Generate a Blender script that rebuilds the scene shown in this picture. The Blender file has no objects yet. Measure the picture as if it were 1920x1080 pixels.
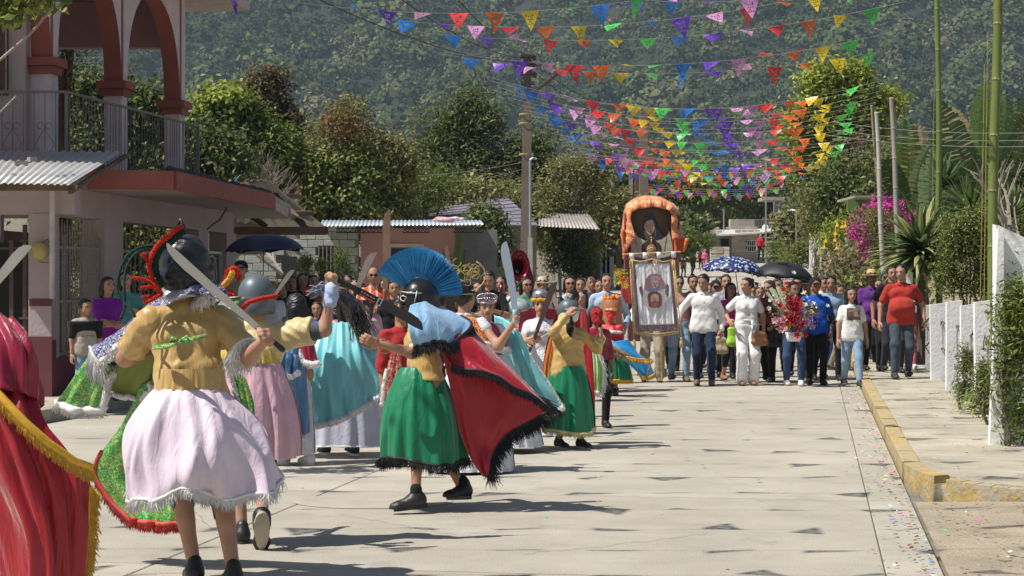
import bpy,bmesh,math,random
import numpy as np
from mathutils import Vector,Matrix,Euler
random.seed(7);rng=np.random.default_rng(7)
SC=bpy.context.scene
FP=3400.0;CZ=1.5
cd=bpy.data.cameras.new('camera');cam=bpy.data.objects.new('camera',cd);SC.collection.objects.link(cam)
cam.location=(0,0,CZ);cam.rotation_euler=(math.pi/2,0,0)
cd.sensor_width=36;cd.lens=FP/1920*36;cd.clip_start=.1;cd.clip_end=6000
cd.dof.use_dof=False
SUN_EL,SUN_AZ=57.0,-111.0
world=bpy.data.worlds.new('World');SC.world=world;world.use_nodes=True
wn=world.node_tree;bg=wn.nodes['Background']
sk=wn.nodes.new('ShaderNodeTexSky');sk.sky_type='NISHITA';sk.sun_disc=False
sk.sun_elevation=math.radians(SUN_EL);sk.sun_rotation=math.radians(SUN_AZ%360)
wn.links.new(sk.outputs[0],bg.inputs[0]);bg.inputs[1].default_value=.062
sd=bpy.data.lights.new('sun','SUN');sun=bpy.data.objects.new('sun',sd);SC.collection.objects.link(sun)
sd.energy=5.0;sd.angle=math.radians(.5);sd.color=(1,.955,.89)
_e,_a=math.radians(SUN_EL),math.radians(SUN_AZ)
SUNV=Vector((math.sin(_a)*math.cos(_e),math.cos(_a)*math.cos(_e),math.sin(_e)))
sun.rotation_euler=SUNV.to_track_quat('Z','Y').to_euler();sun.location=(-8,-3,20)
SC.view_settings.view_transform='Standard';SC.view_settings.look='None'
SC.view_settings.exposure=0.30;SC.view_settings.gamma=1.0;SC.view_settings.use_curve_mapping=False
SC.cycles.max_bounces=6;SC.cycles.volume_bounces=0;SC.cycles.transparent_max_bounces=12
def W(px,py,d):return Vector(((px-960)*d/FP,d,CZ-(py-540)*d/FP))
def G(px,d,z=0.0):return Vector(((px-960)*d/FP,d,z))
RA=math.atan(570/3400);CA,SA=math.cos(RA),math.sin(RA)
def R(s,t,z=0.0):return Vector((s*CA+t*SA,-s*SA+t*CA,z))
def ss(a,b,x):
 t=np.clip((x-a)/(b-a),0,1);return t*t*(3-2*t)
def zg(d):
 d=np.asarray(d,float)
 return .0352*np.maximum(d-34,0)*ss(30,50,d)+.03*np.maximum(d-100,0)
def gz(d):return float(zg(d))
ROOTM={}
def top(o):
 while o.parent:o=o.parent
 return o
def tag(o,label=None,cat=None,group=None,kind=None):
 if label:o['label']=label
 if cat:o['category']=cat
 if group:o['group']=group
 if kind:o['kind']=kind
 return o
def thing(name,label,cat,loc=(0,0,0),rz=0.0,group=None):
 o=bpy.data.objects.new(name,None);SC.collection.objects.link(o)
 o.location=loc;o.rotation_euler=(0,0,rz);o.empty_display_size=.2
 ROOTM[o.name]=(Matrix.Translation(Vector(loc))@Matrix.Rotation(rz,4,'Z')).inverted()
 return tag(o,label,cat,group)
def link(name,me,parent=None,loc=None,rot=None,scale=None):
 o=bpy.data.objects.new(name,me);SC.collection.objects.link(o)
 if parent is not None:o.parent=parent
 if loc is not None:o.location=loc
 if rot is not None:o.rotation_euler=rot
 if scale is not None:o.scale=scale
 return o
def npmesh(name,V,Fa,mats,smooth=True,mi=None):
 V=np.asarray(V,np.float32);Fa=np.asarray(Fa,np.int32)
 me=bpy.data.meshes.new(name);m,k=Fa.shape
 me.vertices.add(len(V));me.vertices.foreach_set('co',V.ravel())
 me.loops.add(m*k);me.loops.foreach_set('vertex_index',Fa.ravel())
 me.polygons.add(m);me.polygons.foreach_set('loop_start',np.arange(0,m*k,k,dtype=np.int32))
 me.polygons.foreach_set('loop_total',np.full(m,k,np.int32))
 if smooth:me.polygons.foreach_set('use_smooth',np.ones(m,bool))
 if mi is not None:me.polygons.foreach_set('material_index',np.asarray(mi,np.int32))
 for x in(mats if isinstance(mats,(list,tuple))else[mats]):me.materials.append(x)
 me.update(calc_edges=True);me.validate();return me
def tolocal(V,parent):
 V=np.asarray(V,float)
 if parent is None:return V
 r=top(parent)
 if r.name not in ROOTM:return V
 Mx=np.array(ROOTM[r.name]);return V@Mx[:3,:3].T+Mx[:3,3]
class MB:
 def __init__(s):s.v=[];s.f=[];s.m=[];s.sm=[];s.mi=0;s.smooth=False
 def add(s,vs,fs):
  b=len(s.v);s.v+=[tuple(p)for p in vs]
  for f in fs:s.f.append(tuple(b+i for i in f));s.m.append(s.mi);s.sm.append(s.smooth)
 def box(s,c,size,rz=0.0,ax=None):
  c=Vector(c);hx,hy,hz=size[0]/2,size[1]/2,size[2]/2
  if ax is None:q=Matrix.Rotation(rz,3,'Z')
  else:q=ax
  vs=[c+q@Vector((x*hx,y*hy,z*hz))for x in(-1,1)for y in(-1,1)for z in(-1,1)]
  s.add(vs,[(0,1,3,2),(4,6,7,5),(0,4,5,1),(2,3,7,6),(0,2,6,4),(1,5,7,3)])
 def hexa(s,bot,topp):
  s.add(list(bot)+list(topp),[(3,2,1,0),(4,5,6,7),(0,1,5,4),(1,2,6,5),(2,3,7,6),(3,0,4,7)])
 def tube(s,pts,r,n=8,caps=True,flat=1.0):
  pts=[Vector(p)for p in pts];k=len(pts)
  rs=list(r)if isinstance(r,(list,tuple,np.ndarray))else[r]*k
  prev=None;vs=[]
  for i,p in enumerate(pts):
   t=(pts[min(i+1,k-1)]-pts[max(i-1,0)])
   if t.length<1e-9:t=Vector((0,0,1))
   t.normalize()
   if prev is None:u=t.orthogonal().normalized()
   else:
    u=prev-t*prev.dot(t);u=u.normalized()if u.length>1e-6 else t.orthogonal().normalized()
   prev=u;w=t.cross(u)
   for j in range(n):
    a=2*math.pi*j/n;vs.append(p+(u*math.cos(a)+w*math.sin(a)*flat)*rs[i])
  fs=[(i*n+j,i*n+(j+1)%n,(i+1)*n+(j+1)%n,(i+1)*n+j)for i in range(k-1)for j in range(n)]
  if caps:fs+=[tuple(range(n-1,-1,-1)),tuple((k-1)*n+j for j in range(n))]
  s.add(vs,fs)
 def cyl(s,a,b,r,r2=None,n=10):s.tube([a,b],[r,r if r2 is None else r2],n)
 def bar(s,a,b,w,h=None):
  s.tube([a,b],w*.7071,4)
 def lathe(s,prof,c=(0,0,0),n=20,sx=1,sy=1,rot=None):
  c=Vector(c);vs=[];q=rot or Matrix.Identity(3)
  for(r,z)in prof:
   for j in range(n):
    a=2*math.pi*j/n;vs.append(c+q@Vector((r*math.cos(a)*sx,r*math.sin(a)*sy,z)))
  k=len(prof)
  s.add(vs,[(i*n+j,i*n+(j+1)%n,(i+1)*n+(j+1)%n,(i+1)*n+j)for i in range(k-1)for j in range(n)])
 def ball(s,c,r,n=10,sc=(1,1,1),rot=None):
  k=max(4,n//2+1)
  q=rot or Matrix.Identity(3);c=Vector(c)
  vs=[];
  for i in range(k+1):
   th=math.pi*i/k
   for j in range(n):
    a=2*math.pi*j/n
    vs.append(c+q@Vector((r*math.sin(th)*math.cos(a)*sc[0],r*math.sin(th)*math.sin(a)*sc[1],r*math.cos(th)*sc[2])))
  s.add(vs,[(i*n+j,(i+1)*n+j,(i+1)*n+(j+1)%n,i*n+(j+1)%n)for i in range(k)for j in range(n)])
 def prism(s,pts,off):
  off=Vector(off);n=len(pts);pts=[Vector(p)for p in pts]
  s.add(pts+[p+off for p in pts],[tuple(range(n-1,-1,-1)),tuple(range(n,2*n))]+[(i,(i+1)%n,n+(i+1)%n,n+i)for i in range(n)])
 def grid(s,P,thick=0.0):
  P=np.asarray(P,float);n,m=P.shape[:2]
  if thick>0:
   du=np.gradient(P,axis=0);dv=np.gradient(P,axis=1);N=np.cross(du,dv)
   N/=np.linalg.norm(N,axis=2,keepdims=True)+1e-9
   A=P+N*thick/2;B=P-N*thick/2
   idx=lambda i,j:i*m+j;o=n*m
   vs=A.reshape(-1,3).tolist()+B.reshape(-1,3).tolist();fs=[]
   for i in range(n-1):
    for j in range(m-1):
     fs.append((idx(i,j),idx(i+1,j),idx(i+1,j+1),idx(i,j+1)))
     fs.append((o+idx(i,j),o+idx(i,j+1),o+idx(i+1,j+1),o+idx(i+1,j)))
   for i in range(n-1):
    fs.append((idx(i,0),o+idx(i,0),o+idx(i+1,0),idx(i+1,0)));fs.append((idx(i,m-1),idx(i+1,m-1),o+idx(i+1,m-1),o+idx(i,m-1)))
   for j in range(m-1):
    fs.append((idx(0,j),idx(0,j+1),o+idx(0,j+1),o+idx(0,j)));fs.append((idx(n-1,j),o+idx(n-1,j),o+idx(n-1,j+1),idx(n-1,j+1)))
   s.add(vs,fs)
  else:
   s.add(P.reshape(-1,3).tolist(),[(i*m+j,(i+1)*m+j,(i+1)*m+j+1,i*m+j+1)for i in range(n-1)for j in range(m-1)])
 def mesh(s,name,mats,parent=None,world=True):
  me=bpy.data.meshes.new(name)
  V=np.array(s.v,float)
  if world:V=tolocal(V,parent)
  me.from_pydata(V.tolist(),[],s.f)
  for x in(mats if isinstance(mats,(list,tuple))else[mats]):me.materials.append(x)
  me.polygons.foreach_set('material_index',s.m);me.polygons.foreach_set('use_smooth',s.sm)
  me.update();return me
 def build(s,name,mats,parent=None,world=True,**kw):
  return link(name,s.mesh(name,mats,parent,world),parent,**kw)
def structure(o):o['kind']='structure';return o
_mc={}
def mat(name,col,rough=.75,var=.18,vs=4.0,bump=0.0,bs=40.0,metal=0.0,col2=None,pat=None,ps=10.0,pt=.5,spec=.5,sheen=0.0,trans=0.0,stain=None,coat=0.0,crease=False):
 if name in _mc:return _mc[name]
 m=bpy.data.materials.new(name);_mc[name]=m;m.use_nodes=True
 nt=m.node_tree;N=nt.nodes;L=nt.links;b=N['Principled BSDF']
 b.inputs['Roughness'].default_value=rough;b.inputs['Metallic'].default_value=metal
 b.inputs['Specular IOR Level'].default_value=spec
 if sheen:b.inputs['Sheen Weight'].default_value=sheen;b.inputs['Sheen Roughness'].default_value=.4
 if coat:b.inputs['Coat Weight'].default_value=coat
 tc=N.new('ShaderNodeTexCoord');co=tc.outputs['Object']
 c=tuple(col)+(1,)
 src=None
 if var>0:
  n1=N.new('ShaderNodeTexNoise');n1.inputs['Scale'].default_value=vs;n1.inputs['Detail'].default_value=6;n1.inputs['Roughness'].default_value=.65
  L.new(co,n1.inputs[0]);r=N.new('ShaderNodeMapRange');r.inputs[1].default_value=.3;r.inputs[2].default_value=.7
  r.inputs[3].default_value=1-var;r.inputs[4].default_value=1+var;L.new(n1.outputs[0],r.inputs[0])
  mx=N.new('ShaderNodeMix');mx.data_type='RGBA';mx.blend_type='MULTIPLY';mx.inputs[0].default_value=1
  mx.inputs[6].default_value=c;L.new(r.outputs[0],mx.inputs[7]);src=mx.outputs[2]
 def mixin(fac,colx,s):
  mm=N.new('ShaderNodeMix');mm.data_type='RGBA';L.new(fac,mm.inputs[0])
  if s is None:mm.inputs[6].default_value=c
  else:L.new(s,mm.inputs[6])
  mm.inputs[7].default_value=tuple(colx)+(1,);return mm.outputs[2]
 if col2 is not None:
  if pat=='voronoi':
   v=N.new('ShaderNodeTexVoronoi');v.inputs['Scale'].default_value=ps;v.feature='SMOOTH_F1'
   nn=N.new('ShaderNodeTexNoise');nn.inputs['Scale'].default_value=ps*.8;L.new(co,nn.inputs[0])
   va=N.new('ShaderNodeVectorMath');va.operation='MULTIPLY_ADD';L.new(nn.outputs[1],va.inputs[0]);va.inputs[1].default_value=(.12*10/ps,)*3;L.new(co,va.inputs[2])
   L.new(va.outputs[0],v.inputs[0]);o=v.outputs[0]
  elif pat=='wave':
   v=N.new('ShaderNodeTexWave');v.inputs['Scale'].default_value=ps;v.inputs['Distortion'].default_value=1;L.new(co,v.inputs[0]);o=v.outputs[1]
  elif pat=='brocade':
   v=N.new('ShaderNodeTexNoise');v.inputs['Scale'].default_value=ps;v.inputs['Detail'].default_value=1;v.inputs['Distortion'].default_value=2.2;L.new(co,v.inputs[0])
   m1=N.new('ShaderNodeMath');m1.operation='SUBTRACT';L.new(v.outputs[0],m1.inputs[0]);m1.inputs[1].default_value=.52
   m2=N.new('ShaderNodeMath');m2.operation='ABSOLUTE';L.new(m1.outputs[0],m2.inputs[0])
   m3=N.new('ShaderNodeMath');m3.operation='MULTIPLY';m3.inputs[1].default_value=10;L.new(m2.outputs[0],m3.inputs[0]);o=m3.outputs[0]
  else:
   v=N.new('ShaderNodeTexNoise');v.inputs['Scale'].default_value=ps;v.inputs['Detail'].default_value=5;L.new(co,v.inputs[0]);o=v.outputs[0]
  mr=N.new('ShaderNodeMapRange');mr.inputs[1].default_value=pt-.05;mr.inputs[2].default_value=pt+.05
  if pat in('voronoi','brocade'):mr.inputs[3].default_value=1;mr.inputs[4].default_value=0
  L.new(o,mr.inputs[0]);src=mixin(mr.outputs[0],col2,src)
 if stain is not None:
  v=N.new('ShaderNodeTexNoise');v.inputs['Scale'].default_value=stain[1];v.inputs['Detail'].default_value=8;v.inputs['Roughness'].default_value=.7
  L.new(co,v.inputs[0]);mr=N.new('ShaderNodeMapRange');mr.inputs[1].default_value=stain[2];mr.inputs[2].default_value=stain[2]+.12;L.new(v.outputs[0],mr.inputs[0])
  src=mixin(mr.outputs[0],stain[0],src)
 if src is None:b.inputs['Base Color'].default_value=c
 else:L.new(src,b.inputs['Base Color'])
 if bump>0:
  nb=N.new('ShaderNodeTexNoise');nb.inputs['Scale'].default_value=bs;nb.inputs['Detail'].default_value=5;L.new(co,nb.inputs[0])
  if crease:mpn=N.new('ShaderNodeMapping');mpn.inputs['Scale'].default_value=(1,1,.28);L.new(co,mpn.inputs[0]);L.new(mpn.outputs[0],nb.inputs[0]);nb.inputs['Detail'].default_value=3;nb.inputs['Distortion'].default_value=1.2
  bp=N.new('ShaderNodeBump');bp.inputs['Strength'].default_value=bump;bp.inputs['Distance'].default_value=.02
  L.new(nb.outputs[0],bp.inputs['Height']);L.new(bp.outputs[0],b.inputs['Normal'])
 if trans>0:
  t=N.new('ShaderNodeBsdfTranslucent')
  if src is None:t.inputs[0].default_value=c
  else:L.new(src,t.inputs[0])
  ms=N.new('ShaderNodeMixShader');ms.inputs[0].default_value=trans
  L.new(b.outputs[0],ms.inputs[1]);L.new(t.outputs[0],ms.inputs[2]);L.new(ms.outputs[0],N['Material Output'].inputs[0])
 return m
def satin(name,col,**k):return mat(name,col,rough=.42,var=.10,vs=6,bump=.5,bs=16,sheen=.25,crease=True,**k)
def cloth(name,col,**k):
 k.setdefault('rough',.85);return mat(name,col,var=.12,vs=8,bump=.8,bs=13,spec=.2,sheen=.15,**k)
def vnoise(x,y,s=0):
 xi=np.floor(x).astype(np.int64);yi=np.floor(y).astype(np.int64);fx=x-xi;fy=y-yi
 fx=fx*fx*(3-2*fx);fy=fy*fy*(3-2*fy)
 def h(a,b):
  n=(a*374761393+b*668265263+s*974634777)&0x7fffffff;n=((n^(n>>13))*1274126177)&0x7fffffff
  return((n^(n>>16))&0xffff)/65535.0
 return(h(xi,yi)*(1-fx)+h(xi+1,yi)*fx)*(1-fy)+(h(xi,yi+1)*(1-fx)+h(xi+1,yi+1)*fx)*fy
def fbm(x,y,o=4,s=0):
 r=0;a=.5
 for i in range(o):r=r+a*vnoise(x*2**i,y*2**i,s+i);a*=.5
 return r
def gridmesh(name,X,Y,Z,m):
 n,k=X.shape;V=np.stack([X,Y,Z],2).reshape(-1,3)
 i=np.arange(n-1)[:,None]*k+np.arange(k-1)[None]
 F=np.stack([i,i+1,i+k+1,i+k],2).reshape(-1,4);return npmesh(name,V,F,m)
M_earth=mat('earth',(.20,.165,.115),rough=.95,var=.3,vs=1.2,bump=.6,bs=14,stain=((.10,.13,.05),1.1,.56))
M_conc=mat('concrete_road',(.43,.395,.325),rough=.9,var=.17,vs=.9,bump=.35,bs=70,stain=((.36,.33,.27),1.6,.55),spec=.2)
M_conc2=mat('concrete_road_patchy',(.405,.37,.305),rough=.9,var=.14,vs=1.4,bump=.35,bs=70,stain=((.32,.295,.245),1.9,.57),spec=.2)
M_walk=mat('concrete_walk',(.44,.40,.31),rough=.92,var=.22,vs=1.6,bump=.45,bs=50,stain=((.25,.22,.17),1.4,.54),spec=.15)
M_joint=mat('joint_dirt',(.2,.18,.14),rough=1,var=.2)
xs=np.concatenate([np.linspace(-900,-60,22),np.linspace(-55,55,90),np.linspace(60,900,22)])
ys=np.concatenate([np.linspace(-60,0,6),np.linspace(2,120,120),np.linspace(125,720,60)])
X,Y=np.meshgrid(xs,ys);sX=X*CA-Y*SA
ZZ=zg(Y)-.07+np.where((sX>2.0)|(sX<-11),.06*fbm(X*.8,Y*.8,3),0)
g=link('ground',gridmesh('ground',X,Y,ZZ,M_earth));structure(g)
road=thing('road',None,None);road['kind']='structure'
b=MB();ts=list(np.arange(-6,130,2.0));P=[[R(s,t,gz(R(0,t).y)-.035)for s in(-8.5,.75)]for t in ts]
b.grid(np.array(P));b.build('road_bed',M_joint,road)
def slab(name,s0,s1,t0,t1,z,m,parent,th=.12,rz=0.0,n=3,extra=None):
 b=MB();T=np.linspace(t0,t1,n);c=.006
 A=[[R(s,t,gz(R(s,t).y)+z+((-c)if e else 0))for s,e in((s0,1),(s0+c,0),(s1-c,0),(s1,1))]for t in T]
 vs=[p for r in A for p in r];fs=[(i*4+j,i*4+j+1,i*4+j+5,i*4+j+4)for i in range(n-1)for j in range(3)]
 o=len(vs);vs+=[p-Vector((0,0,th))for r in A for p in(r[0],r[3])]
 for i in range(n-1):
  fs.append((o+2*i,i*4,i*4+4,o+2*i+2));fs.append((i*4+3,o+2*i+1,o+2*i+3,i*4+7))
 fs.append((o,o+1,3,2,1,0));e=4*(n-1);q=o+2*(n-1);fs.append((e,e+1,e+2,e+3,q+1,q))
 b.add(vs,fs);return b.build(name,m,parent)
tt=-5.0;k=0
while tt<122:
 L=3.6 if tt<60 else 4.5
 for(a,c_)in((-8.42,-3.555),(-3.545,.36),(.365,.66)):
  if c_==.66 and tt>60:continue
  slab('concrete_slab',a,c_,tt+.012,tt+L,0 if c_<.5 else .003,M_conc if(k*7+int(a*3))%3 else M_conc2,road)
 tt+=L;k+=1
M_kerbY=mat('kerb_paint_yellow',(.46,.335,.13),rough=.9,var=.3,vs=5,bump=.6,bs=30,stain=((.40,.35,.26),5.2,.47))
M_kerbG=mat('kerb_bare',(.33,.30,.24),rough=.95,var=.3,vs=3,bump=.6,bs=25,stain=((.42,.33,.12),2.0,.56))
wl=thing('pavement',None,None);wl['kind']='structure'
t=6.0
while t<60:
 slab('kerb_stone',-8.62,-8.44,t,t+1.19,.15,M_kerbG,wl,.25,n=2);t+=1.2
t=6.0
while t<60:
 slab('paving_slab',-12.6,-8.63,t+.01,t+2.39,.145,M_walk,wl,.2,n=3);t+=2.4
wr=thing('pavement',None,None);wr['kind']='structure'
T0=12.9;RS,RT=.85,1.7;t=T0+RT
while t<66:
 slab('kerb_stone',.675,.812,t+.006,t+.95,.13+rng.uniform(-.006,.006),M_kerbY,wr,.25,n=2);t+=.96
b=MB();prev=None;K=13;ring=[]
for i in range(K):
 a=math.pi*(1-.5*i/(K-1))
 ring.append((.675+RS+RS*math.cos(a),T0+RT-RT*math.sin(a),.675+RS+(RS-.137)*math.cos(a),T0+RT-(RT-.137)*math.sin(a)))
for i in range(K-1):
 o0,o1=ring[i],ring[i+1]
 b=MB();q=lambda s_,t_,z:R(s_,t_,z)
 hk=.13-.028*max(0,(i-4)/8);hk=.07 if i==5 else hk
 b.hexa([q(o0[0],o0[1],-.1),q(o0[2],o0[3],-.1),q(o1[2],o1[3],-.1),q(o1[0],o1[1],-.1)],[q(o0[0],o0[1],hk),q(o0[2],o0[3],hk),q(o1[2],o1[3],hk),q(o1[0],o1[1],hk)])
 b.build('kerb_stone',M_kerbY,wr)
for s0 in np.arange(.675+RS+.006,6.5,.9):
 b=MB();b.hexa([R(s0,T0,-.1),R(s0+.89,T0,-.1),R(s0+.89,T0+.13,-.1),R(s0,T0+.13,-.1)],[R(s0,T0+.02,.085),R(s0+.89,T0+.02,.085),R(s0+.89,T0+.13,.10),R(s0,T0+.13,.10)]);b.build('kerb_stone',M_kerbG,wr)
t=T0+.14;first=True
while t<66:
 L=2.2 if first else 1.5
 if first:
  b=MB();arc=[(r[2]+.006,r[3]+.006)for r in ring][::-1]
  pts=[R(s,t_,.122)for s,t_ in arc]+[R(.82,t+L,.122),R(1.86,t+L,.122),R(1.86,t,.122)]
  b.prism([p-Vector((0,0,.2))for p in reversed(pts)],(0,0,.2));b.build('paving_slab',M_walk,wr);first=False
 else:slab('paving_slab',.82,1.86,t+.012,t+L,.122,M_walk,wr,.2,n=3)
 t+=L
b=MB();b.hexa([R(1.87,T0+.165,-.1),R(6.5,T0+.165,-.1),R(6.5,17,-.1),R(1.87,17,-.1)],[R(1.87,T0+.165,.105),R(6.5,T0+.165,.105),R(6.5,17,.10),R(1.87,17,.10)]);b.build('paving_slab',M_walk,wr)
M_dirt=mat('driveway_dirt',(.36,.30,.215),rough=.98,var=.2,vs=2.5,bump=.8,bs=45,stain=((.27,.21,.14),3,.55))
n=40;S,T=np.meshgrid(np.linspace(.68,9,50),np.linspace(-6,T0-.01,n))
Zd=-.004+.03*fbm(S*2.5,T*2.5,4)+(.02*ss(.7,1.5,S))
Pq=np.array([[tuple(R(S[i,j],T[i,j],Zd[i,j]))for j in range(50)]for i in range(n)])
structure(link('driveway',gridmesh('driveway',Pq[...,0],Pq[...,1],Pq[...,2],M_dirt)))
litter_m=[mat('litter_'+c,v,rough=.6,var=0)for c,v in(('pink',(.75,.12,.35)),('blue',(.1,.35,.7)),('green',(.15,.55,.15)),('red',(.65,.05,.04)),('white',(.8,.8,.78)),('yellow',(.8,.6,.05)),('leaf',(.16,.10,.05)),('leaf2',(.30,.22,.10)))]
V=[];F=[];mi=[]
for i in range(1700):
 u=rng.random()
 if u<.55:s=.64-abs(rng.normal(0,.13));t=8+rng.random()**1.2*45
 elif u<.8:s=rng.uniform(.75,2.6);t=rng.uniform(8,T0-.05);s=max(s,.7)
 elif u<.9:s=rng.uniform(.86,1.85);t=rng.uniform(14,50)
 else:s=rng.uniform(-8,.6);t=rng.uniform(8,45)
 z=.016 if s<.66 else(.05 if t<T0 else .135)
 if s>=.66 and t<T0:z=.035
 p=R(s,t,z+gz(t));z=p.z;sz=rng.uniform(.006,.02)*(1.3 if u>.9 else 1);a=rng.uniform(0,6.28);o=len(V)
 for q in((-1,-.6),(1,-.5),(.8,.6),(-.7,.5)):
  V.append((p.x+sz*(q[0]*math.cos(a)-q[1]*math.sin(a)),p.y+sz*(q[0]*math.sin(a)+q[1]*math.cos(a)),z+rng.uniform(0,.012)))
 F.append((o,o+1,o+2,o+3));mi.append(int(rng.choice(8,p=[.12,.11,.04,.09,.07,.03,.32,.22])))
tag(link('paper_litter',npmesh('paper_litter',V,F,litter_m,False,mi)),'scraps of coloured paper and dry leaves scattered along the kerb','litter',kind='stuff')
b=MB();p=G(700,12.75,.0035);b.smooth=False
b.lathe([(.0,.004),(.42,.004),(.45,0.0)],p,28,sx=1.25,sy=1.0);b.build('road_patch',mat('patch',(.40,.36,.29),rough=.9,var=.1),road)
ya=np.linspace(640,1190,90);xa=np.linspace(-900,900,220)
X,Y=np.meshgrid(xa,ya)
def hbase(x,y):
 bg_=fbm(x/230+3.1,y/260+1.7,2,11);return 32+(y-640)*(.33+.16*ss(640,900,y))+(bg_-.38)*75+9*(fbm(x/45,y/60,2,5)-.4)+.03*(x+100)
me=gridmesh('mountain',X,Y,hbase(X,Y),mat('forest_floor_shade',(.022,.032,.014),rough=.95,var=.3,vs=.05));structure(link('mountain',me))  # floor colour kept dark to paint the shade in gaps between crowns
pal=((.045,.064,.026),(.070,.095,.034),(.100,.128,.044),(.138,.158,.058),(.122,.112,.062),(.20,.18,.09))
FM=[mat('canopy_%d'%i,c,rough=.85,var=.12,vs=.08,spec=.1)for i,c in enumerate(pal)]
CX=[];y=645.0
while y<1070:
 st=6.3+(y-645)*.005;hw=.31*y+45;xs_=np.arange(-hw,hw,st)+rng.uniform(-1,1);CX.append(np.stack([xs_+rng.normal(0,st*.35,len(xs_)),y+rng.normal(0,st*.35,len(xs_))],1));y+=st*1.15
CX=np.concatenate(CX);n=len(CX);r_=rng.gamma(6,.80,n)*(1+.4*(rng.random(n)<.12));K_=140
zone=fbm(CX[:,0]/60,CX[:,1]/60,3,21);ci=np.clip(zone*4.2+rng.normal(0,1.15,n)-.2,0,5).astype(int);ci=np.where(rng.random(n)<.03,5,ci)
d_=rng.normal(size=(n,K_,3));d_[...,2]=np.abs(d_[...,2])*.9+.05;d_/=np.linalg.norm(d_,axis=2,keepdims=True);d_[...,1]-=.25
lob=1+.25*np.sin(3*np.arctan2(d_[...,1],d_[...,0])+rng.uniform(0,6,(n,1)))*d_[...,2]
Cc=np.stack([CX[:,0],CX[:,1],hbase(CX[:,0],CX[:,1])+r_*rng.uniform(.5,1.5,n)],1)[:,None,:]+d_*(r_[:,None,None]*rng.uniform(.72,1.08,(n,K_,1)))*lob[...,None]*np.array([1,1,1.05])
N_=d_.reshape(-1,3)+rng.normal(size=(n*K_,3))*.3;N_/=np.linalg.norm(N_,axis=1,keepdims=True);A_=rng.normal(size=(n*K_,3));U_=np.cross(N_,A_);U_/=np.linalg.norm(U_,axis=1,keepdims=True);V_=np.cross(N_,U_)
sz=np.repeat(r_,K_)[:,None]*rng.uniform(.07,.16,(n*K_,1));Pq=Cc.reshape(-1,3)
Vv=np.stack([Pq-U_*sz,Pq-V_*sz*.8,Pq+U_*sz,Pq+V_*sz*.8],1).reshape(-1,3)
mi_=np.clip(np.repeat(ci,K_)+(rng.random(n*K_)<.25)-(rng.random(n*K_)<.25),0,5)
tag(link('forest',npmesh('forest',Vv,np.arange(4*n*K_).reshape(-1,4),FM,False,mi_)),'dense forest canopy covering the whole mountainside','forest',kind='stuff')
hm=bpy.data.materials.new('haze');hm.use_nodes=True;nt=hm.node_tree;nt.nodes.remove(nt.nodes['Principled BSDF'])
pv=nt.nodes.new('ShaderNodeVolumePrincipled');pv.inputs['Color'].default_value=(.52,.68,.84,1);pv.inputs['Density'].default_value=.00023;pv.inputs['Anisotropy'].default_value=.0
nt.links.new(pv.outputs[0],nt.nodes['Material Output'].inputs['Volume'])
b=MB();b.box((0,615,199),(1960,1450,402));tag(b.build('haze',hm),'pale blue haze in the air before the mountain','haze',kind='stuff')
def leafmat(name,col,trans=.35):
 return mat(name,col,rough=.5,var=.25,vs=1.5,trans=trans,spec=.35)
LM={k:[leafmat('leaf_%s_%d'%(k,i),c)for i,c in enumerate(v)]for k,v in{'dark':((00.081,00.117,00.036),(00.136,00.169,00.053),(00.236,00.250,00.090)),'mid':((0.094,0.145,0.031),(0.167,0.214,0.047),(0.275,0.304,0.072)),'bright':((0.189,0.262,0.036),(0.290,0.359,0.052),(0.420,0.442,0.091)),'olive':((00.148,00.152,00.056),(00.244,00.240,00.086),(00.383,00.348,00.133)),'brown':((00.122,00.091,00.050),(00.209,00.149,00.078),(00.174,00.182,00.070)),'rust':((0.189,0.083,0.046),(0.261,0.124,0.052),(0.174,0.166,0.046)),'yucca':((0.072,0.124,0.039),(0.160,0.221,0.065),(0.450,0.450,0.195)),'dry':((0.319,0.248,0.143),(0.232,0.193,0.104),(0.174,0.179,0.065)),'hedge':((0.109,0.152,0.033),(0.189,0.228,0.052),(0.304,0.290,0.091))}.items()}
M_bark=mat('bark',(.13,.10,.07),rough=.95,var=.3,vs=3,bump=.7,bs=20)
M_barkp=mat('bark_pale',(.33,.29,.23),rough=.95,var=.25,vs=3,bump=.6,bs=20)
def leaves(C,Nn,L,Wd,lens=(.7,1.3),up=.35):
 n=len(C);r=rng.normal(size=(n,3));nn=Nn*.9+r*.55+np.array([0,0,up]);nn/=np.linalg.norm(nn,axis=1,keepdims=True)+1e-9
 a=rng.normal(size=(n,3));u=np.cross(nn,a);u/=np.linalg.norm(u,axis=1,keepdims=True)+1e-9;v=np.cross(nn,u)
 l=L*rng.uniform(lens[0],lens[1],(n,1));w=Wd*rng.uniform(.8,1.2,(n,1))
 V=np.stack([C-u*l*.5,C-v*w*.5+nn*w*.18,C+u*l*.5-nn*l*.1,C+v*w*.5+nn*w*.18],1).reshape(-1,3)
 F=np.arange(4*n).reshape(n,4);return V,F
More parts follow.
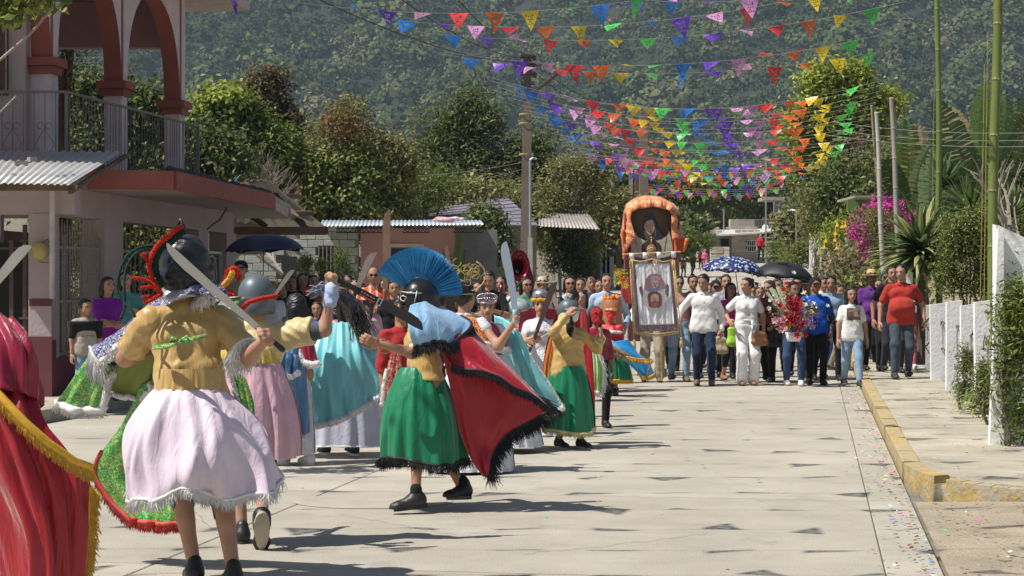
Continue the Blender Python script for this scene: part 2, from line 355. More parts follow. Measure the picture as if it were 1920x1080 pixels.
def crownpts(lobes,ncl,per,spread,shell=.75):
 vol=np.array([l[3]*l[4]*l[5]for l in lobes])**.67;pick=rng.choice(len(lobes),ncl,p=vol/vol.sum())
 Lb=np.array(lobes,float)[pick];d=rng.normal(size=(ncl,3));d/=np.linalg.norm(d,axis=1,keepdims=True)
 d[:,2]=np.where(d[:,2]<-.5,-d[:,2],d[:,2])
 rad=shell+(1-shell)*rng.random((ncl,1))+rng.normal(0,.10,(ncl,1))+.35*(rng.random((ncl,1))<.10)*rng.random((ncl,1))
 C=Lb[:,:3]+d*Lb[:,3:6]*rad
 P=np.repeat(C,per,0)+rng.normal(size=(ncl*per,3))*spread;N=np.repeat(d,per,0)
 cid=np.repeat(rng.random(ncl),per);return P,N,cid,C
def foliage(name,parent,lobes,mats,ncl=300,per=14,spread=.22,L=.16,Wd=.07,shell=.72,up=.35,kind=None):
 P,N,cid,C=crownpts(lobes,ncl,per,spread,shell);V,F=leaves(P,N,L,Wd,up=up)
 mi=np.clip(((cid*.7+rng.random(len(P))*.3)*len(mats)),0,len(mats)-1).astype(int)
 o=link(name,npmesh(name,tolocal(V,parent),F,mats,False,mi),parent)
 if kind:o['kind']=kind
 return o,C
def limbs(b,base,targets,r0,seg=5,wob=.12):
 base=Vector(base)
 for tp in targets:
  tp=Vector(tp);pts=[];mid=base.lerp(tp,.5)+Vector((0,0,(tp-base).length*.12))
  for i in range(seg+1):
   u=i/seg;p=base.lerp(mid,u).lerp(mid.lerp(tp,u),u);j=wob*math.sin(u*math.pi)
   pts.append(p+Vector((rng.uniform(-j,j),rng.uniform(-j,j),rng.uniform(-j,j)*.5)))
  b.tube(pts,[r0*(1-.85*i/seg)for i in range(seg+1)],6)
def tree(label,base,lobes,leaf,h_tr,r=.16,name='broadleaf_tree',group=None,bark=None,dens=1.0,L=.16,Wd=.07,spread=.25,per=14,nlimb=14,shell=.72,sub=None,cat='tree'):
 base=Vector(base);t=thing(name,label,cat,base,group=group)
 lob=[(base.x+l[0],base.y+l[1],base.z+l[2],l[3],l[4],l[5])for l in lobes]
 area=sum((l[3]*l[5])for l in lob)
 ncl=int(150*area**.85*dens*1.7);L*=.74;Wd*=.74
 o,C=foliage('crown',t,lob,LM[leaf],ncl,per,spread,L,Wd,shell)
 b=MB();b.smooth=True
 topz=Vector((base.x,base.y,base.z+h_tr));pts=[base-Vector((0,0,.1))]+[base.lerp(topz,u)+Vector((rng.uniform(-.06,.06),rng.uniform(-.06,.06),0))for u in(.3,.6,1)]
 b.tube(pts,[r*1.25,r,r*.85,r*.7],9)
 sel=C[rng.choice(len(C),min(nlimb,len(C)),replace=False)]
 for c in sel:
  st=base.lerp(topz,rng.uniform(.55,1));limbs(b,st,[c],r*.42)
 b.build('trunk',bark or M_bark,t)
 if sub:
  for(nm,lobs,lf,nc,lg)in sub:
   lobs=[(base.x+l[0],base.y+l[1],base.z+l[2],l[3],l[4],l[5])for l in lobs]
   foliage(nm,t,lobs,LM[lf]if isinstance(lf,str)else lf,nc,10,spread*.6,lg,lg*.6,shell)
 return t
def pl(px,py,d,w,h,dep=None):
 p=W(px,py,d);return(p.x,p.y,p.z,w*d/FP,(dep if dep else w*d/FP*.8),h*d/FP)
def ptree(label,px,d,lob,leaf,**k):
 base=G(px,d,gz(d)-.07);L=[]
 for l in lob:
  dd=d+(l[4]if len(l)>4 else 0)
  for s_ in range(6 if l[2]>25 else 3):
   an=rng.uniform(0,6.283);rr=rng.uniform(.2,.66);sc=rng.uniform(.28,.56)
   q=pl(l[0]+l[2]*rr*math.cos(an),l[1]+l[3]*rr*math.sin(an),dd+rng.uniform(-.3,.3)*l[2]*dd/FP,l[2]*sc,l[3]*sc*rng.uniform(.8,1.2));L.append((q[0]-base.x,q[1]-base.y,q[2]-base.z)+q[3:])
 h=k.pop('h_tr',max(.5,max(l[2]for l in L)*.55))
 return tree(label,base,L,leaf,h,**k)
ptree('dark leafy tree standing behind the pink arches of the terrace',200,42,[(150,215,60,70),(235,190,55,60),(290,230,50,60),(200,290,95,50),(60,230,60,60),(300,300,60,40),(380,290,50,50),(430,320,60,40)],'dark',L=.22,Wd=.10,dens=1.6,h_tr=3.2)
ptree('dark conifer glimpsed through the first terrace arch',120,33,[(122,90,22,85),(128,150,14,40),(125,20,30,50)],'dark',L=.14,Wd=.04,h_tr=5,name='conifer_tree',dens=1.6)
ptree('bright green rounded tree rising behind the terrace corner',425,55,[(425,232,62,45),(375,250,45,42),(465,250,45,40),(420,202,40,26),(350,265,30,40),(420,260,70,50),(500,290,60,50)],'mid',L=.24,Wd=.13,dens=1.6,h_tr=5.5,sub=[('crown',[(.0,-.4,6.4,.9,.8,.5)],'bright',60,.2)])
ptree('reddish brown tree rounded and dense beside the bright green tree',505,60,[(503,182,40,46),(520,230,42,50),(545,255,30,40),(485,225,30,35),(530,300,35,50)],'brown',L=.24,Wd=.12,h_tr=6,dens=1.9)
ptree('broad olive tree overgrown with vines above the corrugated awning',650,56,[(640,240,55,45),(590,300,60,60),(700,300,75,65),(650,330,95,70),(745,330,40,60),(600,370,60,50),(680,385,90,35),(540,350,35,45),(560,400,50,40),(640,420,80,40),(720,420,60,40)],'olive',L=.19,Wd=.08,h_tr=3,dens=1.9,nlimb=30,sub=[('crown',[(-.1,-1.1,5.6,.8,.5,.45),(-1.2,-1.2,3.8,.4,.4,.5)],'rust',90,.13),('crown',[(0,-1.2,3.6,1.9,.6,1.4)],'mid',160,.16)])
ptree('tall dark bamboo-like tree with pointed plumes behind the lilac roof',865,74,[(882,205,20,58),(850,230,20,62),(908,245,24,55),(872,260,40,60),(800,330,30,60),(795,240,9,50),(815,280,20,40),(940,320,36,45),(990,300,38,34),(1022,262,14,20),(870,320,60,70),(950,370,60,40),(840,350,60,50),(1010,330,25,40)],'dark',L=.34,Wd=.10,h_tr=6,dens=1.7,spread=.35)
ptree('small mid green bushy tree behind the lilac roof',800,60,[(795,350,60,25),(735,372,40,28),(840,352,40,22),(770,385,50,22)],'mid',L=.15,Wd=.07,h_tr=2)
ptree('thin sparse tree with yellowing leaves right of the utility pole',1080,67,[(1060,330,60,35),(1120,340,60,40),(1040,375,60,35),(1130,300,40,30),(1000,360,30,30),(1100,390,60,30),(950,370,40,30)],'olive',L=.17,Wd=.08,h_tr=3.4,dens=.8,r=.07,nlimb=46,bark=M_barkp,shell=.3)
ptree('glossy dark green shrub hanging over the fence left of the utility pole',910,52,[(920,450,42,55),(890,480,40,40),(950,470,25,50),(905,410,40,25)],'dark',L=.15,Wd=.08,h_tr=1.6,dens=1.7,r=.05,name='shrub',cat='shrub',spread=.14)
ptree('glossy dark green shrub hanging over the fence right of the utility pole',1075,66,[(1070,450,40,50),(1045,475,35,50),(1100,440,25,35),(1080,495,40,35),(1015,440,18,60)],'dark',L=.15,Wd=.08,h_tr=1.6,dens=1.7,r=.05,name='shrub',cat='shrub',spread=.14)
far=[(1180,330,60,25),(1260,355,70,30),(1340,350,60,30),(1420,365,60,30),(1330,400,50,30),(1390,395,60,30),(1470,345,50,40),(1180,360,60,20),(1300,425,40,25)]
for i,f in enumerate(far):
 ptree(['dark tree of the far wood left above the shrine','mid green tree of the far wood above the shrine','round tree of the far wood under the farthest bunting','tree of the far wood left of the grey upper house','low tree of the far wood right of the shrine','low bright tree of the far wood behind the beige house','tree of the far wood touching the satellite dish','low dark tree behind the far left pole pair','bushy green tree beside the far left of the climbing road'][i],f[0],128+i*4,[f,(f[0]-f[2]*.5,f[1]+20,f[2]*.6,f[3]),(f[0]+f[2]*.6,f[1]+15,f[2]*.5,f[3]*.9)],('dark','mid','mid','dark','bright','mid','dark','dark','mid')[i],L=.42,Wd=.22,spread=.5,dens=.45,h_tr=3,nlimb=5,group='trees of the far wood')
ptree('big bright green mango-like tree behind the leaning poles on the right',1570,62,[(1560,170,60,45),(1600,200,50,60),(1530,210,50,50),(1580,260,70,50),(1630,240,40,50),(1600,150,30,25),(1665,195,28,25),(1560,320,60,40),(1500,260,35,60),(1600,340,60,50)],'bright',L=.28,Wd=.12,h_tr=5,dens=1.1,sub=[('crown',[(.5,1.2,6.0,1.5,.8,1.5),(.4,-.9,4.5,1.0,.8,1.2)],'brown',240,.2),('crown',[(0,.8,4.0,1.7,1,1.5)],'dark',220,.2)])
ptree('shady tree behind the white flowering creeper',1590,50,[(1590,350,55,60),(1545,370,40,50),(1640,330,50,60),(1600,400,60,40)],'dark',L=.2,Wd=.09,h_tr=2.5,dens=1.1)
ptree('dense garden tree behind the green low roof',1730,44,[(1700,330,70,40),(1790,320,70,60),(1850,300,70,70),(1900,250,50,60),(1740,350,60,30),(1930,330,50,70)],'dark',L=.18,Wd=.08,h_tr=2.5,dens=1.0,sub=[('crown',[(2.1,-1.4,4.5,.5,.5,.5)],'rust',30,.14)])
ptree('green garden bush growing right behind the white pickets',1820,29,[(1795,470,45,55),(1840,470,50,60),(1820,425,50,30),(1780,530,30,35),(1850,530,50,40),(1890,450,40,60)],'hedge',L=.07,Wd=.035,h_tr=.7,r=.04,dens=5.0,name='hedge_bush',cat='bush',spread=.10)
ptree('leafy bush between the bougainvillea and the yucca',1675,35,[(1675,500,40,40),(1655,480,30,45),(1655,430,30,30)],'hedge',L=.08,Wd=.04,h_tr=.8,r=.04,dens=3.0,name='hedge_bush',cat='bush',spread=.12)
M_mag=[mat('bougainvillea_petal',(.50,.02,.28),rough=.6,var=.2,trans=.3),mat('bougainvillea_petal_b',(.62,.05,.38),rough=.6,var=.2,trans=.3)]
t=ptree('bougainvillea heavy with magenta flowers on the right hand bank',1640,38,[(1650,415,50,35),(1630,450,30,45),(1680,420,40,30)],'mid',L=.09,Wd=.05,h_tr=1.6,r=.04,dens=1.0,name='bougainvillea',cat='flowering shrub',spread=.16)
lob=[pl(1660,395,37.5,45,18),pl(1620,440,37.5,28,22),pl(1650,430,37.4,40,14),pl(1620,480,37.5,12,30),pl(1700,415,37.6,30,16)]
foliage('blossom',t,lob,M_mag,115,14,.08,.07,.06,.5)
M_yel=[mat('angels_trumpet',(.75,.50,.04),rough=.6,var=.1,trans=.3)]
t=ptree('pale green bush hung with yellow trumpet flowers beside the bougainvillea',1575,46,[(1570,430,35,35),(1590,460,40,30),(1550,460,25,35),(1600,490,30,30)],'bright',L=.12,Wd=.05,h_tr=1.4,r=.05,dens=1.4,name='trumpet_bush',cat='flowering shrub',spread=.16)
b=MB()
for i in range(22):
 p=W(rng.uniform(1545,1612),rng.uniform(405,490),44.6+rng.uniform(-.2,.3));b.tube([p,p-Vector((0,0,.12)),p-Vector((0,0,.2))],[.015,.02,.06],6)
b.build('blossom',M_yel,t)
for i,(lab,px,d,lb,lf)in enumerate([('round bright bush beside the woman in red on the slope',1455,88,[(1455,475,22,30),(1470,490,20,20)],'mid'),('dark scrub at the foot of the white fence on the slope',1500,82,[(1500,480,28,28),(1520,470,20,20),(1485,500,20,15)],'hedge'),('tangled dry creeper hanging over the stone bank',1590,40,[(1600,520,35,35),(1570,510,25,35),(1625,500,30,40)],'dry'),('low green hedge behind the dark shirted man on the slope',1320,104,[(1320,450,25,22),(1290,445,22,20)],'mid'),('climbing greenery over the old gate post on the right bank',1530,58,[(1530,410,25,40),(1520,385,25,30),(1545,370,20,30)],'olive')]):
 ptree(lab,px,d,lb,lf,L=.09+.0012*d,Wd=.06,h_tr=.8,r=.04,dens=2.2,name='bush',cat='bush',spread=.2)
ptree('short leafy bush in front of the tall white gate post',1880,15.8,[(1905,640,26,80),(1902,720,24,80),(1912,560,20,45),(1908,790,22,45)],'mid',L=.10,Wd=.028,h_tr=.9,r=.015,dens=6.0,name='shrub',cat='shrub',spread=.09)
ptree('small dense clipped shrub between the pickets',1845,18.3,[(1845,720,14,45),(1845,760,14,30)],'hedge',L=.035,Wd=.02,h_tr=.5,r=.02,dens=22,name='shrub',cat='shrub',spread=.05)
ptree('small yellow-flecked shrub behind the spiky leaves',1805,20.5,[(1808,670,16,40),(1812,720,14,35)],'hedge',L=.04,Wd=.02,h_tr=.5,r=.02,dens=18,name='shrub',cat='shrub',spread=.05)
for i,(px,py,hw)in enumerate(((572,505,17),(603,512,10),(640,500,20))):
 ptree(['clipped cypress in front of the block wall, left of its pair','feathery little cypress between the two clipped ones','clipped pointed cypress against the end of the block wall'][i],px,43,[(px,py+10,hw,36),(px,py-15,hw*.6,26),(px,py+40,hw*1.1,30)],'mid',L=.07,Wd=.03,h_tr=1.2,r=.03,dens=5,name='cypress',cat='shrub',spread=.08,group='small cypresses')
ptree('pale feathery palm seedling beside the block wall',440,33,[(440,565,18,18),(465,560,16,16)],'bright',L=.2,Wd=.02,h_tr=.6,r=.02,dens=2,name='palm_seedling',cat='plant')
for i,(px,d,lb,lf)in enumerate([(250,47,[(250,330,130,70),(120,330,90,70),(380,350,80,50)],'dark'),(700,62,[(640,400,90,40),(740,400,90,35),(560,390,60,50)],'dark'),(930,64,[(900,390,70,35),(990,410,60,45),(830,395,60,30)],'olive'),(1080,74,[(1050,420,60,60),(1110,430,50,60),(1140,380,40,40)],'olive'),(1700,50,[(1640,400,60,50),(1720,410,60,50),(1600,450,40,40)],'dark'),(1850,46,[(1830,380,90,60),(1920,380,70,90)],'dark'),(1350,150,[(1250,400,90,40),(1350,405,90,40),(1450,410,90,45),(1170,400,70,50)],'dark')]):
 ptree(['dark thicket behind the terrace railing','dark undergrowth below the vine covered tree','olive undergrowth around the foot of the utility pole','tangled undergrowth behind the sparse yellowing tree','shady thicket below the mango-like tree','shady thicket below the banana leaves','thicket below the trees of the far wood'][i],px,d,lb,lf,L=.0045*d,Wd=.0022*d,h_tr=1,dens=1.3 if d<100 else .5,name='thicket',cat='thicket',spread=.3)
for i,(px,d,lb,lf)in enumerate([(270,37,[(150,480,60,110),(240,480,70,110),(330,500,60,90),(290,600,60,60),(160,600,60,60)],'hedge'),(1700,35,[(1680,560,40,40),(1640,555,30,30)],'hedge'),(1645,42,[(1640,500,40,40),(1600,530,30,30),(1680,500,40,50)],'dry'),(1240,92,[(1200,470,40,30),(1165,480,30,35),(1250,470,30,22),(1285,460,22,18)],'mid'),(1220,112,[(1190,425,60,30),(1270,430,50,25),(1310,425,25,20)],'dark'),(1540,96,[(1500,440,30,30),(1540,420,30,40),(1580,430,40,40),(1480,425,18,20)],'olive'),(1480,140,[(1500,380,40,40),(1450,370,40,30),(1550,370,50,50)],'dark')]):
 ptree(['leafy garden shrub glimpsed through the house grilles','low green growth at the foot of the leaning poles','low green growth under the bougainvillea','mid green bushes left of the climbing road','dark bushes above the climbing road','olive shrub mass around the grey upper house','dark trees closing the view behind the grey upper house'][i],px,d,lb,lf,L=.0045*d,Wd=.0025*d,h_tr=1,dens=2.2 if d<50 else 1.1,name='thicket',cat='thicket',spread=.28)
def bare(label,base,h,spread,n,m,seed=1,name='bare_tree',depth=4):
 t=thing(name,label,'tree',base);b=MB();rr=random.Random(seed)
 def br(p,d,L,r,k):
  q=p+d*L;mid=p.lerp(q,.5)+Vector((rr.uniform(-.06,.06),rr.uniform(-.06,.06),0))*L
  b.tube([p,mid,q],[r,r*.8,r*.6],4,caps=False)
  if k<=0:return
  for _ in range(rr.choice((2,3,3))):
   dd=(d+Vector((rr.uniform(-1,1),rr.uniform(-1,1),rr.uniform(-.35,.75)))*spread).normalized();br(p.lerp(q,rr.uniform(.5,1)),dd,L*rr.uniform(.6,.85),r*.62,k-1)
 for _ in range(n):
  d=Vector((rr.uniform(-1,1),rr.uniform(-.7,.7),rr.uniform(.6,1.2))).normalized();br(Vector(base),d,h*.36,.05,depth)
 b.build('trunk',m,t);return t
bare('leafless grey shrub tangled behind the brick parapet',G(440,43,2.2),3.2,.75,12,M_barkp,3)
bare('pale dead branch standing over the corrugated awning',G(530,41,1.8),2.6,.6,2,M_barkp,8,depth=2)
bare('dry leafless twig arching above the gate post',G(1880,24,1.6),2.2,.9,2,M_barkp,5,depth=3)
def strap(label,c,L,Wd,n,mats,up=.5,droop=1.0,seed=1,name='yucca',trunk=0,down=0,cat='plant',stiff=.6):
 t=thing(name,label,cat,c-Vector((0,0,trunk)));rr=random.Random(seed);bs=[MB()for _ in mats]
 for i in range(n):
  az=rr.uniform(0,6.283);el=math.asin(min(.99,max(-.6,rr.uniform(-down,1))))if down else math.radians(rr.uniform(15,85))
  l=L*rr.uniform(.75,1.1);P=[];p=Vector(c)+Vector((0,0,rr.uniform(-.1,.1)*L));K=6
  side=Vector((-math.sin(az),math.cos(az),0));e=el
  for k in range(K+1):
   u=k/K;w=Wd*(1-u**2.2)*(.6+.8*min(1,u*4))*.5;d=Vector((math.cos(az)*math.cos(e),math.sin(az)*math.cos(e),math.sin(e)))
   nrm=side.cross(d);P.append([p-side*w+nrm*w*.35,p,p+side*w+nrm*w*.35]);p=p+d*l/K;e-=droop*(1-stiff)*u*.9
  bs[i%len(mats)].grid(np.array(P))
 if trunk:bb=MB();bb.cyl(c-Vector((0,0,trunk)),c,.07,.08,8);bb.build('trunk',M_bark,t)
 mb=MB()
 for i,q in enumerate(bs):mb.mi=i;mb.add(q.v,q.f)
 mb.build('leaf_rosette',mats,t);return t
YM=LM['yucca']
strap('tall yucca with yellow striped drooping leaves behind the red polo man',W(1727,470,30.2),.95,.085,280,[YM[0],YM[1],YM[0],YM[2]],down=.8,droop=.9,seed=2,trunk=1.9,stiff=.7)
strap('spiky round yucca on the bank between the two tall bamboo poles',W(1822,400,30),.75,.045,120,[YM[0],YM[1]],down=.1,droop=.25,seed=4,stiff=.9)
strap('smaller spiky yucca to the right of the near bamboo pole',W(1900,400,27),.55,.045,80,[YM[0],YM[1]],down=.15,droop=.25,seed=5,stiff=.9)
strap('dark spiky yucca behind the far tall bamboo pole',W(1770,345,34),.7,.06,70,[YM[0],YM[0]],down=.3,droop=.5,seed=6,stiff=.8)
strap('arching strap leaved plant at the foot of the pickets',R(1.92,20.6,.15),.62,.045,90,[YM[1],LM['mid'][1],LM['bright'][1]],down=0,droop=2.2,seed=9,name='strap_plant',stiff=.45)
strap('arching strap leaved plant low by the farther pickets',R(1.98,23.0,.2),.5,.04,60,[YM[1],LM['mid'][1]],down=0,droop=2.2,seed=12,name='strap_plant',stiff=.45)
strap('green strap leaved plant far up beside the round bush',W(1478,488,84),.9,.12,40,[LM['mid'][1],LM['mid'][2]],down=0,droop=.6,seed=10,name='strap_plant',stiff=.8)
M_ban=[mat('banana_leaf',(.10,.17,.03),rough=.4,var=.15,trans=.35),mat('banana_leaf_dark',(.045,.09,.02),rough=.45,var=.15,trans=.25),mat('banana_leaf_dry',(.26,.19,.10),rough=.8,var=.3,trans=.2),mat('banana_leaf_pale',(.22,.30,.14),rough=.45,var=.1,trans=.3)]
def banana(label,base,tips,m_idx,wd=.32,trunk=1.5):
 t=thing('banana_plant',label,'plant',base);c=Vector(base)+Vector((0,0,trunk));b=MB();b.smooth=True
 b.tube([base,Vector(base)+Vector((.05,0,trunk*.5)),c],[.13,.11,.09],9);b.build('stem',mat('banana_stem',(.20,.20,.09),rough=.7,var=.3),t)
 for i,tp in enumerate(tips):
  tp=Vector(tp);b=MB();K=26;mid=c.lerp(tp,.5)+Vector((0,0,.22*(tp-c).length*(1 if i%2 else .5)));rows=[]
  dirv=(tp-c).normalized();side=dirv.cross(Vector((0,-1,.35))).normalized();rib=[]
  for k in range(K+1):
   u=k/K;p=c.lerp(mid,u).lerp(mid.lerp(tp,u),u);rib.append(p)
  b.tube(rib,[.022*(1-.8*k/K)for k in range(K+1)],5)
  for k in range(4,K):
   u=(k-3)/(K-3);w=wd*(math.sin(math.pi*min(1,u*.93+.07))**.55);nx=rib[k+1]if k<K else rib[k]
   for sgn in(-1,1):
    g=.88 if rng.random()<.75 else .55;sh=Vector((0,0,-rng.uniform(.0,.12)*w));wv=w*rng.uniform(.88,1.02)
    a=rib[k];a2=rib[k].lerp(nx,g);e1=a+side*sgn*wv+sh+dirv*.05;e2=a2+side*sgn*wv+sh+dirv*.05
    m1=a.lerp(e1,.5)+Vector((0,-.02,.05*w));m2=a2.lerp(e2,.5)+Vector((0,-.02,.05*w))
    b.add([a,a2,m2,m1,e2,e1],[(0,1,2,3),(3,2,4,5)])
  b.build('leaf',M_ban[m_idx[i]],t)
banana('large banana plant behind the near bamboo pole with tattered leaves',G(1845,37,gz(37)),[W(1755,190,37),W(1855,150,37.4),W(1960,165,36.5),W(1772,200,38),W(1880,170,38),W(1800,300,36.5)],[1,0,1,2,1,1],.36,2.9)
banana('banana plant with folded leaves beside the leaning poles',G(1706,40,gz(40)),[W(1765,245,40),W(1700,225,40),W(1722,235,40.5),W(1660,300,39.5),W(1745,275,39.6)],[1,0,2,1,3],.33,2.2)
banana('young pale banana plant with one upright leaf in the garden',G(1755,36,gz(36)),[W(1748,282,36),W(1735,310,36.1),W(1775,300,36.4)],[3,3,1],.24,1.8)
banana('young banana plant in the pot of grey shrubs left of the pole',G(850,45.5,.1),[W(862,440,45.5),W(835,470,45.5),W(872,470,45.7)],[0,1,0],.13,.9)
t=thing('overhanging_branch','leafy creeper branch hanging into the upper left corner','branch',W(-60,-40,14))
foliage('leaf_spray',t,[pl(10,10,14,40,22,.2),pl(90,-8,14,40,15,.2),pl(30,28,14,22,12,.2)],LM['mid'],75,8,.06,.085,.05,.2,kind='stuff')
b=MB();b.tube([W(98,15,14),W(60,60,13.9),W(0,112,13.8),W(-40,150,13.7)],.011,6);b.tube([W(98,15,14),W(80,-20,14),W(60,-80,14)],.014,6);b.tube([W(30,180,14),W(0,210,14),W(-30,225,14)],.006,5);b.build('stem',M_barkp,t)
V=[];Fq=[];nb_=9000
s=rng.choice([0,1],nb_,p=[.75,.25]);S=np.where(s==0,rng.uniform(2.05,9,nb_),rng.uniform(-16,-12.7,nb_));T=14+rng.random(nb_)**.8*75
for i in range(nb_):
 p=R(S[i],T[i],0);p.z=gz(p.y)-.04;h=rng.uniform(.06,.28);a=rng.uniform(0,6.28);w=.012+.0006*p.y;o=len(V);dx,dy=math.cos(a),math.sin(a);l=rng.uniform(-.5,.5)*h
 V+=[(p.x-dx*w,p.y-dy*w,p.z),(p.x+dx*w,p.y+dy*w,p.z),(p.x+dx*w*.3+l,p.y+dy*w+l*.5,p.z+h),(p.x-dx*w*.3+l,p.y+l*.5,p.z+h)];Fq.append((o,o+1,o+2,o+3))
tag(link('grass',npmesh('grass',V,Fq,LM['hedge']+LM['dry'],False,rng.integers(0,6,nb_))),'rough grass and weeds on the banks beside the street','grass',kind='stuff')
M_pink=mat('plaster_pink',(.43,.345,.35),rough=.9,var=.1,vs=1.5,bump=.3,bs=20,stain=((.42,.30,.28),1.1,.58))
M_lil=mat('plaster_lilac_white',(.60,.53,.55),rough=.9,var=.14,vs=2.5,bump=.4,bs=25,stain=((.33,.31,.31),1.6,.60))
M_red=mat('paint_oxide_red',(.29,.085,.065),rough=.8,var=.15,vs=3,bump=.2,stain=((.20,.10,.09),2.5,.60))
M_redb=mat('paint_band_red',(.15,.045,.055),rough=.85,var=.1)
M_soot=mat('tar_edge',(.05,.045,.045),rough=.95,var=.3,bump=.8,bs=20)
M_iron=mat('iron_rust_white',(.34,.29,.27),rough=.7,var=.3,vs=9,stain=((.20,.12,.08),9,.52))
M_ironw=mat('iron_cream',(.19,.17,.155),rough=.6,var=.2,vs=9,stain=((.24,.15,.10),8,.58))
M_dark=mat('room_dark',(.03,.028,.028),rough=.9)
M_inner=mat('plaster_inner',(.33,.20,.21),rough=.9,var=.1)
M_tin=mat('tin_sheet',(.55,.55,.53),rough=.42,var=.16,vs=2,metal=.35,stain=((.30,.26,.22),2.6,.60))
M_tinu=mat('tin_sheet_old',(.36,.33,.30),rough=.6,var=.25,vs=2,metal=.2,stain=((.16,.10,.07),2.4,.55))
M_wood=mat('wood_weathered',(.14,.085,.055),rough=.9,var=.3,vs=4,bump=.5,bs=30)
M_block=[mat('block_%d'%i,c,rough=.95,var=.18,vs=4,bump=.5,bs=35)for i,c in enumerate(((.40,.43,.40),(.46,.47,.43),(.35,.38,.36)))]
M_brick=[mat('brick_%d'%i,c,rough=.95,var=.3,vs=7,bump=.6,bs=30)for i,c in enumerate(((.40,.19,.11),(.48,.26,.15),(.33,.17,.12),(.52,.36,.24)))]
M_mort=mat('mortar',(.30,.27,.23),rough=.95,var=.2,bump=.5)
def corr(name,A,B,C,D,pitch,amp,m,parent,nl=2,thick=.004,along=True):
 A,B,C,D=map(Vector,(A,B,C,D));w=(B-A).length;n=max(8,int(w/pitch*6));N=(B-A).cross(D-A).normalized();P=[]
 for j in range(nl+1):
  v=j/nl;row=[]
  for i in range(n+1):
   u=i/n;p=A.lerp(B,u).lerp(D.lerp(C,u),v);row.append(p+N*amp*math.sin(2*math.pi*u*w/pitch))
  P.append(row)
 b=MB();b.smooth=True;b.grid(np.array(P),thick);return b.build(name,m,parent)
def wallq(b,a,c,z0,z1,th,side=1):
 a=Vector((a[0],a[1],0));c=Vector((c[0],c[1],0));d=(c-a).normalized();n=Vector((-d.y,d.x,0))*th*side
 q=[a,c,c+n,a+n]
 if side<0:q=[a+n,c+n,c,a]
 b.hexa([p+Vector((0,0,z0))for p in q],[p+Vector((0,0,z1))for p in q])
def bricks(parent,a,c,z0,rows,bw,bh,mats,name='block',dep=.14,gap=.012,side=1,off=True,skip=None,jit=.004,tint=None):
 a=Vector((a[0],a[1],0));c=Vector((c[0],c[1],0));L=(c-a).length;d=(c-a)/L;ang=math.atan2(d.y,d.x);ms=[]
 Mi=Matrix(ROOTM[parent.name])if parent.name in ROOTM else Matrix(ROOTM[top(parent).name])
 for i,m in enumerate(mats):
  b=MB();x0=gap/2;x1=bw-gap/2;e=.008
  y0,y1=(0,dep)if side>0 else(-dep,0)
  yf=y0 if side>0 else y1;sg=1 if side>0 else-1
  A=[(x0,yf+sg*e,gap/2),(x1,yf+sg*e,gap/2),(x1,yf+sg*e,bh-gap/2),(x0,yf+sg*e,bh-gap/2)]
  F=[(x0+e,yf,gap/2+e),(x1-e,yf,gap/2+e),(x1-e,yf,bh-gap/2-e),(x0+e,yf,bh-gap/2-e)]
  Bk=[(x,yf+sg*dep,z)for x,_,z in A]
  fs=[(0,1,2,3),(4,5,1,0),(5,6,2,1),(6,7,3,2),(7,4,0,3),(8,9,5,4),(9,10,6,5),(10,11,7,6),(11,8,4,7)]
  b.add(F+A+Bk,fs);ms.append(b.mesh(name,m,None))
 for r in range(rows):
  n=int(L/bw+.001);o=(.5 if off and r%2 else 0)
  for k in range(n+(1 if not o else 0)):
   x=(k+o)*bw
   if x+bw*.6>L+.02:continue
   if skip and skip(x+bw/2,z0+(r+.5)*bh):continue
   p=a+d*x+Vector((0,0,z0+r*bh));n_=Vector((-d.y,d.x,0))*rng.uniform(-jit,jit)
   ob=link(name,ms[int(rng.integers(0,len(ms)))],parent,loc=Mi@(p+n_),rot=(0,0,ang))
   ob.scale=(min(1,(L-x)/bw),1,1)
H=thing('pink_house','two storey pink house with red arches and an iron railed terrace','house',(-6,27,0))
WX=-9.55
def dS(d):return R(WX,0)+Vector((0,0,0))
pA=Vector((-5.74,22.6,0));pB=Vector((-4.70,30.6,0));fd=(pB-pA).normalized();fn=Vector((-fd.y,fd.x,0))
def FB(t,z=0):return pA+fd*t+Vector((0,0,z))
LB=(pB-pA).length
def tpx(px):
 k=(px-960)/FP;
 return(k*pA.y-pA.x)/(fd.x-k*fd.y)
piers=[(tpx(60)-.001,tpx(103)),(tpx(195),tpx(231)),(tpx(372),tpx(391)),(tpx(424),tpx(443))]
piers=[(0.0,tpx(104)),(tpx(196),tpx(231)),(tpx(373),tpx(391)),(tpx(425),tpx(443))]
ZS=2.78;ZL=2.42
b=MB()
wallq(b,pA,pB,ZL,ZS,.30);b.build('lintel',M_pink,H)
for(t0,t1)in piers:
 b=MB();wallq(b,FB(t0),FB(t1),.15,ZL-.002,.30);b.build('pier',M_pink,H)
b=MB()
xL=(56-960)*22.6/FP
b.hexa([Vector((xL,22.585,.15)),Vector((pA.x+.004,22.585,.15)),Vector((pA.x+.02,22.9,.15)),Vector((xL,22.9,.15))],[Vector((xL,22.585,ZL+.003)),Vector((pA.x+.004,22.585,ZL+.003)),Vector((pA.x+.02,22.9,ZL+.003)),Vector((xL,22.9,ZL+.003))])
b.build('corner_pier',M_pink,H)
b=MB();b.box((xL/2+pA.x/2+.003,22.578,.52),(pA.x-xL+.02,.012,.75));b.build('plinth',M_redb,H)
b=MB();b.box((xL/2+pA.x/2+.003,22.578,1.32),(pA.x-xL+.014,.008,.09));b.build('painted_band',M_redb,H)
for(t0,t1)in piers:
 b=MB();wallq(b,FB(t0-.004)-fn*.012,FB(t1+.004)-fn*.012,.15,.85,.02);b.build('plinth',M_redb,H)
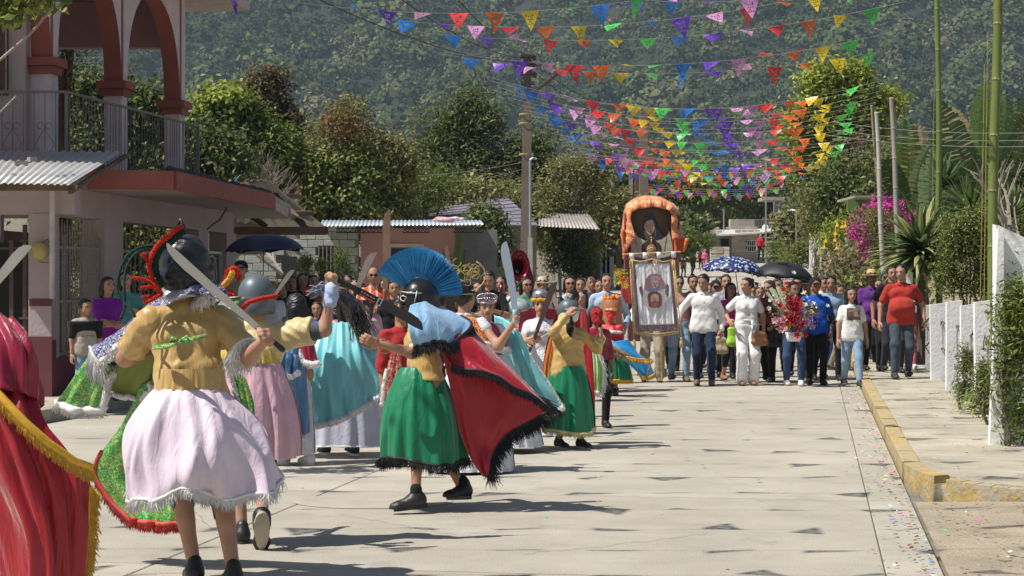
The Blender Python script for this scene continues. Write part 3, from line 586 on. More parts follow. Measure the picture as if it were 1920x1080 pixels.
b=MB();b.box((-8.6,22.75,(ZL+ZS)/2),(6.3,.3,ZS-ZL));b.build('beam',M_pink,H)
b=MB();
for(t0,t1)in((piers[0][1],piers[1][0]),(piers[1][1],piers[2][0])):wallq(b,FB(t0),FB(t1),.15,.62,.22)
b.build('dado',M_redb,H)
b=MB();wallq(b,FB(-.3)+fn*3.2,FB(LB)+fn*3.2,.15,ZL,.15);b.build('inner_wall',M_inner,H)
b=MB();b.hexa([FB(-.0,.14),FB(LB,.14),FB(LB,.14)+fn*3.2,FB(0,.14)+fn*3.2],[FB(-.0,.16),FB(LB,.16),FB(LB,.16)+fn*3.2,FB(0,.16)+fn*3.2]);b.build('floor',M_conc2,H)
b=MB();b.box((-9.1,24.2,1.3),(4.6,.15,2.5));b.build('inner_wall',M_pink,H)
b=MB();b.box((-7.6,24.1,1.33),(1.7,.02,.12));b.build('painted_band',M_redb,H)
b=MB();b.box((-7.45,24.09,.5),(1.0,.02,.7));b.build('cabinet',mat('cabinet_red',(.25,.04,.03)),H)
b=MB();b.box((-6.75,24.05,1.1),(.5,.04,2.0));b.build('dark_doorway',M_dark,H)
def grille(t0,t1,name='window_grille',n=15,z0=.62,z1=2.28,off=.08,twist=True,door=None):
 g=MB().build(name,M_iron,H)if False else None
 a=FB(t0)+fn*off;c=FB(t1)+fn*off
 fr=MB()
 for z in(z0+.04,1.33,2.02):fr.bar(a+Vector((0,0,z)),c+Vector((0,0,z)),.035)
 for u in(.02,.28 if door is None else door,.62,.98):p=a.lerp(c,u);fr.bar(p+Vector((0,0,z0)),p+Vector((0,0,z1-.1)),.04)
 g=fr.build(name,M_iron,H)
 hgt=z1-z0;bm_=MB();K=46;P=[]
 for k in range(K+1):
  an=k*1.15;P.append([(.013*math.cos(an+q),.013*math.sin(an+q),hgt*k/K)for q in(0,1.57,3.14,4.71,6.28)])
 bm_.grid(np.array(P));bm_.add([(.012,0,hgt),(-.012,0,hgt),(0,0,hgt+.09)],[(0,1,2)]);me=bm_.mesh('bar',M_iron,None)
 Mi=ROOTM[H.name]
 for i in range(n):
  p=a.lerp(c,(i+.7)/(n+.4))+Vector((0,0,z0+rng.uniform(-.01,.01)));link('bar',me,g,loc=Mi@p).scale=(1,1,rng.uniform(.96,1.04))
grille(piers[0][1],piers[1][0],n=19);grille(piers[1][1],piers[2][0]-.1,n=17)
a=FB(piers[2][1])+fn*.1;c=FB(piers[3][0])+fn*.1
fr=MB()
for u in(0,1):fr.bar(a.lerp(c,u)+Vector((0,0,.15)),a.lerp(c,u)+Vector((0,0,2.1)),.05)
for z in(.2,.8,1.45,2.08):fr.bar(a+Vector((0,0,z)),c+Vector((0,0,z)),.04)
dr=fr.build('iron_door',mat('iron_white',(.6,.6,.58),rough=.5),H)
b=MB()
for zc in(1.13,1.77):
 m_=a.lerp(c,.5)+Vector((0,0,zc))
 for r_ in(.1,.26):b.tube([m_+fd*(r_*math.cos(q))+Vector((0,0,r_*math.sin(q)))for q in np.linspace(0,6.283,17)],.012,4,False)
 for q in range(4):b.bar(m_,m_+fd*.34*math.cos(q*1.57+.78)+Vector((0,0,.34*math.sin(q*1.57+.78))),.012)
b.build('tracery',_mc['iron_white'],dr)
fr=MB()
for px in(12,32,70):pass
for px in(22,47):p=G(px,22.9);fr.bar(p+Vector((0,0,.15)),p+Vector((0,0,2.3 if px>30 else 2.1)),.05)
for z in(2.0,1.0,.4):fr.bar(Vector((-8,22.9,z)),Vector((-6.05,22.9,z)),.03)
fr.bar(G(38,22.86,2.1),G(62,22.86,2.1),.03);fr.bar(G(36,22.86,1.12),G(62,22.86,1.12),.03)
fr.build('porch_bars',mat('iron_dark',(.09,.06,.055),rough=.7,var=.3),H)
sA=W(300,341,22.7);sB=W(511,389,29.4);zt=3.02
s0=Vector((-5.45,23.3,0));s1=Vector((sA.x,23.6,0));s2=Vector((sB.x,29.4,0));s3=Vector((sB.x-.2,33.5,0));s4=Vector((-13,33.5,0));s5=Vector((-13,23.3,0))
b=MB();poly=[s5,s0,s1,s2,s3,s4];b.prism([p+Vector((0,0,ZS+.004))for p in poly],(0,0,.16));b.build('eave_slab',mat('slab_soffit',(.42,.34,.31),rough=.9,var=.2,stain=((.22,.2,.18),1.8,.58)),H)
b=MB()
for p,q in((s0,s1),(s1,s2)):
 d_=(q-p).normalized();n_=Vector((d_.y,-d_.x,0));b.hexa([p+n_*.003+Vector((0,0,ZS-.01)),p+n_*.05+Vector((0,0,ZS-.01)),q+n_*.05+Vector((0,0,ZS-.01)),q+n_*.003+Vector((0,0,ZS-.01))],[p+n_*.003+Vector((0,0,zt)),p+n_*.05+Vector((0,0,zt)),q+n_*.05+Vector((0,0,zt)),q+n_*.003+Vector((0,0,zt))])
b.build('fascia',M_red,H)
b=MB();K=60;pts=[]
for i in range(K+1):pts.append(s1.lerp(s2,i/K)+Vector((-.06+rng.uniform(-.02,.02),0,zt+.01+rng.uniform(-.015,.02))))
b.tube(pts,.055,6,flat=1.2);b.build('tarred_edge',M_soot,H)
b=MB();b.prism([p+Vector((0,0,ZS+.17))for p in poly],(0,0,.07));b.build('terrace_floor',M_conc2,H)
UZ=ZS+.24
cols_=[(84,25.5,62,105),(217,28.4,201,235),(327,31.4,311,345)]
cw=.28;cent=[]
for(px,d,x0,x1)in cols_:cent.append(Vector(((px-960)*d/FP-.0,d,0)))
cd_=(cent[2]-cent[0]).normalized();cn=Vector((-cd_.y,cd_.x,0));ZC=[4.72,4.66,4.64];ZC=[4.66]*3;ZT=6.52
ax=Matrix((cn,cd_,Vector((0,0,1)))).transposed()
for i,c in enumerate(cent):
 b=MB();b.box(c+Vector((0,0,(UZ+4.5)/2)),(cw,cw,4.5-UZ),ax=ax);col_=b.build('column',M_lil,H)
 b=MB();b.box(c+Vector((0,0,4.55)),(cw+.09,cw+.09,.11),ax=ax);b.box(c+Vector((0,0,4.665)),(cw+.2,cw+.2,.115),ax=ax);b.build('capital',M_red,col_)
def archwall(ca,cb,zs,ztop,th,parent,m,rise):
 L=(cb-ca).length;d=(cb-ca)/L;n=Vector((-d.y,d.x,0))*th/2;K=22;h=cw/2
 prof=[]
 for k in range(K+1):
  u=math.pi*(k/K);x=h+(L-2*h)*(1-math.cos(u))/2;z=zs+rise*math.sin(u)**.9;prof.append((x,z))
 fb=MB()
 for sgn in(1,-1):
  top_=[ca+d*x+Vector((0,0,ztop))+n*sgn for x,z in prof];bot=[ca+d*x+Vector((0,0,z))+n*sgn for x,z in prof]
  fb.add(bot+top_,[((k,k+1,K+1+k+1,K+1+k)if sgn<0 else(k+1,k,K+1+k,K+1+k+1))for k in range(K)])
  p0=[ca+Vector((0,0,zs))+n*sgn,ca+d*h+Vector((0,0,zs))+n*sgn,ca+d*h+Vector((0,0,ztop))+n*sgn,ca+Vector((0,0,ztop))+n*sgn];fb.add(p0,[(0,1,2,3)if sgn<0 else(3,2,1,0)])
  p0=[cb-d*h+Vector((0,0,zs))+n*sgn,cb+Vector((0,0,zs))+n*sgn,cb+Vector((0,0,ztop))+n*sgn,cb-d*h+Vector((0,0,ztop))+n*sgn];fb.add(p0,[(0,1,2,3)if sgn<0 else(3,2,1,0)])
 w=fb.build('arch_wall',m,parent)
 ib=MB();ib.smooth=True
 A=[ca+d*x+Vector((0,0,z))+n*.99 for x,z in prof];B=[ca+d*x+Vector((0,0,z))-n*.99 for x,z in prof]
 A2=[p+Vector((0,0,-.004))for p in A];ib.add(A+B,[(k,k+1,K+1+k+1,K+1+k)for k in range(K)]);ib.build('intrados',M_red,w)
 return w
zs=4.725
archwall(cent[0],cent[1],zs,ZT,cw,H,M_lil,1.62);archwall(cent[1],cent[2],zs,ZT,cw,H,M_lil,1.62)
cm=cent[0]-cd_*2.9;archwall(cm,cent[0],zs,ZT,cw,H,M_lil,1.62)
e0=cent[2];b=MB()
for c in cent:b.box(c+cn*(-cw/2-.006)+cd_*(-.11)+Vector((0,0,(zs+ZT)/2)),(.01,.07,ZT-zs),ax=ax)
b.build('painted_strip',M_red,H)
b=MB();b.box(cent[2]-Vector((0,0,0))+cd_*.02+Vector((0,0,(zs+ZT)/2)),(cw+.004,cw*1.0,ZT-zs),ax=ax);b.build('arch_wall_end',M_lil,H)
b=MB();q0=cent[0]-cd_*3.5-cn*.9;q1=cent[2]+cd_*1.6-cn*.9;pr=[q0,q1,q1+cn*6,q0+cn*6];b.prism([p+Vector((0,0,ZT+.004))for p in pr],(0,0,.16));b.build('roof_slab',mat('roof_slab',(.52,.42,.40),rough=.9,var=.15),H)
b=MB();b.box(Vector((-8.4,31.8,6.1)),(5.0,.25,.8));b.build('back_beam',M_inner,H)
b=MB();b.box(Vector((-9.3,30.6,4.7)),(3.0,.25,3.4));b.build('upper_wall',M_pink,H)
b=MB();x1=(48-960)*25.2/FP;b.box(((x1-12)/2,25.3,4.75),(x1+12,.2,3.5));uw=b.build('upper_wall',M_pink,H)
b=MB();b.box(((16-960)*25.2/FP-.6,25.18,4.75),(1.2,.06,1.15));wf=b.build('window',mat('window_brown',(.11,.055,.04),rough=.6),H)
b=MB()
for i in range(7):b.bar(Vector(((14-960)*25.2/FP-i*.11,25.13,4.2)),Vector(((14-960)*25.2/FP-i*.11,25.13,5.3)),.018)
b.build('window_bars',M_iron,wf)
Ra=Vector((-6.02,24.5,0));Rb=Vector((-5.14,29.7,0));rz0,rz1=UZ,4.15
rail=MB();rail.bar(Ra+Vector((0,0,rz1)),Rb+Vector((0,0,rz1)),.035);rail.bar(Ra+Vector((0,0,rz0+.08)),Rb+Vector((0,0,rz0+.08)),.03)
rail.bar(Ra+Vector((0,0,rz1)),Vector((-9,24.5,rz1)),.035);rail.bar(Ra+Vector((0,0,rz0)),Ra+Vector((0,0,rz1)),.04);rail.bar(Rb+Vector((0,0,rz0)),Rb+Vector((0,0,rz1)),.04)
rl=rail.build('railing',M_ironw,H)
b=MB();b.box((0,0,(rz1-rz0)/2),(.011,.011,rz1-rz0));barm=b.mesh('baluster',M_ironw,None);Mi=ROOTM[H.name];n=48
for i in range(1,n):link('baluster',barm,rl,loc=Mi@(Ra.lerp(Rb,i/n)+Vector((0,0,rz0))),rot=(rng.uniform(-.01,.01),rng.uniform(-.01,.01),0))
for i in range(1,12):link('baluster',barm,rl,loc=Mi@(Ra+Vector((-i*.145*1.0,0,rz0))))
for xc in(-6.02-.29*1.0-.0,-6.02-.58*1.0-.145,-6.02-1.17):
 b=MB();c=Vector((xc,24.48,rz0+.42));dd=.13
 b.tube([c+Vector((0,0,.22)),c+Vector((dd,0,0)),c+Vector((0,0,-.22)),c+Vector((-dd,0,0)),c+Vector((0,0,.22))],.006,4,False)
 for sx_ in(-1,1):
  for sz_ in(-1,1):
   cc_=c+Vector((sx_*.055,0,sz_*.25));b.tube([cc_+Vector((.045*math.cos(q),0,.045*math.sin(q)))for q in np.linspace(0,5.2,10)],.006,4,False)
 b.build('scroll',M_ironw,rl)
b=MB();b.smooth=True;p=W(75,470,22.52);b.lathe([(0,0),(.09,0),(.105,.02),(.105,.10),(.0,.10)],p+Vector((0,.06,0)),18,rot=Matrix.Rotation(math.pi/2,3,'X'));b.build('meter',mat('meter_yellow',(.42,.33,.12),rough=.6,var=.25),H)
b=MB();b.tube([p+Vector((.03,-.02,.1)),p+Vector((.1,-.03,.14)),p+Vector((.16,-.03,.03)),p+Vector((.14,-.03,-.15)),p+Vector((0,-.03,-.14))],.006,5);b.build('cable',M_soot,H);b=MB();b.tube([W(168,337,22.5),W(150,352,22.5),W(95,338,22.5),W(60,322,22.4)],.008,5);b.build('cable',M_soot,H);b=MB()
b.tube([W(422,378,28.8),W(424,392,28.8),W(412,412,28.8),W(400,420,28.8),W(388,430,28.8)],.012,5);b.build('cable',M_soot,H)
b=MB();b.cyl(W(98,350,22.45),W(98,560,22.45),.035,n=8);b.build('drain_pipe',mat('pipe_pale',(.55,.5,.5),rough=.6),H)
ro=MB();ea=[Vector((-9.3+i*.0,21.2,2.72))for i in range(1)]
A=W(-120,341,21.0);B=W(131,346,21.0);Cc=W(232,284,24.0);D=W(-100,283,24.0)
n=4
for i in range(n):
 u0,u1=i/n,(i+1)/n+.012;corr('roof_sheet',A.lerp(B,u0),A.lerp(B,min(u1,1)),D.lerp(Cc,min(u1,1)),D.lerp(Cc,u0),.076,.012,M_tin,H)
b=MB();b.box((W(10,352,21.15)),(1.7,.06,.07));b.tube([W(131,360,21.1),W(236,292,24)],.035,4);b.build('roof_batten',M_wood,H)
b=MB();b.box(W(40,311,22.6)+Vector((0,0,.03)),(.17,.1,.06),.3);b.build('loose_stone',M_mort,H);b=MB();b.box(W(60,304,22.9)+Vector((0,0,.03)),(.1,.08,.06),.8);b.build('loose_stone',M_mort,H)
BH=thing('brick_shed','raw brick parapet under a ragged tin edge beyond the pink terrace','wall',G(430,36,0))
bricks(BH,W(345,380,36),W(497,380,36),W(0,384,36).z,5,.24,.09,M_brick,'brick',.14,.018,jit=.02)
b=MB();b.box(W(421,372,36.1),(1.62,.16,.5));b.box(W(421,430,36.15),(1.62,.2,1.0));b.build('mortar_core',M_mort,BH)
corr('roof_sheet',W(345,356,35.7),W(468,360,35.8),W(480,355,36.5),W(345,352,36.4),.09,.014,M_wood,BH)
b=MB()
for q in([(470,372),(452,390),(478,408),(498,398),(486,378),(466,370)],[(430,362),(444,386),(462,402),(497,408)],[(462,366),(464,400)],[(440,358),(428,372),(432,388)]):
 b.tube([W(x+10,y-30,35.7)for x,y in q],.012,5)
b.build('knotted_rope',mat('rope_blue',(.16,.33,.38),rough=.8),BH)
AW=thing('tin_awning','rusty corrugated awning on dark wooden rafters seen from below','awning',G(540,36,0))
A,B=W(445,432,33),W(615,432,34);Cc,D=W(655,438,41),W(480,345,41)
corr('roof_sheet',W(462,338,34),W(500,338,34),W(616,431,40.5),W(540,436,40.5),.12,.02,M_tinu,AW,3,.006)
corr('roof_sheet',W(445,398,32),W(560,404,33),W(600,430,39),W(445,430,39),.2,.025,M_tinu,AW,3,.006)
b=MB();b.bar(W(442,433,33),W(612,433,34),.14);b.build('rafter',M_wood,AW)
for(x0,y0,x1,y1,d0,d1)in((497,348,575,428,36,34),(470,405,500,425,33.5,33.5),(508,368,560,368,36,37),(480,400,585,400,34.5,35.5)):
 b=MB();b.bar(W(x0,y0,d0),W(x1,y1,d1),.09);b.build('rafter',M_wood,AW)
KH=thing('block_house','low house of unpainted blocks and a pink wall under a flat pale tin roof','house',G(700,46,0));D0=46.0
g0=gz(46)-.05;zt=W(0,428,D0).z
def Xp(px,d=D0):return(px-960)*d/FP
b=MB();b.box(((Xp(680)+Xp(848))/2,D0+.1,(g0+zt)/2),(Xp(848)-Xp(672),.2,zt-g0));b.build('pink_wall',mat('plaster_dusty_pink',(.46,.25,.235),rough=.9,var=.08,vs=1,bump=.2,stain=((.36,.20,.19),1.2,.6)),KH)
b=MB();b.box(((Xp(848)+Xp(930))/2,D0+1.2,(g0+zt)/2),(Xp(930)-Xp(845),.2,zt-g0));b.build('grey_wall',mat('plaster_grey',(.20,.20,.21),rough=.9,var=.15),KH)
b=MB();b.box(((Xp(380)+Xp(672))/2,D0+.16,(g0+zt)/2),(Xp(672)-Xp(380)-.01,.2,zt-g0));b.build('mortar_core',M_mort,KH)
bricks(KH,(Xp(385),D0),(Xp(671),D0),g0,14,.40,.2,M_block,'block',.06,.014,skip=lambda x,z:(Xp(528)<x+Xp(385)<Xp(556))or(Xp(596)<x+Xp(385)<Xp(630)and z>1.5 and z<2.6))
b=MB();b.box(((Xp(528)+Xp(556))/2,D0-.01,(g0+2.3)/2),(Xp(556)-Xp(528),.08,2.3-g0));b.build('door',M_dark,KH)
b=MB();b.box(((Xp(596)+Xp(630))/2,D0+.02,2.05),(Xp(630)-Xp(596),.06,1.05));w_=b.build('window',M_dark,KH)
b=MB();
for i in range(5):b.bar(Vector((Xp(598+i*7.5),D0-.03,1.55)),Vector((Xp(598+i*7.5),D0-.03,2.55)),.02)
b.build('window_bars',M_iron,w_)
b=MB()
for(x0,y0,x1,y1)in((728,457,795,463),(728,463,733,520),(790,463,795,520)):b.box(((Xp(x0)+Xp(x1))/2,D0-.02,(W(0,y0,D0).z+W(0,y1,D0).z)/2),(Xp(x1)-Xp(x0),.05,W(0,y0,D0).z-W(0,y1,D0).z))
wf=b.build('window_frame',mat('frame_cream',(.5,.48,.42),rough=.7),KH)
b=MB();b.box((Xp(761.5),D0-.005,W(0,495,D0).z),(Xp(790)-Xp(733),.01,.8));b.build('window_pane',mat('glass_dark',(.03,.035,.04),rough=.1),wf)
A=W(600,424,44.6);B=W(905,421,44.6);Cc=W(898,413,48.5);D=W(604,413,48.5);n=5
for i in range(n):corr('roof_sheet',A.lerp(B,i/n),A.lerp(B,(i+1.04)/n),D.lerp(Cc,(i+1.04)/n),D.lerp(Cc,i/n),.1,.014,mat('tin_pale_blue',(.50,.56,.62),rough=.4,var=.1,metal=.2),KH,1)
for x0,x1 in((630,700),(700,720),(756,805),(850,905)):
 b=MB();z1_,z0_=W(0,428,45).z,W(0,436,45).z;b.bar(Vector((Xp(x0,45),45,z1_)),Vector((Xp(x1,45),45,z1_)),.025);b.bar(Vector((Xp(x0,45),45,z0_)),Vector((Xp(x1,45),45,z0_)),.025)
 k=max(2,int((x1-x0)/8));
 for i in range(k):u=Xp(x0+(x1-x0)*i/k,45);v=Xp(x0+(x1-x0)*(i+.5)/k,45);w=Xp(x0+(x1-x0)*(i+1)/k,45);b.bar(Vector((u,45,z0_)),Vector((v,45,z1_)),.018);b.bar(Vector((v,45,z1_)),Vector((w,45,z0_)),.018)
 b.build('lattice_girder',M_soot,KH)
t_=thing('laundry_heap','pink and white cloth heaped on the pale tin roof','cloth',W(835,410,46.5));b=MB();b.smooth=True
for i in range(9):b.ball(W(818+i*6,411+rng.uniform(-2,2),46.5+rng.uniform(-.2,.2)),rng.uniform(.06,.12),8,(1.5,1,.6))
b.build('folds',mat('cloth_pinkwhite',(.62,.30,.32),col2=(.7,.66,.66),pat='n',ps=6,pt=.52),t_)
LH=thing('lilac_roof_house','house with a broad dusty lilac tiled roof half hidden by shrubs','house',G(860,60,0))
A=W(760,425,58);B=W(1010,425,58);Cc=W(925,348,66);D=W(760,388,66);Mt=mat('roof_lilac',(.19,.17,.21),rough=.8,var=.2,vs=2)
rows=12
for r in range(rows):
 p0,p1=A.lerp(D,r/rows),B.lerp(Cc,r/rows);q0,q1=A.lerp(D,(r+1.15)/rows),B.lerp(Cc,(r+1.15)/rows);b=MB();N_=(B-A).cross(D-A).normalized()
 b.hexa([p0+N_*.02,p1+N_*.02,q1-N_*.02,q0-N_*.02],[p0+N_*.06,p1+N_*.06,q1+N_*.02,q0+N_*.02]);b.build('roof_course',Mt,LH)
b=MB();b.box(W(885,470,59),(4.2,.2,1.9));b.build('wall',mat('wall_brown',(.22,.19,.16),rough=.9,var=.2),LH)  # even brown wall colour with random variation
corr('roof_sheet',W(1010,424,60),W(1125,430,60),W(1105,402,66),W(1010,400,66),.12,.015,M_tinu,LH,1)
SH=thing('tin_shack','open timber shack with a pale sheet roof just left of the shrine','shack',G(1150,76,gz(76)))
b=MB();b.hexa([W(1085,380,74),W(1167,388,74),W(1167,380,80),W(1085,374,80)],[W(1085,376,74),W(1167,384,74),W(1167,376,80),W(1085,370,80)]);b.build('roof_sheet',M_tin,SH)
b=MB();b.hexa([W(1010,420,73),W(1100,438,73),W(1145,440,79),W(1060,400,79)],[W(1010,416,73),W(1100,434,73),W(1145,436,79),W(1060,396,79)]);b.build('roof_sheet',M_tinu,SH)
for px in(1112,1120,1160):b=MB();b.bar(W(px,395,75),G(px,75,gz(75)),.22);b.build('post',M_wood,SH)
for px in(1128,1136,1144):b=MB();b.bar(W(px,395,77),G(px,77,gz(77)),.3);b.build('board',mat('board_white',(.55,.56,.56),rough=.8,var=.15),SH)
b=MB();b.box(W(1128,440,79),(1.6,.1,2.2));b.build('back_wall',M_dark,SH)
b=MB();b.bar(W(1075,434,74),W(1150,440,74),.2);b.build('beam',M_wood,SH)
for i,(px,py,c)in enumerate(((1142,408,(.35,.02,.03)),(1150,450,(.25,.02,.02)),(1148,465,(.02,.02,.03)))):
 b=MB();b.smooth=True;b.ball(W(px,py,73.6),.3,8,(.8,.3,1.2));tag(b.build('hanging_garment',mat('garment_%d'%i,c,var=.2)),['bright red garment hung under the pale shack roof','dark red garment hung lower by the shrine','black garment hung lowest in the shack'][i],'garment')
b=MB();b.box(W(1100,432,73),(.9,.4,.06));b.box(W(1078,433,73.2),(.4,.4,.05));tag(b.build('blue_tarpaulin',mat('tarp_blue',(.05,.16,.42),rough=.5,var=.1)),'strip of blue tarpaulin on the grey shack roof','tarpaulin')
D1=112.0;z0=gz(112);BHs=thing('beige_house','low unplastered beige house up the slope with a barred window and flat roof','house',G(1400,D1,z0))
M_bg=[mat('block_beige_%d'%i,c,rough=.95,var=.1)for i,c in enumerate(((.42,.36,.29),(.47,.41,.33),(.38,.33,.27)))]
def X1(px,d=D1):return(px-960)*d/FP
def ZZp(py,d=D1):return CZ-(py-540)*d/FP
b=MB();b.box(((X1(1372)+X1(1425))/2,D1+2,(z0+ZZp(440))/2-.3),(X1(1425)-X1(1372),4,ZZp(440)-z0+.6));b.box(((X1(1328)+X1(1372))/2-.01,D1+3,(z0+ZZp(442))/2-.3),(X1(1372)-X1(1328),4,ZZp(442)-z0+.6));b.build('mortar_core',_mc['block_beige_2'],BHs)
bricks(BHs,(X1(1372),D1-.02),(X1(1425),D1-.02),z0-.4,13,.4,.2,M_bg,'block',.015,.02,skip=lambda x,z:X1(1398)<x+X1(1372)<X1(1420)and ZZp(473)<z<ZZp(450))
bricks(BHs,(X1(1328),D1+.98),(X1(1372),D1+.98),z0-.4,13,.4,.2,M_bg,'block',.015,.02,skip=lambda x,z:X1(1328)<x+X1(1328)<X1(1336)or(X1(1355)<x+X1(1328)<X1(1370)and z>z0+.4))
b=MB();b.box((X1(1333),D1+.99,(z0+ZZp(455))/2),(.5,.03,ZZp(455)-z0));b.build('door',mat('wood_dark',(.12,.07,.05)),BHs)
b=MB();b.box((X1(1362),D1+.98,(ZZp(447)+ZZp(480))/2),(.5,.03,1.1));b.build('window',M_dark,BHs)
b=MB();b.box((X1(1409),D1-.0,ZZp(461.5)),(.68,.03,.72));w_=b.build('window',M_dark,BHs);b=MB()
for i in range(5):x_=X1(1401+i*4);b.bar(Vector((x_,D1-.05,ZZp(472))),Vector((x_,D1-.05,ZZp(451))),.03)
for y_ in(451,461,472):b.bar(Vector((X1(1400),D1-.05,ZZp(y_))),Vector((X1(1419),D1-.05,ZZp(y_))),.04)
b.build('window_bars',mat('bars_white',(.7,.7,.68),rough=.5),w_)
b=MB();b.hexa([W(1344,443,110),W(1432,438,110),W(1502,430,118),W(1340,434,118)],[W(1344,440,110),W(1432,435,110),W(1502,427,118),W(1340,431,118)]);b.build('roof_slab',mat('roof_pale',(.55,.53,.50),rough=.8,var=.15),BHs)
b=MB();b.hexa([W(1303,440,111.5),W(1346,441,111.5),W(1350,437,117),W(1310,436,117)],[W(1303,438,111.5),W(1346,439,111.5),W(1350,435,117),W(1310,434,117)]);b.build('roof_sheet',M_tinu,BHs)
b=MB();b.box((X1(1425),121,ZZp(424,121)),(1.6,1,.9));b.build('parapet',_mc['block_beige_1'],BHs)
rl=MB();rl.bar(W(1385,412,119),W(1456,412,119),.05);rl.bar(W(1385,432,119),W(1456,432,119),.05);rlo=rl.build('balcony_railing',M_iron,BHs)
b=MB();b.box((0,0,.35),(.03,.03,.72));bm2=b.mesh('baluster',M_iron,None)
for i in range(24):link('baluster',bm2,rlo,loc=ROOTM[BHs.name]@W(1386+i*3,432,119))
for i in range(12):
 link('cinder_block',None)if False else None
stk=thing('block_stack','stack of pale cinder blocks in front of the beige house','blocks',G(1346,106,gz(106)))
bricks(stk,(X1(1332,106),106),(X1(1368,106),106),gz(106),6,.38,.2,[_mc['block_beige_1'],mat('block_white',(.6,.57,.5),rough=.9,var=.1)],'block',.3,.02,off=False,jit=.02)
UH=thing('grey_house','grey rendered upper house behind the satellite dishes with a flat concrete roof','house',G(1490,124,gz(124)))
D2=124;b=MB();b.box((X1(1482,D2),D2+1,ZZp(405,D2)),(X1(1508,D2)-X1(1460,D2),2,2.6));b.build('wall',mat('render_grey',(.24,.25,.27),rough=.9,var=.1),UH)
b=MB();b.box((X1(1470,D2),D2,ZZp(374,D2)),(X1(1520,D2)-X1(1433,D2),3,.22));b.build('roof_slab',mat('slab_grey',(.35,.34,.32),rough=.9,var=.1),UH)
b=MB();b.hexa([W(1468,424,121),W(1500,414,121),W(1502,412,122.5),W(1470,420,122.5)],[W(1468,421,121),W(1500,411,121),W(1502,409,122.5),W(1470,417,122.5)]);b.build('roof_sheet',mat('sheet_green',(.22,.33,.28),rough=.6,var=.1),UH)
M_dish=mat('dish_white',(.68,.72,.74),rough=.5,var=.05)
for i,(px,py,r_,d,lab)in enumerate(((1486,402,9.5,120,'round white satellite dish on the grey upper house'),(1530,370,10.5,80,'white satellite dish half hidden by leaves near the big tree'),(1435,428,6.5,118,'pale satellite dish lying low beside the balcony railing'))):
 t_=thing('satellite_dish',lab,'satellite dish',W(px,py,d));rad=r_*d/FP;b=MB();b.smooth=True
 q=Euler((math.radians(75),0,math.radians(-18+10*i))).to_matrix();b.lathe([(rad*u,.35*rad*u*u)for u in np.linspace(0,1,7)]+[(rad,.35*rad+.02),(rad*.02,.03)],W(px,py,d),22,rot=q);b.build('reflector',M_dish,t_)
 b=MB();c_=W(px,py,d);b.bar(c_+Vector((0,0,-rad*.9)),c_+q@Vector((0,0,rad*1.0)),.02);b.box(c_+q@Vector((0,0,rad*1.0)),(.1,.1,.1));b.build('feed_arm',M_soot,t_)
 b=MB();b.bar(c_+Vector((0,.1,0)),c_+Vector((0,.1,-rad-.5)),.05);b.build('mast',M_iron,t_)
M_wf=mat('whitewash',(.86,.86,.84),rough=.85,var=.06,vs=3,bump=.35,bs=25,stain=((.66,.66,.63),2.8,.66))
def picket(parent,s,t,w,z0,z1,lean=0.0,name='fence_board',th=.05,notch=False):
 b=MB();p=R(s,t,z0);q=Matrix.Rotation(-RA+math.pi/2*0,3,'Z');hw=w/2
 zs_=[z1,z1+rng.uniform(-.03,.03)]
 A_=[R(s-th/2,t-hw,z0),R(s+th/2,t-hw,z0),R(s+th/2,t+hw,z0),R(s-th/2,t+hw,z0)]
 l_=Vector((lean,0,0));B_=[Vector((a_.x,a_.y,zs_[0]if i in(0,1)else zs_[1]))+l_ for i,a_ in enumerate(A_)]
 b.hexa(A_,B_);return b.build(name,M_wf,parent)
F1=thing('picket_fence','whitewashed upright board fence along the right pavement, tied with wire','fence',R(1.87,18,0))
px=1858.0;i=0
while px>1652:
 k_=(px-960)/FP;d=1.93/(k_*CA-SA);w=(29 if px>1700 else 16)*d/FP;zt_=CZ-(568+rng.uniform(-5,5))*d/FP+540*d/FP;c_=G(px-13,d,0);z0_=gz(d)
 zt_=max(zt_,z0_+.9);ln=rng.uniform(-.02,.02);b=MB()
 b.hexa([c_+Vector((-w/2,0,z0_)),c_+Vector((w/2,0,z0_)),c_+Vector((w/2,.07,z0_)),c_+Vector((-w/2,.07,z0_))],[c_+Vector((-w/2+ln,0,zt_-.015)),c_+Vector((w/2+ln,0,zt_+.01)),c_+Vector((w/2+ln,.07,zt_+.01)),c_+Vector((-w/2+ln,.07,zt_-.015))]);b.build('fence_board',M_wf,F1)
 px-=28 if px>1700 else 17
 if i==3:px-=4
 i+=1
b=MB()
for z in(.95,.55):b.tube([R(1.86+rng.uniform(-.015,.015),t_,z+.05*math.sin(t_*2.1)+gz(t_))for t_ in np.arange(16.7,42,.35)],.012,5)
for t_ in np.arange(16.9,36,.55):b.tube([R(1.855,t_,.98),R(1.845,t_+.1,.9),R(1.855,t_+.2,.7+rng.uniform(-.1,.1)),R(1.85,t_+.12,.6)],.006,4)
b.build('wire',mat('wire_brown',(.13,.09,.06),rough=.9,var=.2),F1)
gp=thing('gate_post','tall whitewashed gate post of the near garden, cut off by the right frame edge','post',W(1895,800,15.9));
b=MB();x0,x1=(1872-960)*16/FP,(1990-960)*16/FP;tz=W(0,418,16).z;b.hexa([Vector((x0,16,0)),Vector((x1,16,0)),Vector((x1,16.35,0)),Vector((x0+.04,16.35,0))],[Vector((x0,16,tz-.02)),Vector((x1,16,tz-.28)),Vector((x1,16.35,tz-.28)),Vector((x0+.04,16.35,tz))]);b.build('board',M_wf,gp)
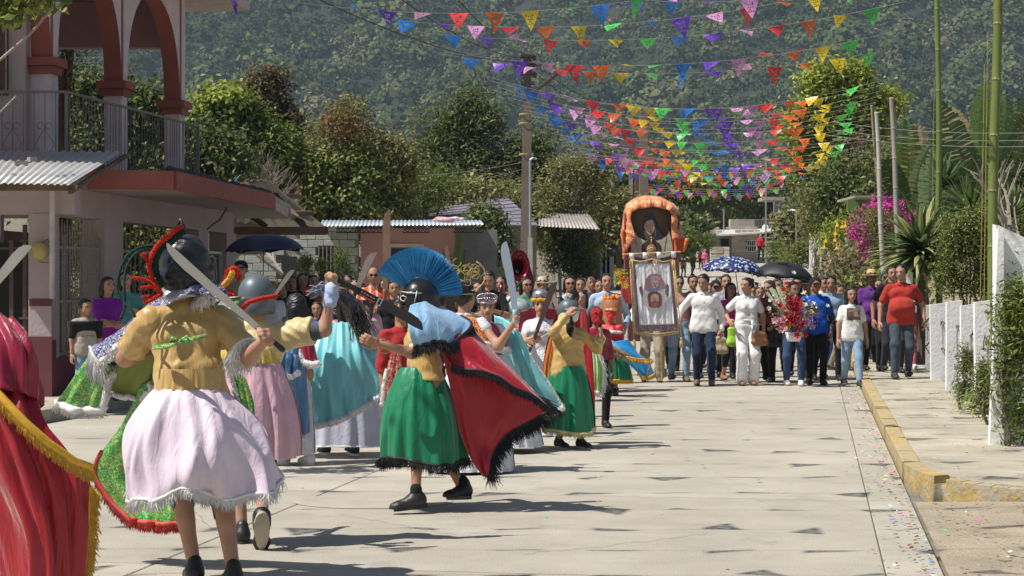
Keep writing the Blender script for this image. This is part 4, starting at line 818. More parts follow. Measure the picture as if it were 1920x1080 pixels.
b=MB();x1=(1884-960)*15.9/FP;b.hexa([Vector((x0-.1,15.93,0)),Vector((x1,15.93,0)),Vector((x1,15.99,0)),Vector((x0-.1,15.99,0))],[Vector((x0-.02,15.93,tz-.06)),Vector((x1,15.93,tz-.09)),Vector((x1,15.99,tz-.09)),Vector((x0-.02,15.99,tz-.05))]);b.build('board',M_wf,gp)
for i,(x0,x1,y0,y1,d,lab)in enumerate(((1518,1541,438,487,78,'whitewashed board fence high on the slope above the stones'),(1634,1646,492,528,38,'single white board behind the dark capped man'),(1698,1712,510,540,29.6,'white board stub just behind the red polo man'))):
 f_=thing('board_fence'if i==0 else 'fence_board',lab,'fence',G((x0+x1)/2,d,gz(d)));n=3 if i==0 else 1;
 for k in range(n):
  a0,a1=x0+(x1-x0)*k/n,x0+(x1-x0)*(k+.95)/n;b=MB();dk=d+k*.8
  b.hexa([Vector((W(a0,0,dk).x,dk,W(0,y1,d).z-.4)),Vector((W(a1,0,dk).x,dk,W(0,y1,d).z-.4)),Vector((W(a1,0,dk).x,dk+.1,W(0,y1,d).z-.4)),Vector((W(a0,0,dk).x,dk+.1,W(0,y1,d).z-.4))],[Vector((W(a0,0,dk).x,dk,W(0,y0+2*k,d).z)),Vector((W(a1,0,dk).x,dk,W(0,y0+2*k,d).z)),Vector((W(a1,0,dk).x,dk+.1,W(0,y0+2*k,d).z)),Vector((W(a0,0,dk).x,dk+.1,W(0,y0+2*k,d).z))])
  b.build('board',M_wf,f_)
gp2=thing('block_pillar','grey block pillar with a white face on the right bank','pillar',G(1567,50,gz(50)))
b=MB();b.box(W(1559,503,50),(.17,.35,1.0));b.build('white_face',M_wf,gp2)
bricks(gp2,(W(1566,0,50).x,50),(W(1582,0,50).x+.17,50.1),W(0,527,50).z,4,.2,.185,M_block,'block',.3,.012)
RS=thing('green_roof_shed','long low shed roof with a green fascia behind the leaning poles','shed',G(1700,42,gz(42)))
b=MB();b.box(W(1675,373,42),(2.2,2.2,.05));b.build('roof_slab',mat('slab_worn',(.33,.31,.28),rough=.9,var=.2),RS)
b=MB();b.box(W(1675,385,41.1),(2.1,.1,.26));b.build('fascia',mat('paint_green_old',(.13,.22,.06),rough=.8,var=.15),RS)
b=MB();b.box(W(1690,430,43),(1.5,.2,1.0));b.build('wall',M_mort,RS)
M_st=[mat('stone_%d'%i,c,rough=.95,var=.3,vs=3,bump=.8,bs=12)for i,c in enumerate(((.30,.25,.20),(.22,.19,.16),(.36,.31,.24)))]
sms=[]
for m_ in M_st:
 b=MB();b.ball((0,0,0),1,8);b.v=[tuple(np.array(v)*(1+rng.uniform(-.22,.22)))for v in b.v];sms.append(b.mesh('stone',m_,None))
bank=thing('stone_bank','bank of rough brown stones between the road and the white board fence','stones',G(1530,60,gz(60)))
for i in range(70):
 u=rng.random();d=48+u*32;px=1560+rng.uniform(-32,40)-u*30;s_=rng.uniform(.12,.34)
 link('stone',sms[i%3],bank,loc=ROOTM[bank.name]@G(px,d,gz(d)+rng.uniform(0,.5)*(1 if px>1545 else .2)),rot=(rng.uniform(0,3),rng.uniform(0,3),rng.uniform(0,3))).scale=(s_*1.3,s_,s_*.7)
n=24;b=MB();P=[]
for i in range(n+1):
 d=36+i*2.2;xl=W(1600-(d-36)*1.05,0,d).x;h_=float(ss(36,48,d));P.append([Vector((xl,d,gz(d)-.05)),Vector((xl+.5,d,gz(d)-.04+h_*(.25+.1*rng.random()))),Vector((xl+1.6,d,gz(d)-.04+h_*(.75+.15*rng.random()))),Vector((xl+6,d,gz(d)-.04+.8*h_))])
b.smooth=True;b.grid(np.array(P));structure(b.build('bank',mat('bank_earth',(.34,.27,.18),rough=.95,var=.3,vs=2,bump=.8,bs=12,stain=((.14,.15,.06),1.6,.55))))
M_cpole=mat('pole_concrete',(.19,.15,.12),rough=.95,var=.2,vs=1.5,bump=.4,bs=20,stain=((.16,.13,.11),1.3,.55))
M_bamg=mat('bamboo_green',(.15,.19,.045),rough=.45,var=.25,vs=1.2,stain=((.26,.26,.15),1.8,.58))
M_bamd=mat('bamboo_dry',(.33,.29,.24),rough=.8,var=.2,vs=2)
M_bamy=mat('bamboo_pale',(.48,.45,.40),rough=.7,var=.2,vs=2)
M_wire=mat('wire_dark',(.05,.05,.05),rough=.7);M_gal=mat('galvanised',(.40,.44,.46),rough=.5,metal=.5)
def upole(label,px,d,ytop,w,arm=False):
 g=G(px,d,gz(d)-.1);tp=W(px+(4 if arm else 0),ytop,d);t=thing('utility_pole',label,'utility pole',g);b=MB();hw=w*d/FP/2
 b.hexa([g+Vector(q)*hw for q in((-1.2,-1.2,0),(1.2,-1.2,0),(1.2,1.2,0),(-1.2,1.2,0))],[tp+Vector(q)*hw for q in((-.75,-.75,0),(.75,-.75,0),(.75,.75,0),(-.75,.75,0))]);b.build('mast',M_cpole,t)
 if arm:
  b=MB();s_=d/FP
  b.bar(W(978,192,d-.3),W(1052,134,d-.3),.09);b.bar(W(1040,132,d-.3),W(1098,124,d-.3),.07);ba=b.build('lamp_bracket',M_wood,t)
  b=MB();b.box(W(1080,127,d-.3),(.75,.14,.07));b.build('lamp_head',mat('lamp_old',(.2,.17,.15),rough=.6,var=.2),ba)
  for y in(106,120,138,156):
   b=MB();b.box(W(989,y,d),(.42,.42,.07));b.build('strap_iron',M_soot,t)
  for k,(x,y)in enumerate(((1002,108),(1001,122),(1003,140))):
   b=MB();b.smooth=True;b.lathe([(0,-.1),(.07,-.08),(.05,-.02),(.08,0),(.05,.05),(.0,.09)],W(x,y,d-.1),10);b.build('insulator',mat('insulator_brown',(.10,.06,.05),rough=.3),t)
  for y in(215,232,290):b=MB();b.lathe([(.19,-.03),(.2,0),(.19,.03)],W(985,y,d),10);b.build('tied_cord',mat('cord_ochre',(.35,.28,.10)),t)
 return t
upole('tall weathered concrete utility pole with a rusty lamp bracket left of centre',985,55,97,19,True)
upole('second utility pole farther up the street just above the shrine',1207,92,200,17)
b=MB();b.bar(G(1196,92.5,gz(92)),W(1196,310,92.5),.32);tag(b.build('stub_pole',M_wood),'short dark timber post leaning against the second utility pole','post')
b=MB();b.bar(G(1182,96,gz(96)),W(1183,305,96),.2);tag(b.build('thin_pole',M_iron),'slim grey post just left of the second utility pole','post')
def pipe(label,px,d,y0,r,m):
 b=MB();p0,p1=W(px,y0,d),G(px,d,gz(d)-.05);b.cyl(p1,p0,r,r*.9,8);b.tube([p0,p0+Vector((.08,0,.06)),p0+Vector((.2,0,.02))],r*.8,6);tag(b.build('steel_pipe',m),label,'pipe')
pipe('slim galvanised pipe standing right beside the utility pole',994,54,300,.04,M_gal);pipe('thin galvanised pipe above the pale shack roof',1148,80,320,.05,M_gal)
b=MB();b.bar(G(995,53.5,.5),W(994,446,53.5),.14);tag(b.build('cement_post',mat('cement_post',(.42,.40,.36),rough=.9,var=.15)),'pale square cement post at the foot of the galvanised pipe','post')
for i,(px,d,y0,m)in enumerate(((1327,115,408,0),(1357,115,392,0),(1436,90,300,1),(1461,100,382,0),(1493,84,330,1))):
 b=MB();b.bar(G(px,d,gz(d)),W(px,y0,d),.07);tag(b.build('thin_pole',M_gal if m==0 else M_bamd),['thin grey post at the left end of the flat roof','thin grey post above the flat roofed house','thin bamboo stick left of the satellite dish','thin grey post crossing the balcony railing','thin bamboo stick right of the round satellite dish'][i],'post')
def bamboo(label,p0,p1,r0,r1,m,node=.42,ring=None,seed=0):
 t=thing('bamboo_pole',label,'bamboo pole',p0);b=MB();b.smooth=True;L=(Vector(p1)-Vector(p0)).length;n=int(L/node);pts=[];rs=[]
 for i in range(n+1):
  u=i/n;p=Vector(p0).lerp(Vector(p1),u)+Vector((.012*math.sin(u*9+seed),0,0));r=r0+(r1-r0)*u;dz=(Vector(p1)-Vector(p0)).normalized()
  for o,k in((-.03,.97),(-.008,1.0),(0,1.1),(.008,1.0),(.03,.97)):pts.append(p+dz*o);rs.append(r*k)
 b.tube(pts,rs,10);c=b.build('culm',m,t)
 b=MB();b.lathe([(r0*1.02,-.007),(r0*1.08,0),(r0*1.02,.007)],(0,0,0),10);me=b.mesh('node_ring',ring or mat('bamboo_ring',(.30,.31,.17),rough=.7),None)
 for i in range(1,n):k_=1-(1-r1/r0)*i/n;link('node_ring',me,c,loc=ROOTM[t.name]@(Vector(p0).lerp(Vector(p1),i/n)+Vector((.012*math.sin(i/n*9+seed),0,0))),scale=(k_,k_,1))
 return t
bamboo('thick green bamboo pole nearest the white gate post, running out of the top',G(1856,21.6,0),W(1871,-60,21.6),.068,.055,M_bamg,.62)
bamboo('slimmer green bamboo pole left of the thick one, running out of the top',G(1763,30.5,0),W(1757,-60,30.5),.062,.042,M_bamg,.68,seed=2)
bamboo('pale dry bamboo pole, the left one of the leaning pair',G(1664,34,.1),W(1643,213,34),.055,.040,M_bamy,.5,mat('ring_pale',(.30,.26,.2)))
bamboo('grey dry bamboo pole, leaning right of the pale one',G(1697,33,.1),W(1671,186,33),.060,.045,M_bamd,.5,mat('ring_pale',(.30,.26,.2)))
bamboo('thin greenish bamboo tucked behind the pale leaning pole',G(1672,34.6,.1),W(1635,200,34.6),.034,.025,mat('bamboo_old',(.27,.24,.12),rough=.7,var=.2),.5,seed=3)
def wirep(label,pts,r,m,sag=0.0,name='cable'):
 b=MB();out=[]
 for a,c in zip(pts[:-1],pts[1:]):
  a,c=Vector(a),Vector(c)
  for i in range(13):u=i/12;out.append(a.lerp(c,u)-Vector((0,0,4*sag*u*(1-u))))
 b.tube(out,r,4);tag(b.build(name,m),label,'cable')
wirep('power cable from the upper left to the top of the utility pole, lowest of three',[W(600,0,30),W(985,118,55)],.012,M_wire,.25)
wirep('power cable from the upper left to the top of the utility pole, middle of three',[W(740,-10,30),W(990,110,55)],.012,M_wire,.25)
wirep('power cable from the upper left to the top of the utility pole, highest of three',[W(850,-10,30),W(992,103,55)],.012,M_wire,.2)
wirep('power cable from the utility pole to the second pole',[W(992,112,55),W(1207,212,92)],.014,M_wire,.5)
wirep('lower power cable from the utility pole to the second pole',[W(992,128,55),W(1207,222,92)],.014,M_wire,.6)
M_line=mat('line_grey',(.28,.28,.27),rough=.6)
for i,(a,c)in enumerate(((W(1560,228,40),W(1960,248,32)),(W(1560,243,40),W(1960,262,32)),(W(1545,252,40),W(1960,274,32)),(W(1000,300,55),W(760,330,60)),(W(980,317,55),W(830,340,60)),(W(1600,282,45),W(1800,284,40)))):
 wirep(['topmost grey line running right past the bamboo poles','middle grey line running right past the bamboo poles','lowest grey line running right past the bamboo poles','thin line from the utility pole towards the olive tree','lower thin line left of the utility pole','short faint line between the leaning poles and the slim bamboo'][i],[a,c],.006 if i<3 else .005,M_line,.1)
M_ystr=mat('string_yellow',(.45,.38,.10),rough=.8)
for i,(a,c)in enumerate(((W(1745,560,30.4),W(1752,150,30.4)),(W(1845,570,21.4),W(1852,60,21.4)),(W(1838,560,21.4),W(1846,120,21.4)))):
 wirep(['yellow string hanging along the slim bamboo pole','yellow string hanging close along the thick bamboo pole','second yellow string hanging left of the thick bamboo pole'][i],[a,c],.004,M_ystr,.02,'string')
COLS=[('blue',(.02,.16,.55)),('purple',(.16,.05,.52)),('pink',(.72,.32,.62)),('red',(.80,.045,.045)),('orange',(.85,.16,.02)),('yellow',(.85,.60,.02)),('green',(.08,.62,.10))]
PM=[mat('pennant_'+n,c,rough=.35,var=.05,trans=.25)for n,c in COLS]
M_cord=mat('cord_white',(.42,.40,.38),rough=.8)
def pennmesh(mi,var):
 n=9;vs=[];fs=[];idx={}
 r_=random.Random(var)
 holes=set()
 for i in range(n):
  for j in range(2*(n-i)-1):
   k=2*(n-i)-1
   if i in(2,3,5)and j in(k//2-2,k//2+2,k//2):holes.add((i,j))
   if i in(1,4)and(j%6==3):holes.add((i,j))
 for i in range(n+1):
  for j in range(n-i+1):
   u=(j+i*.5)/n-.5;v=-i/n;cur=.10*math.sin(3.2*u+var*2.1)*(-v+.2)+(.22*(v**2)*math.sin(var*1.7+.5));sh=(.16*v*v if var==1 else(-.12*v*v if var==2 else 0))
   vz=v*(1-.0)if var!=3 else v*.55;idx[(i,j)]=len(vs);vs.append((u*(1 if var!=3 else .98)+sh,cur*(1 if var!=3 else 3),vz+.0))
 for i in range(n):
  for j in range(n-i):
   if(i,2*j)not in holes:fs.append((idx[(i,j)],idx[(i+1,j)],idx[(i,j+1)]))
   if j<n-i-1 and(i,2*j+1)not in holes:fs.append((idx[(i,j+1)],idx[(i+1,j)],idx[(i+1,j+1)]))
 me=bpy.data.meshes.new('pennant');me.from_pydata(vs,[],fs);me.materials.append(PM[mi]);return me
PEN=[[pennmesh(c,v)for v in range(4)]for c in range(7)]
nstr=0
ORD=['nearest','second','third','fourth','fifth','sixth','seventh','eighth','ninth','tenth','eleventh','twelfth','thirteenth','fourteenth','fifteenth','sixteenth','seventeenth','eighteenth','nineteenth','twentieth','twenty first','twenty second','twenty third','twenty fourth','twenty fifth','twenty sixth','twenty seventh','twenty eighth','twenty ninth','thirtieth','thirty first','thirty second','thirty third','thirty fourth','thirty fifth','thirty sixth']
def bunting(label,a,c,sag,pitch=.56,size=.31,start=0,seed=0,mid=None,u0=0.0,u1=1.0,group='bunting strings across the street',wind=.5,us=None,hz=.9):
 a,c=Vector(a),Vector(c);t=thing('bunting_string',label,'bunting',a,group=group);L=(c-a).length;Mi=ROOTM[t.name];b=MB();r_=random.Random(seed)
 P=lambda u:a.lerp(c,u)-Vector((0,0,4*sag*u*(1-u)))
 b.tube([P(i/26)for i in range(27)],.0025+.00006*a.y,3,False);b.build('cord',M_cord,t)
 n=int((u1-u0)*L/pitch);ang=math.atan2(c.y-a.y,c.x-a.x)
 if us is None:us=[u0+(i+.5)*pitch/L+r_.uniform(-.12,.12)*pitch/L for i in range(n)]
 for i,u in enumerate(us):
  p=P(u);sl=(P(u+.01)-P(u-.01));tilt=-math.atan2(sl.z,math.hypot(sl.x,sl.y))
  v=r_.choice((0,0,1,2,3)if wind>.4 else(0,0,1,2));sw=r_.gauss(0,.7*wind)+(r_.choice((-1,1))*1.0 if r_.random()<.28*wind*2 else 0)
  link('pennant',PEN[(start+i)%7][v],t,loc=Mi@p,rot=(sw,tilt+r_.gauss(0,.06),ang+r_.gauss(0,.32))).scale=(size*r_.uniform(.86,1.08),size,size*hz*r_.uniform(.75,1.15))
k=0
for d in(6.6,7.4,8.2,9.0,9.9,10.8,11.8,12.8,13.9,15.0,16.2,17.5,18.9,20.3,21.8,23.3):
 bunting('bunting string overhead, %s from the camera, above the picture'%ORD[k],Vector((-8.5,d-.7,5.7)),Vector((6.3+d*.12,d-.9,5.9)),.45,.62,.33,k*3%7,k);k+=1
def ups(x0,x1,f,pitch,n):return[(f+k*pitch-x0)/(x1-x0)for k in range(n)if(f+k*pitch-x0)/(x1-x0)<.985]
for i,(lab,x0,y0,x1,y1,d,sg,st,f,pt_,n_)in enumerate([('bunting string highest on the left, from the dark blue pennant upwards right',560,5,1330,-25,26,.26,0,654,66.5,11),('bunting string second from the top, rising to the right edge of the hills',690,32,1640,-38,28,.40,0,760,63.5,14),('bunting string third from the top, ending in a green pennant',780,60,1700,2,30,.36,0,845,60.5,14),('short bunting string cut by the top edge near the middle',1140,-8,1640,-50,25,.22,6,1190,70,6)]):bunting(lab,W(x0,y0,d),W(x1,y1,d+1),sg,.54,.32,st,40+i,wind=.5,us=ups(x0,x1,f,pt_,n_))
bunting('bunting string just above the lamp bracket, steep at its right end',W(840,98,35),W(1665,62,34),.42,.55,.34,1,50,wind=.8,us=ups(840,1665,978,51.5,13))
bunting('bunting string just below the lamp bracket',W(820,100,36),W(1658,95,35),.42,.57,.34,0,51,wind=.8,us=ups(820,1658,884,57.3,14))
r0=random.Random(5)
for i in range(17):
 d=37.5+i*1.35;x0=905+i*13;y0=140+i*11;x1=1655-i*3;y1=150+i*10.4
 bunting('bunting string of the middle cluster, %s from the front'%ORD[i],W(x0,y0,d),W(x1,y1,d-1),.62-.02*i+r0.uniform(-.08,.08),.56,.33,0,60+i,group='middle cluster of bunting',wind=.8,us=[.06+.045*r0.random()+.87*(k_+r0.uniform(-.12,.12))/13.6 for k_ in range(14)],hz=.74)
for i in range(8):
 d=62+i*3.4;x0=1085+i*14;y0=283+i*6;x1=1650-i*13;y1=300+i*4.6
 bunting('bunting string of the dense far cluster, %s from the front'%ORD[i],W(x0,y0,d),W(x1,y1,d-1),.42,.62,.40,i*2%7,90+i,group='far cluster of bunting',wind=.5)
for i in range(4):
 d=98+i*5;x0=1195+i*9;y0=343+i*5;x1=1500-i*14;y1=347+i*4
 bunting('bunting string in the small group over the far end of the street, %s of it'%ORD[i],W(x0,y0,d),W(x1,y1,d),.3,.72,.42,i*3%7,110+i,group='farthest bunting',wind=.3)
bunting('short bunting string low behind the shrine on the left',W(1088,382,96),W(1205,370,96),.1,.62,.4,2,130,group='farthest bunting')
t=thing('torn_bunting','torn wisp of purple and white bunting hanging from the roof corner','bunting',W(432,0,31));b=MB()
for i,(x,y,m)in enumerate(((445,30,0),(450,52,1),(438,18,0))):
 b.mi=m;b.tube([W(435+i*2,0,31),W(441+i,y*.5,31),W(x,y,31)],[.02,.035,.004],4,flat=.3)
b.build('strip',[PM[1],M_cord],t)
def field(prims,vox,k=.018,cuts=(),wr=0.0,wf=28.0,lo=None,hi=None,seed=0):
 A=np.array([p[0]for p in prims],float);B=np.array([p[1]for p in prims],float);Rr=np.array([[p[2],p[3]]for p in prims])
 mg=.03+2*vox;mn=np.minimum(A-Rr[:,:1],B-Rr[:,1:]).min(0)-mg;mx=np.maximum(A+Rr[:,:1],B+Rr[:,1:]).max(0)+mg
 if lo is not None:mn=np.maximum(mn,lo)
 if hi is not None:mx=np.minimum(mx,hi)
 n=np.ceil((mx-mn)/vox).astype(int)+1;ax=[mn[i]+np.arange(n[i])*vox for i in range(3)];S=np.full(n,1e-5)
 for a,b_,(ra,rb)in zip(A,B,Rr):
  m_=max(ra,rb)+5*k;l_=np.minimum(a,b_)-m_;h_=np.maximum(a,b_)+m_
  i0=np.maximum(((l_-mn)/vox).astype(int),0);i1=np.minimum(((h_-mn)/vox).astype(int)+2,n)
  if(i1<=i0).any():continue
  x=ax[0][i0[0]:i1[0]][:,None,None];y=ax[1][i0[1]:i1[1]][None,:,None];z=ax[2][i0[2]:i1[2]][None,None,:]
  ba=b_-a;L2=ba@ba+1e-12;t=np.clip(((x-a[0])*ba[0]+(y-a[1])*ba[1]+(z-a[2])*ba[2])/L2,0,1)
  d=np.sqrt((x-a[0]-t*ba[0])**2+(y-a[1]-t*ba[1])**2+(z-a[2]-t*ba[2])**2)-(ra+(rb-ra)*t)
  S[i0[0]:i1[0],i0[1]:i1[1],i0[2]:i1[2]]+=np.exp(-np.maximum(d,-.2)/k)
 f=k*np.log(S);X_,Y_,Z_=ax[0][:,None,None],ax[1][None,:,None],ax[2][None,None,:]
 if wr>0:
  f=f+wr*1.3*np.sin(wf*1.9*(Z_+.55*np.abs(X_)+.3*Y_)+3.0*np.sin(X_*9+seed)+2.0*np.sin(Z_*11+seed))*(.5+.5*np.sin(Z_*7+seed*3+X_*5))
  f=f+wr*(np.sin(X_*wf*1.1+2.2*np.sin(Z_*wf*.6+seed)+seed)*np.sin(Z_*wf*.55+1.7*np.sin(Y_*wf*.7)+seed*2)+.6*np.sin(X_*wf*.5+Y_*wf*.9+Z_*wf*1.3+seed))
 for c in cuts:
  if c[0]=='z<':f=np.minimum(f,Z_-c[1])
  elif c[0]=='z>':f=np.minimum(f,c[1]-Z_)
  elif c[0]=='pl':f=np.minimum(f,(X_-c[1][0])*c[2][0]+(Y_-c[1][1])*c[2][1]+(Z_-c[1][2])*c[2][2])
  else:
   a,b_,ra,rb=np.array(c[1],float),np.array(c[2],float),c[3],c[4];ba=b_-a;L2=ba@ba+1e-12
   t=np.clip(((X_-a[0])*ba[0]+(Y_-a[1])*ba[1]+(Z_-a[2])*ba[2])/L2,0,1)
   f=np.minimum(f,np.sqrt((X_-a[0]-t*ba[0])**2+(Y_-a[1]-t*ba[1])**2+(Z_-a[2]-t*ba[2])**2)-(ra+(rb-ra)*t))
 ins=f>0;ins[0]=ins[-1]=False;ins[:,0]=ins[:,-1]=False;ins[:,:,0]=ins[:,:,-1]=False
 f=np.where(ins,np.maximum(f,1e-6),np.minimum(f,-1e-6))
 c=ins[:-1,:-1,:-1].astype(np.int8);cnt=sum(ins[i:n[0]-1+i,j:n[1]-1+j,q:n[2]-1+q].astype(np.int8)for i in(0,1)for j in(0,1)for q in(0,1))
 act=np.argwhere((cnt>0)&(cnt<8));idm=np.full(n-1,-1,np.int32);idm[act[:,0],act[:,1],act[:,2]]=np.arange(len(act))
 P=np.zeros((len(act),3));C=np.zeros(len(act))
 for i in range(8):
  o=np.array([(i>>2)&1,(i>>1)&1,i&1])
  for a_ in range(3):
   if o[a_]:continue
   o2=o.copy();o2[a_]=1;q=act+o;q2=act+o2
   va=f[q[:,0],q[:,1],q[:,2]];vb=f[q2[:,0],q2[:,1],q2[:,2]];m_=(va>0)!=(vb>0)
   t=np.where(m_,va/(va-vb+1e-20),0);pp=q.astype(float);pp[:,a_]+=t;P+=pp*m_[:,None];C+=m_
 V=mn+P/np.maximum(C,1)[:,None]*vox;Fs=[]
 for a_ in range(3):
  s0=[slice(None)]*3;s1=[slice(None)]*3;s0[a_]=slice(0,-1);s1[a_]=slice(1,None)
  i0,i1=ins[tuple(s0)],ins[tuple(s1)];e=np.argwhere(i0!=i1);b_,c_=(a_+1)%3,(a_+2)%3
  e=e[(e[:,b_]>0)&(e[:,c_]>0)];fl=i0[e[:,0],e[:,1],e[:,2]];Q=[]
  for db,dc in((-1,-1),(0,-1),(0,0),(-1,0)):
   q=e.copy();q[:,b_]+=db;q[:,c_]+=dc;Q.append(idm[q[:,0],q[:,1],q[:,2]])
  Q=np.stack(Q,1);Q[~fl]=Q[~fl][:,::-1];Fs.append(Q)
 Fc=np.concatenate(Fs);return V,Fc[(Fc>=0).all(1)]
def joinm(*parts):
 V=[];Fc=[];o=0
 for v,f in parts:V.append(v);Fc.append(f+o);o+=len(v)
 return np.concatenate(V),np.concatenate(Fc)
def xf(vf,Rm,T,s=1.0):return(vf[0]*s)@np.array(Rm).T+np.array(T),vf[1]
def headf(fem,vox):
 j=.034 if fem else .038
 pr=[((0,-.012,.03),(0,.03,.03),.076,.078),((0,-.02,.055),(0,.02,.06),.06,.062),((0,-.035,-.02),(0,-.048,-.078),.050,j*.82),((-.026,-.03,-.05),(.026,-.03,-.05),j,j),((-.034,-.05,-.022),(-.024,-.055,-.03),.024,.022),((.034,-.05,-.022),(.024,-.055,-.03),.024,.022),((0,-.088,.008),(0,-.104,-.026),.008,.0135),((-.013,-.092,-.03),(.013,-.092,-.03),.009,.009),((-.034,-.078,.026),(.034,-.078,.026),.013,.013),((-.018,-.085,-.055),(.018,-.085,-.055),.010,.010),((0,-.082,-.09),(0,-.075,-.092),.015,.015),((-.079,.012,.012),(-.076,.004,-.028),.013,.009),((.079,.012,.012),(.076,.004,-.028),.013,.009),((0,.025,-.04),(0,.03,-.13),.053,.052)]
 return field(pr,vox,.009,[('c',(s_*.026,-.112,.006),(s_*.040,-.106,.006),.017,.016)for s_ in(-1,1)])
HEAD={(f,l):headf(f,v)for f in(0,1)for l,v in((0,.0095),(1,.006))}
def handf(kind,vox):
 pr=[((-.01,0,0),(.02,0,0),.026,.026),((.03,-.022,0),(.082,-.028,0),.019,.014),((.03,0,.0),(.09,0,0),.020,.014),((.03,.02,0),(.085,.024,0),.019,.014)]
 for i,(y,l)in enumerate(((-.034,.062),(-.013,.078),(.009,.085),(.03,.076))):
  st=np.array([.085 if i else .078,y,0]);cu={'fist':(1.25,1.75,1.3),'relax':(.28,.55,.5),'open':(.04,.12,.1)}[kind];an=0;p=st;sp={'open':.10,'relax':.03,'fist':0}[kind]*(i-1.5)
  for q,fr in enumerate((.44,.31,.25)):
   an+=cu[q];d=np.array([math.cos(an)*math.cos(sp),math.sin(sp),-math.sin(an)]);e=p+d*l*fr;r_=.0095-.0012*q;pr.append((tuple(p),tuple(e),r_,r_-.0008));p=e
 tb={'fist':[(.015,.03,-.006),(.045,.047,-.026),(.078,.032,-.044),(.086,.012,-.050)],'relax':[(.012,.03,-.004),(.04,.052,-.018),(.07,.06,-.026),(.09,.058,-.03)],'open':[(.012,.03,0),(.04,.058,-.008),(.064,.08,-.01),(.082,.095,-.01)]}[kind]
 for a,b_,r_ in zip(tb[:-1],tb[1:],(.017,.0125,.0105)):pr.append((a,b_,r_,r_*.9))
 return field(pr,vox,.0045)
HAND={(k_,l):handf(k_,v)for k_ in('fist','relax','open')for l,v in((0,.0085),(1,.005))}
def mirror(vf):v=vf[0].copy();v[:,1]*=-1;return v,vf[1][:,::-1]
def hairf(style,vox):
 pr=[((0,.018,.042),(0,.03,.03),.089,.088),((-.03,-.045,.088),(.03,-.045,.088),.024,.024),((-.072,-.005,.03),(-.074,.0,-.005),.017,.012),((.072,-.005,.03),(.074,.0,-.005),.017,.012),((0,.075,.0),(0,.072,-.05),.035,.028)]
 cut=[('c',(0,-.135,.02),(0,-.135,-.12),.085,.10),('c',(0,-.03,-.12),(0,.02,-.14),.05,.05)]
 if style=='bun':pr+=[((0,.10,.07),(0,.115,.075),.042,.04),((-.055,.07,-.01),(.055,.07,-.01),.03,.03)]
 if style=='pony':pr+=[((0,.11,.05),(0,.14,-.02),.035,.035),((0,.14,-.02),(.01,.13,-.22),.034,.018)]
 if style in('long','vlong'):
  L_=-.26 if style=='long'else-.46;cut=cut[:1]
  pr+=[((s_*.068,.01,.02),(s_*.082,.015,-.14),.028,.03)for s_ in(-1,1)]+[((x_,.075,-.03),(x_*1.1,.095,L_),.040,.022)for x_ in(-.06,-.02,.02,.06)]+[((s_*.082,.015,-.14),(s_*.085,.0,L_*.85),.03,.016)for s_ in(-1,1)]
 if style=='shoulder':cut=cut[:1];pr+=[((s_*.07,.015,.02),(s_*.078,.03,-.12),.028,.024)for s_ in(-1,1)]+[((x_,.075,-.03),(x_*1.1,.085,-.13),.038,.028)for x_ in(-.05,0,.05)]
 if style=='buzz':pr=[((0,.018,.036),(0,.026,.03),.086,.085)]
 if style=='balding':pr=[((0,.035,.03),(0,.03,.0),.084,.08),((0,.0,.07),(0,.02,.07),.052,.055)]
 return field(pr,vox,.010,cut,.0022,150)
_hair={}
def hair(style,lod):
 if(style,lod)not in _hair:_hair[(style,lod)]=hairf(style,.0095 if not lod else .007)
 return _hair[(style,lod)]
SK={k_:mat('skin_'+k_,c,rough=.55,var=.08,vs=14,bump=.1,bs=90,spec=.35)for k_,c in{'a':(.46,.255,.165),'b':(.40,.215,.135),'c':(.5,.3,.2),'d':(.30,.155,.095)}.items()}
M_hair=mat('hair_black',(.012,.010,.009),rough=.42,var=.3,vs=30,bump=.2,bs=120);M_hairb=mat('hair_brown',(.055,.028,.016),rough=.42,var=.3,vs=30,bump=.5,bs=120)
M_eyew=mat('eye_white',(.62,.58,.55),rough=.3,var=0);M_iris=mat('eye_dark',(.015,.01,.008),rough=.15,var=0);M_lip=mat('lips',(.30,.10,.08),rough=.45,var=0);M_lipr=mat('lips_red',(.42,.04,.05),rough=.4,var=0)
M_glass=mat('sunglass_black',(.008,.008,.01),rough=.12,var=0)
M_leath=mat('leather_black',(.02,.018,.017),rough=.45,var=.2,bump=.2);M_sole=mat('sole_white',(.62,.61,.58),rough=.7,var=.08);M_soled=mat('sole_dark',(.03,.03,.03),rough=.8,var=.1)
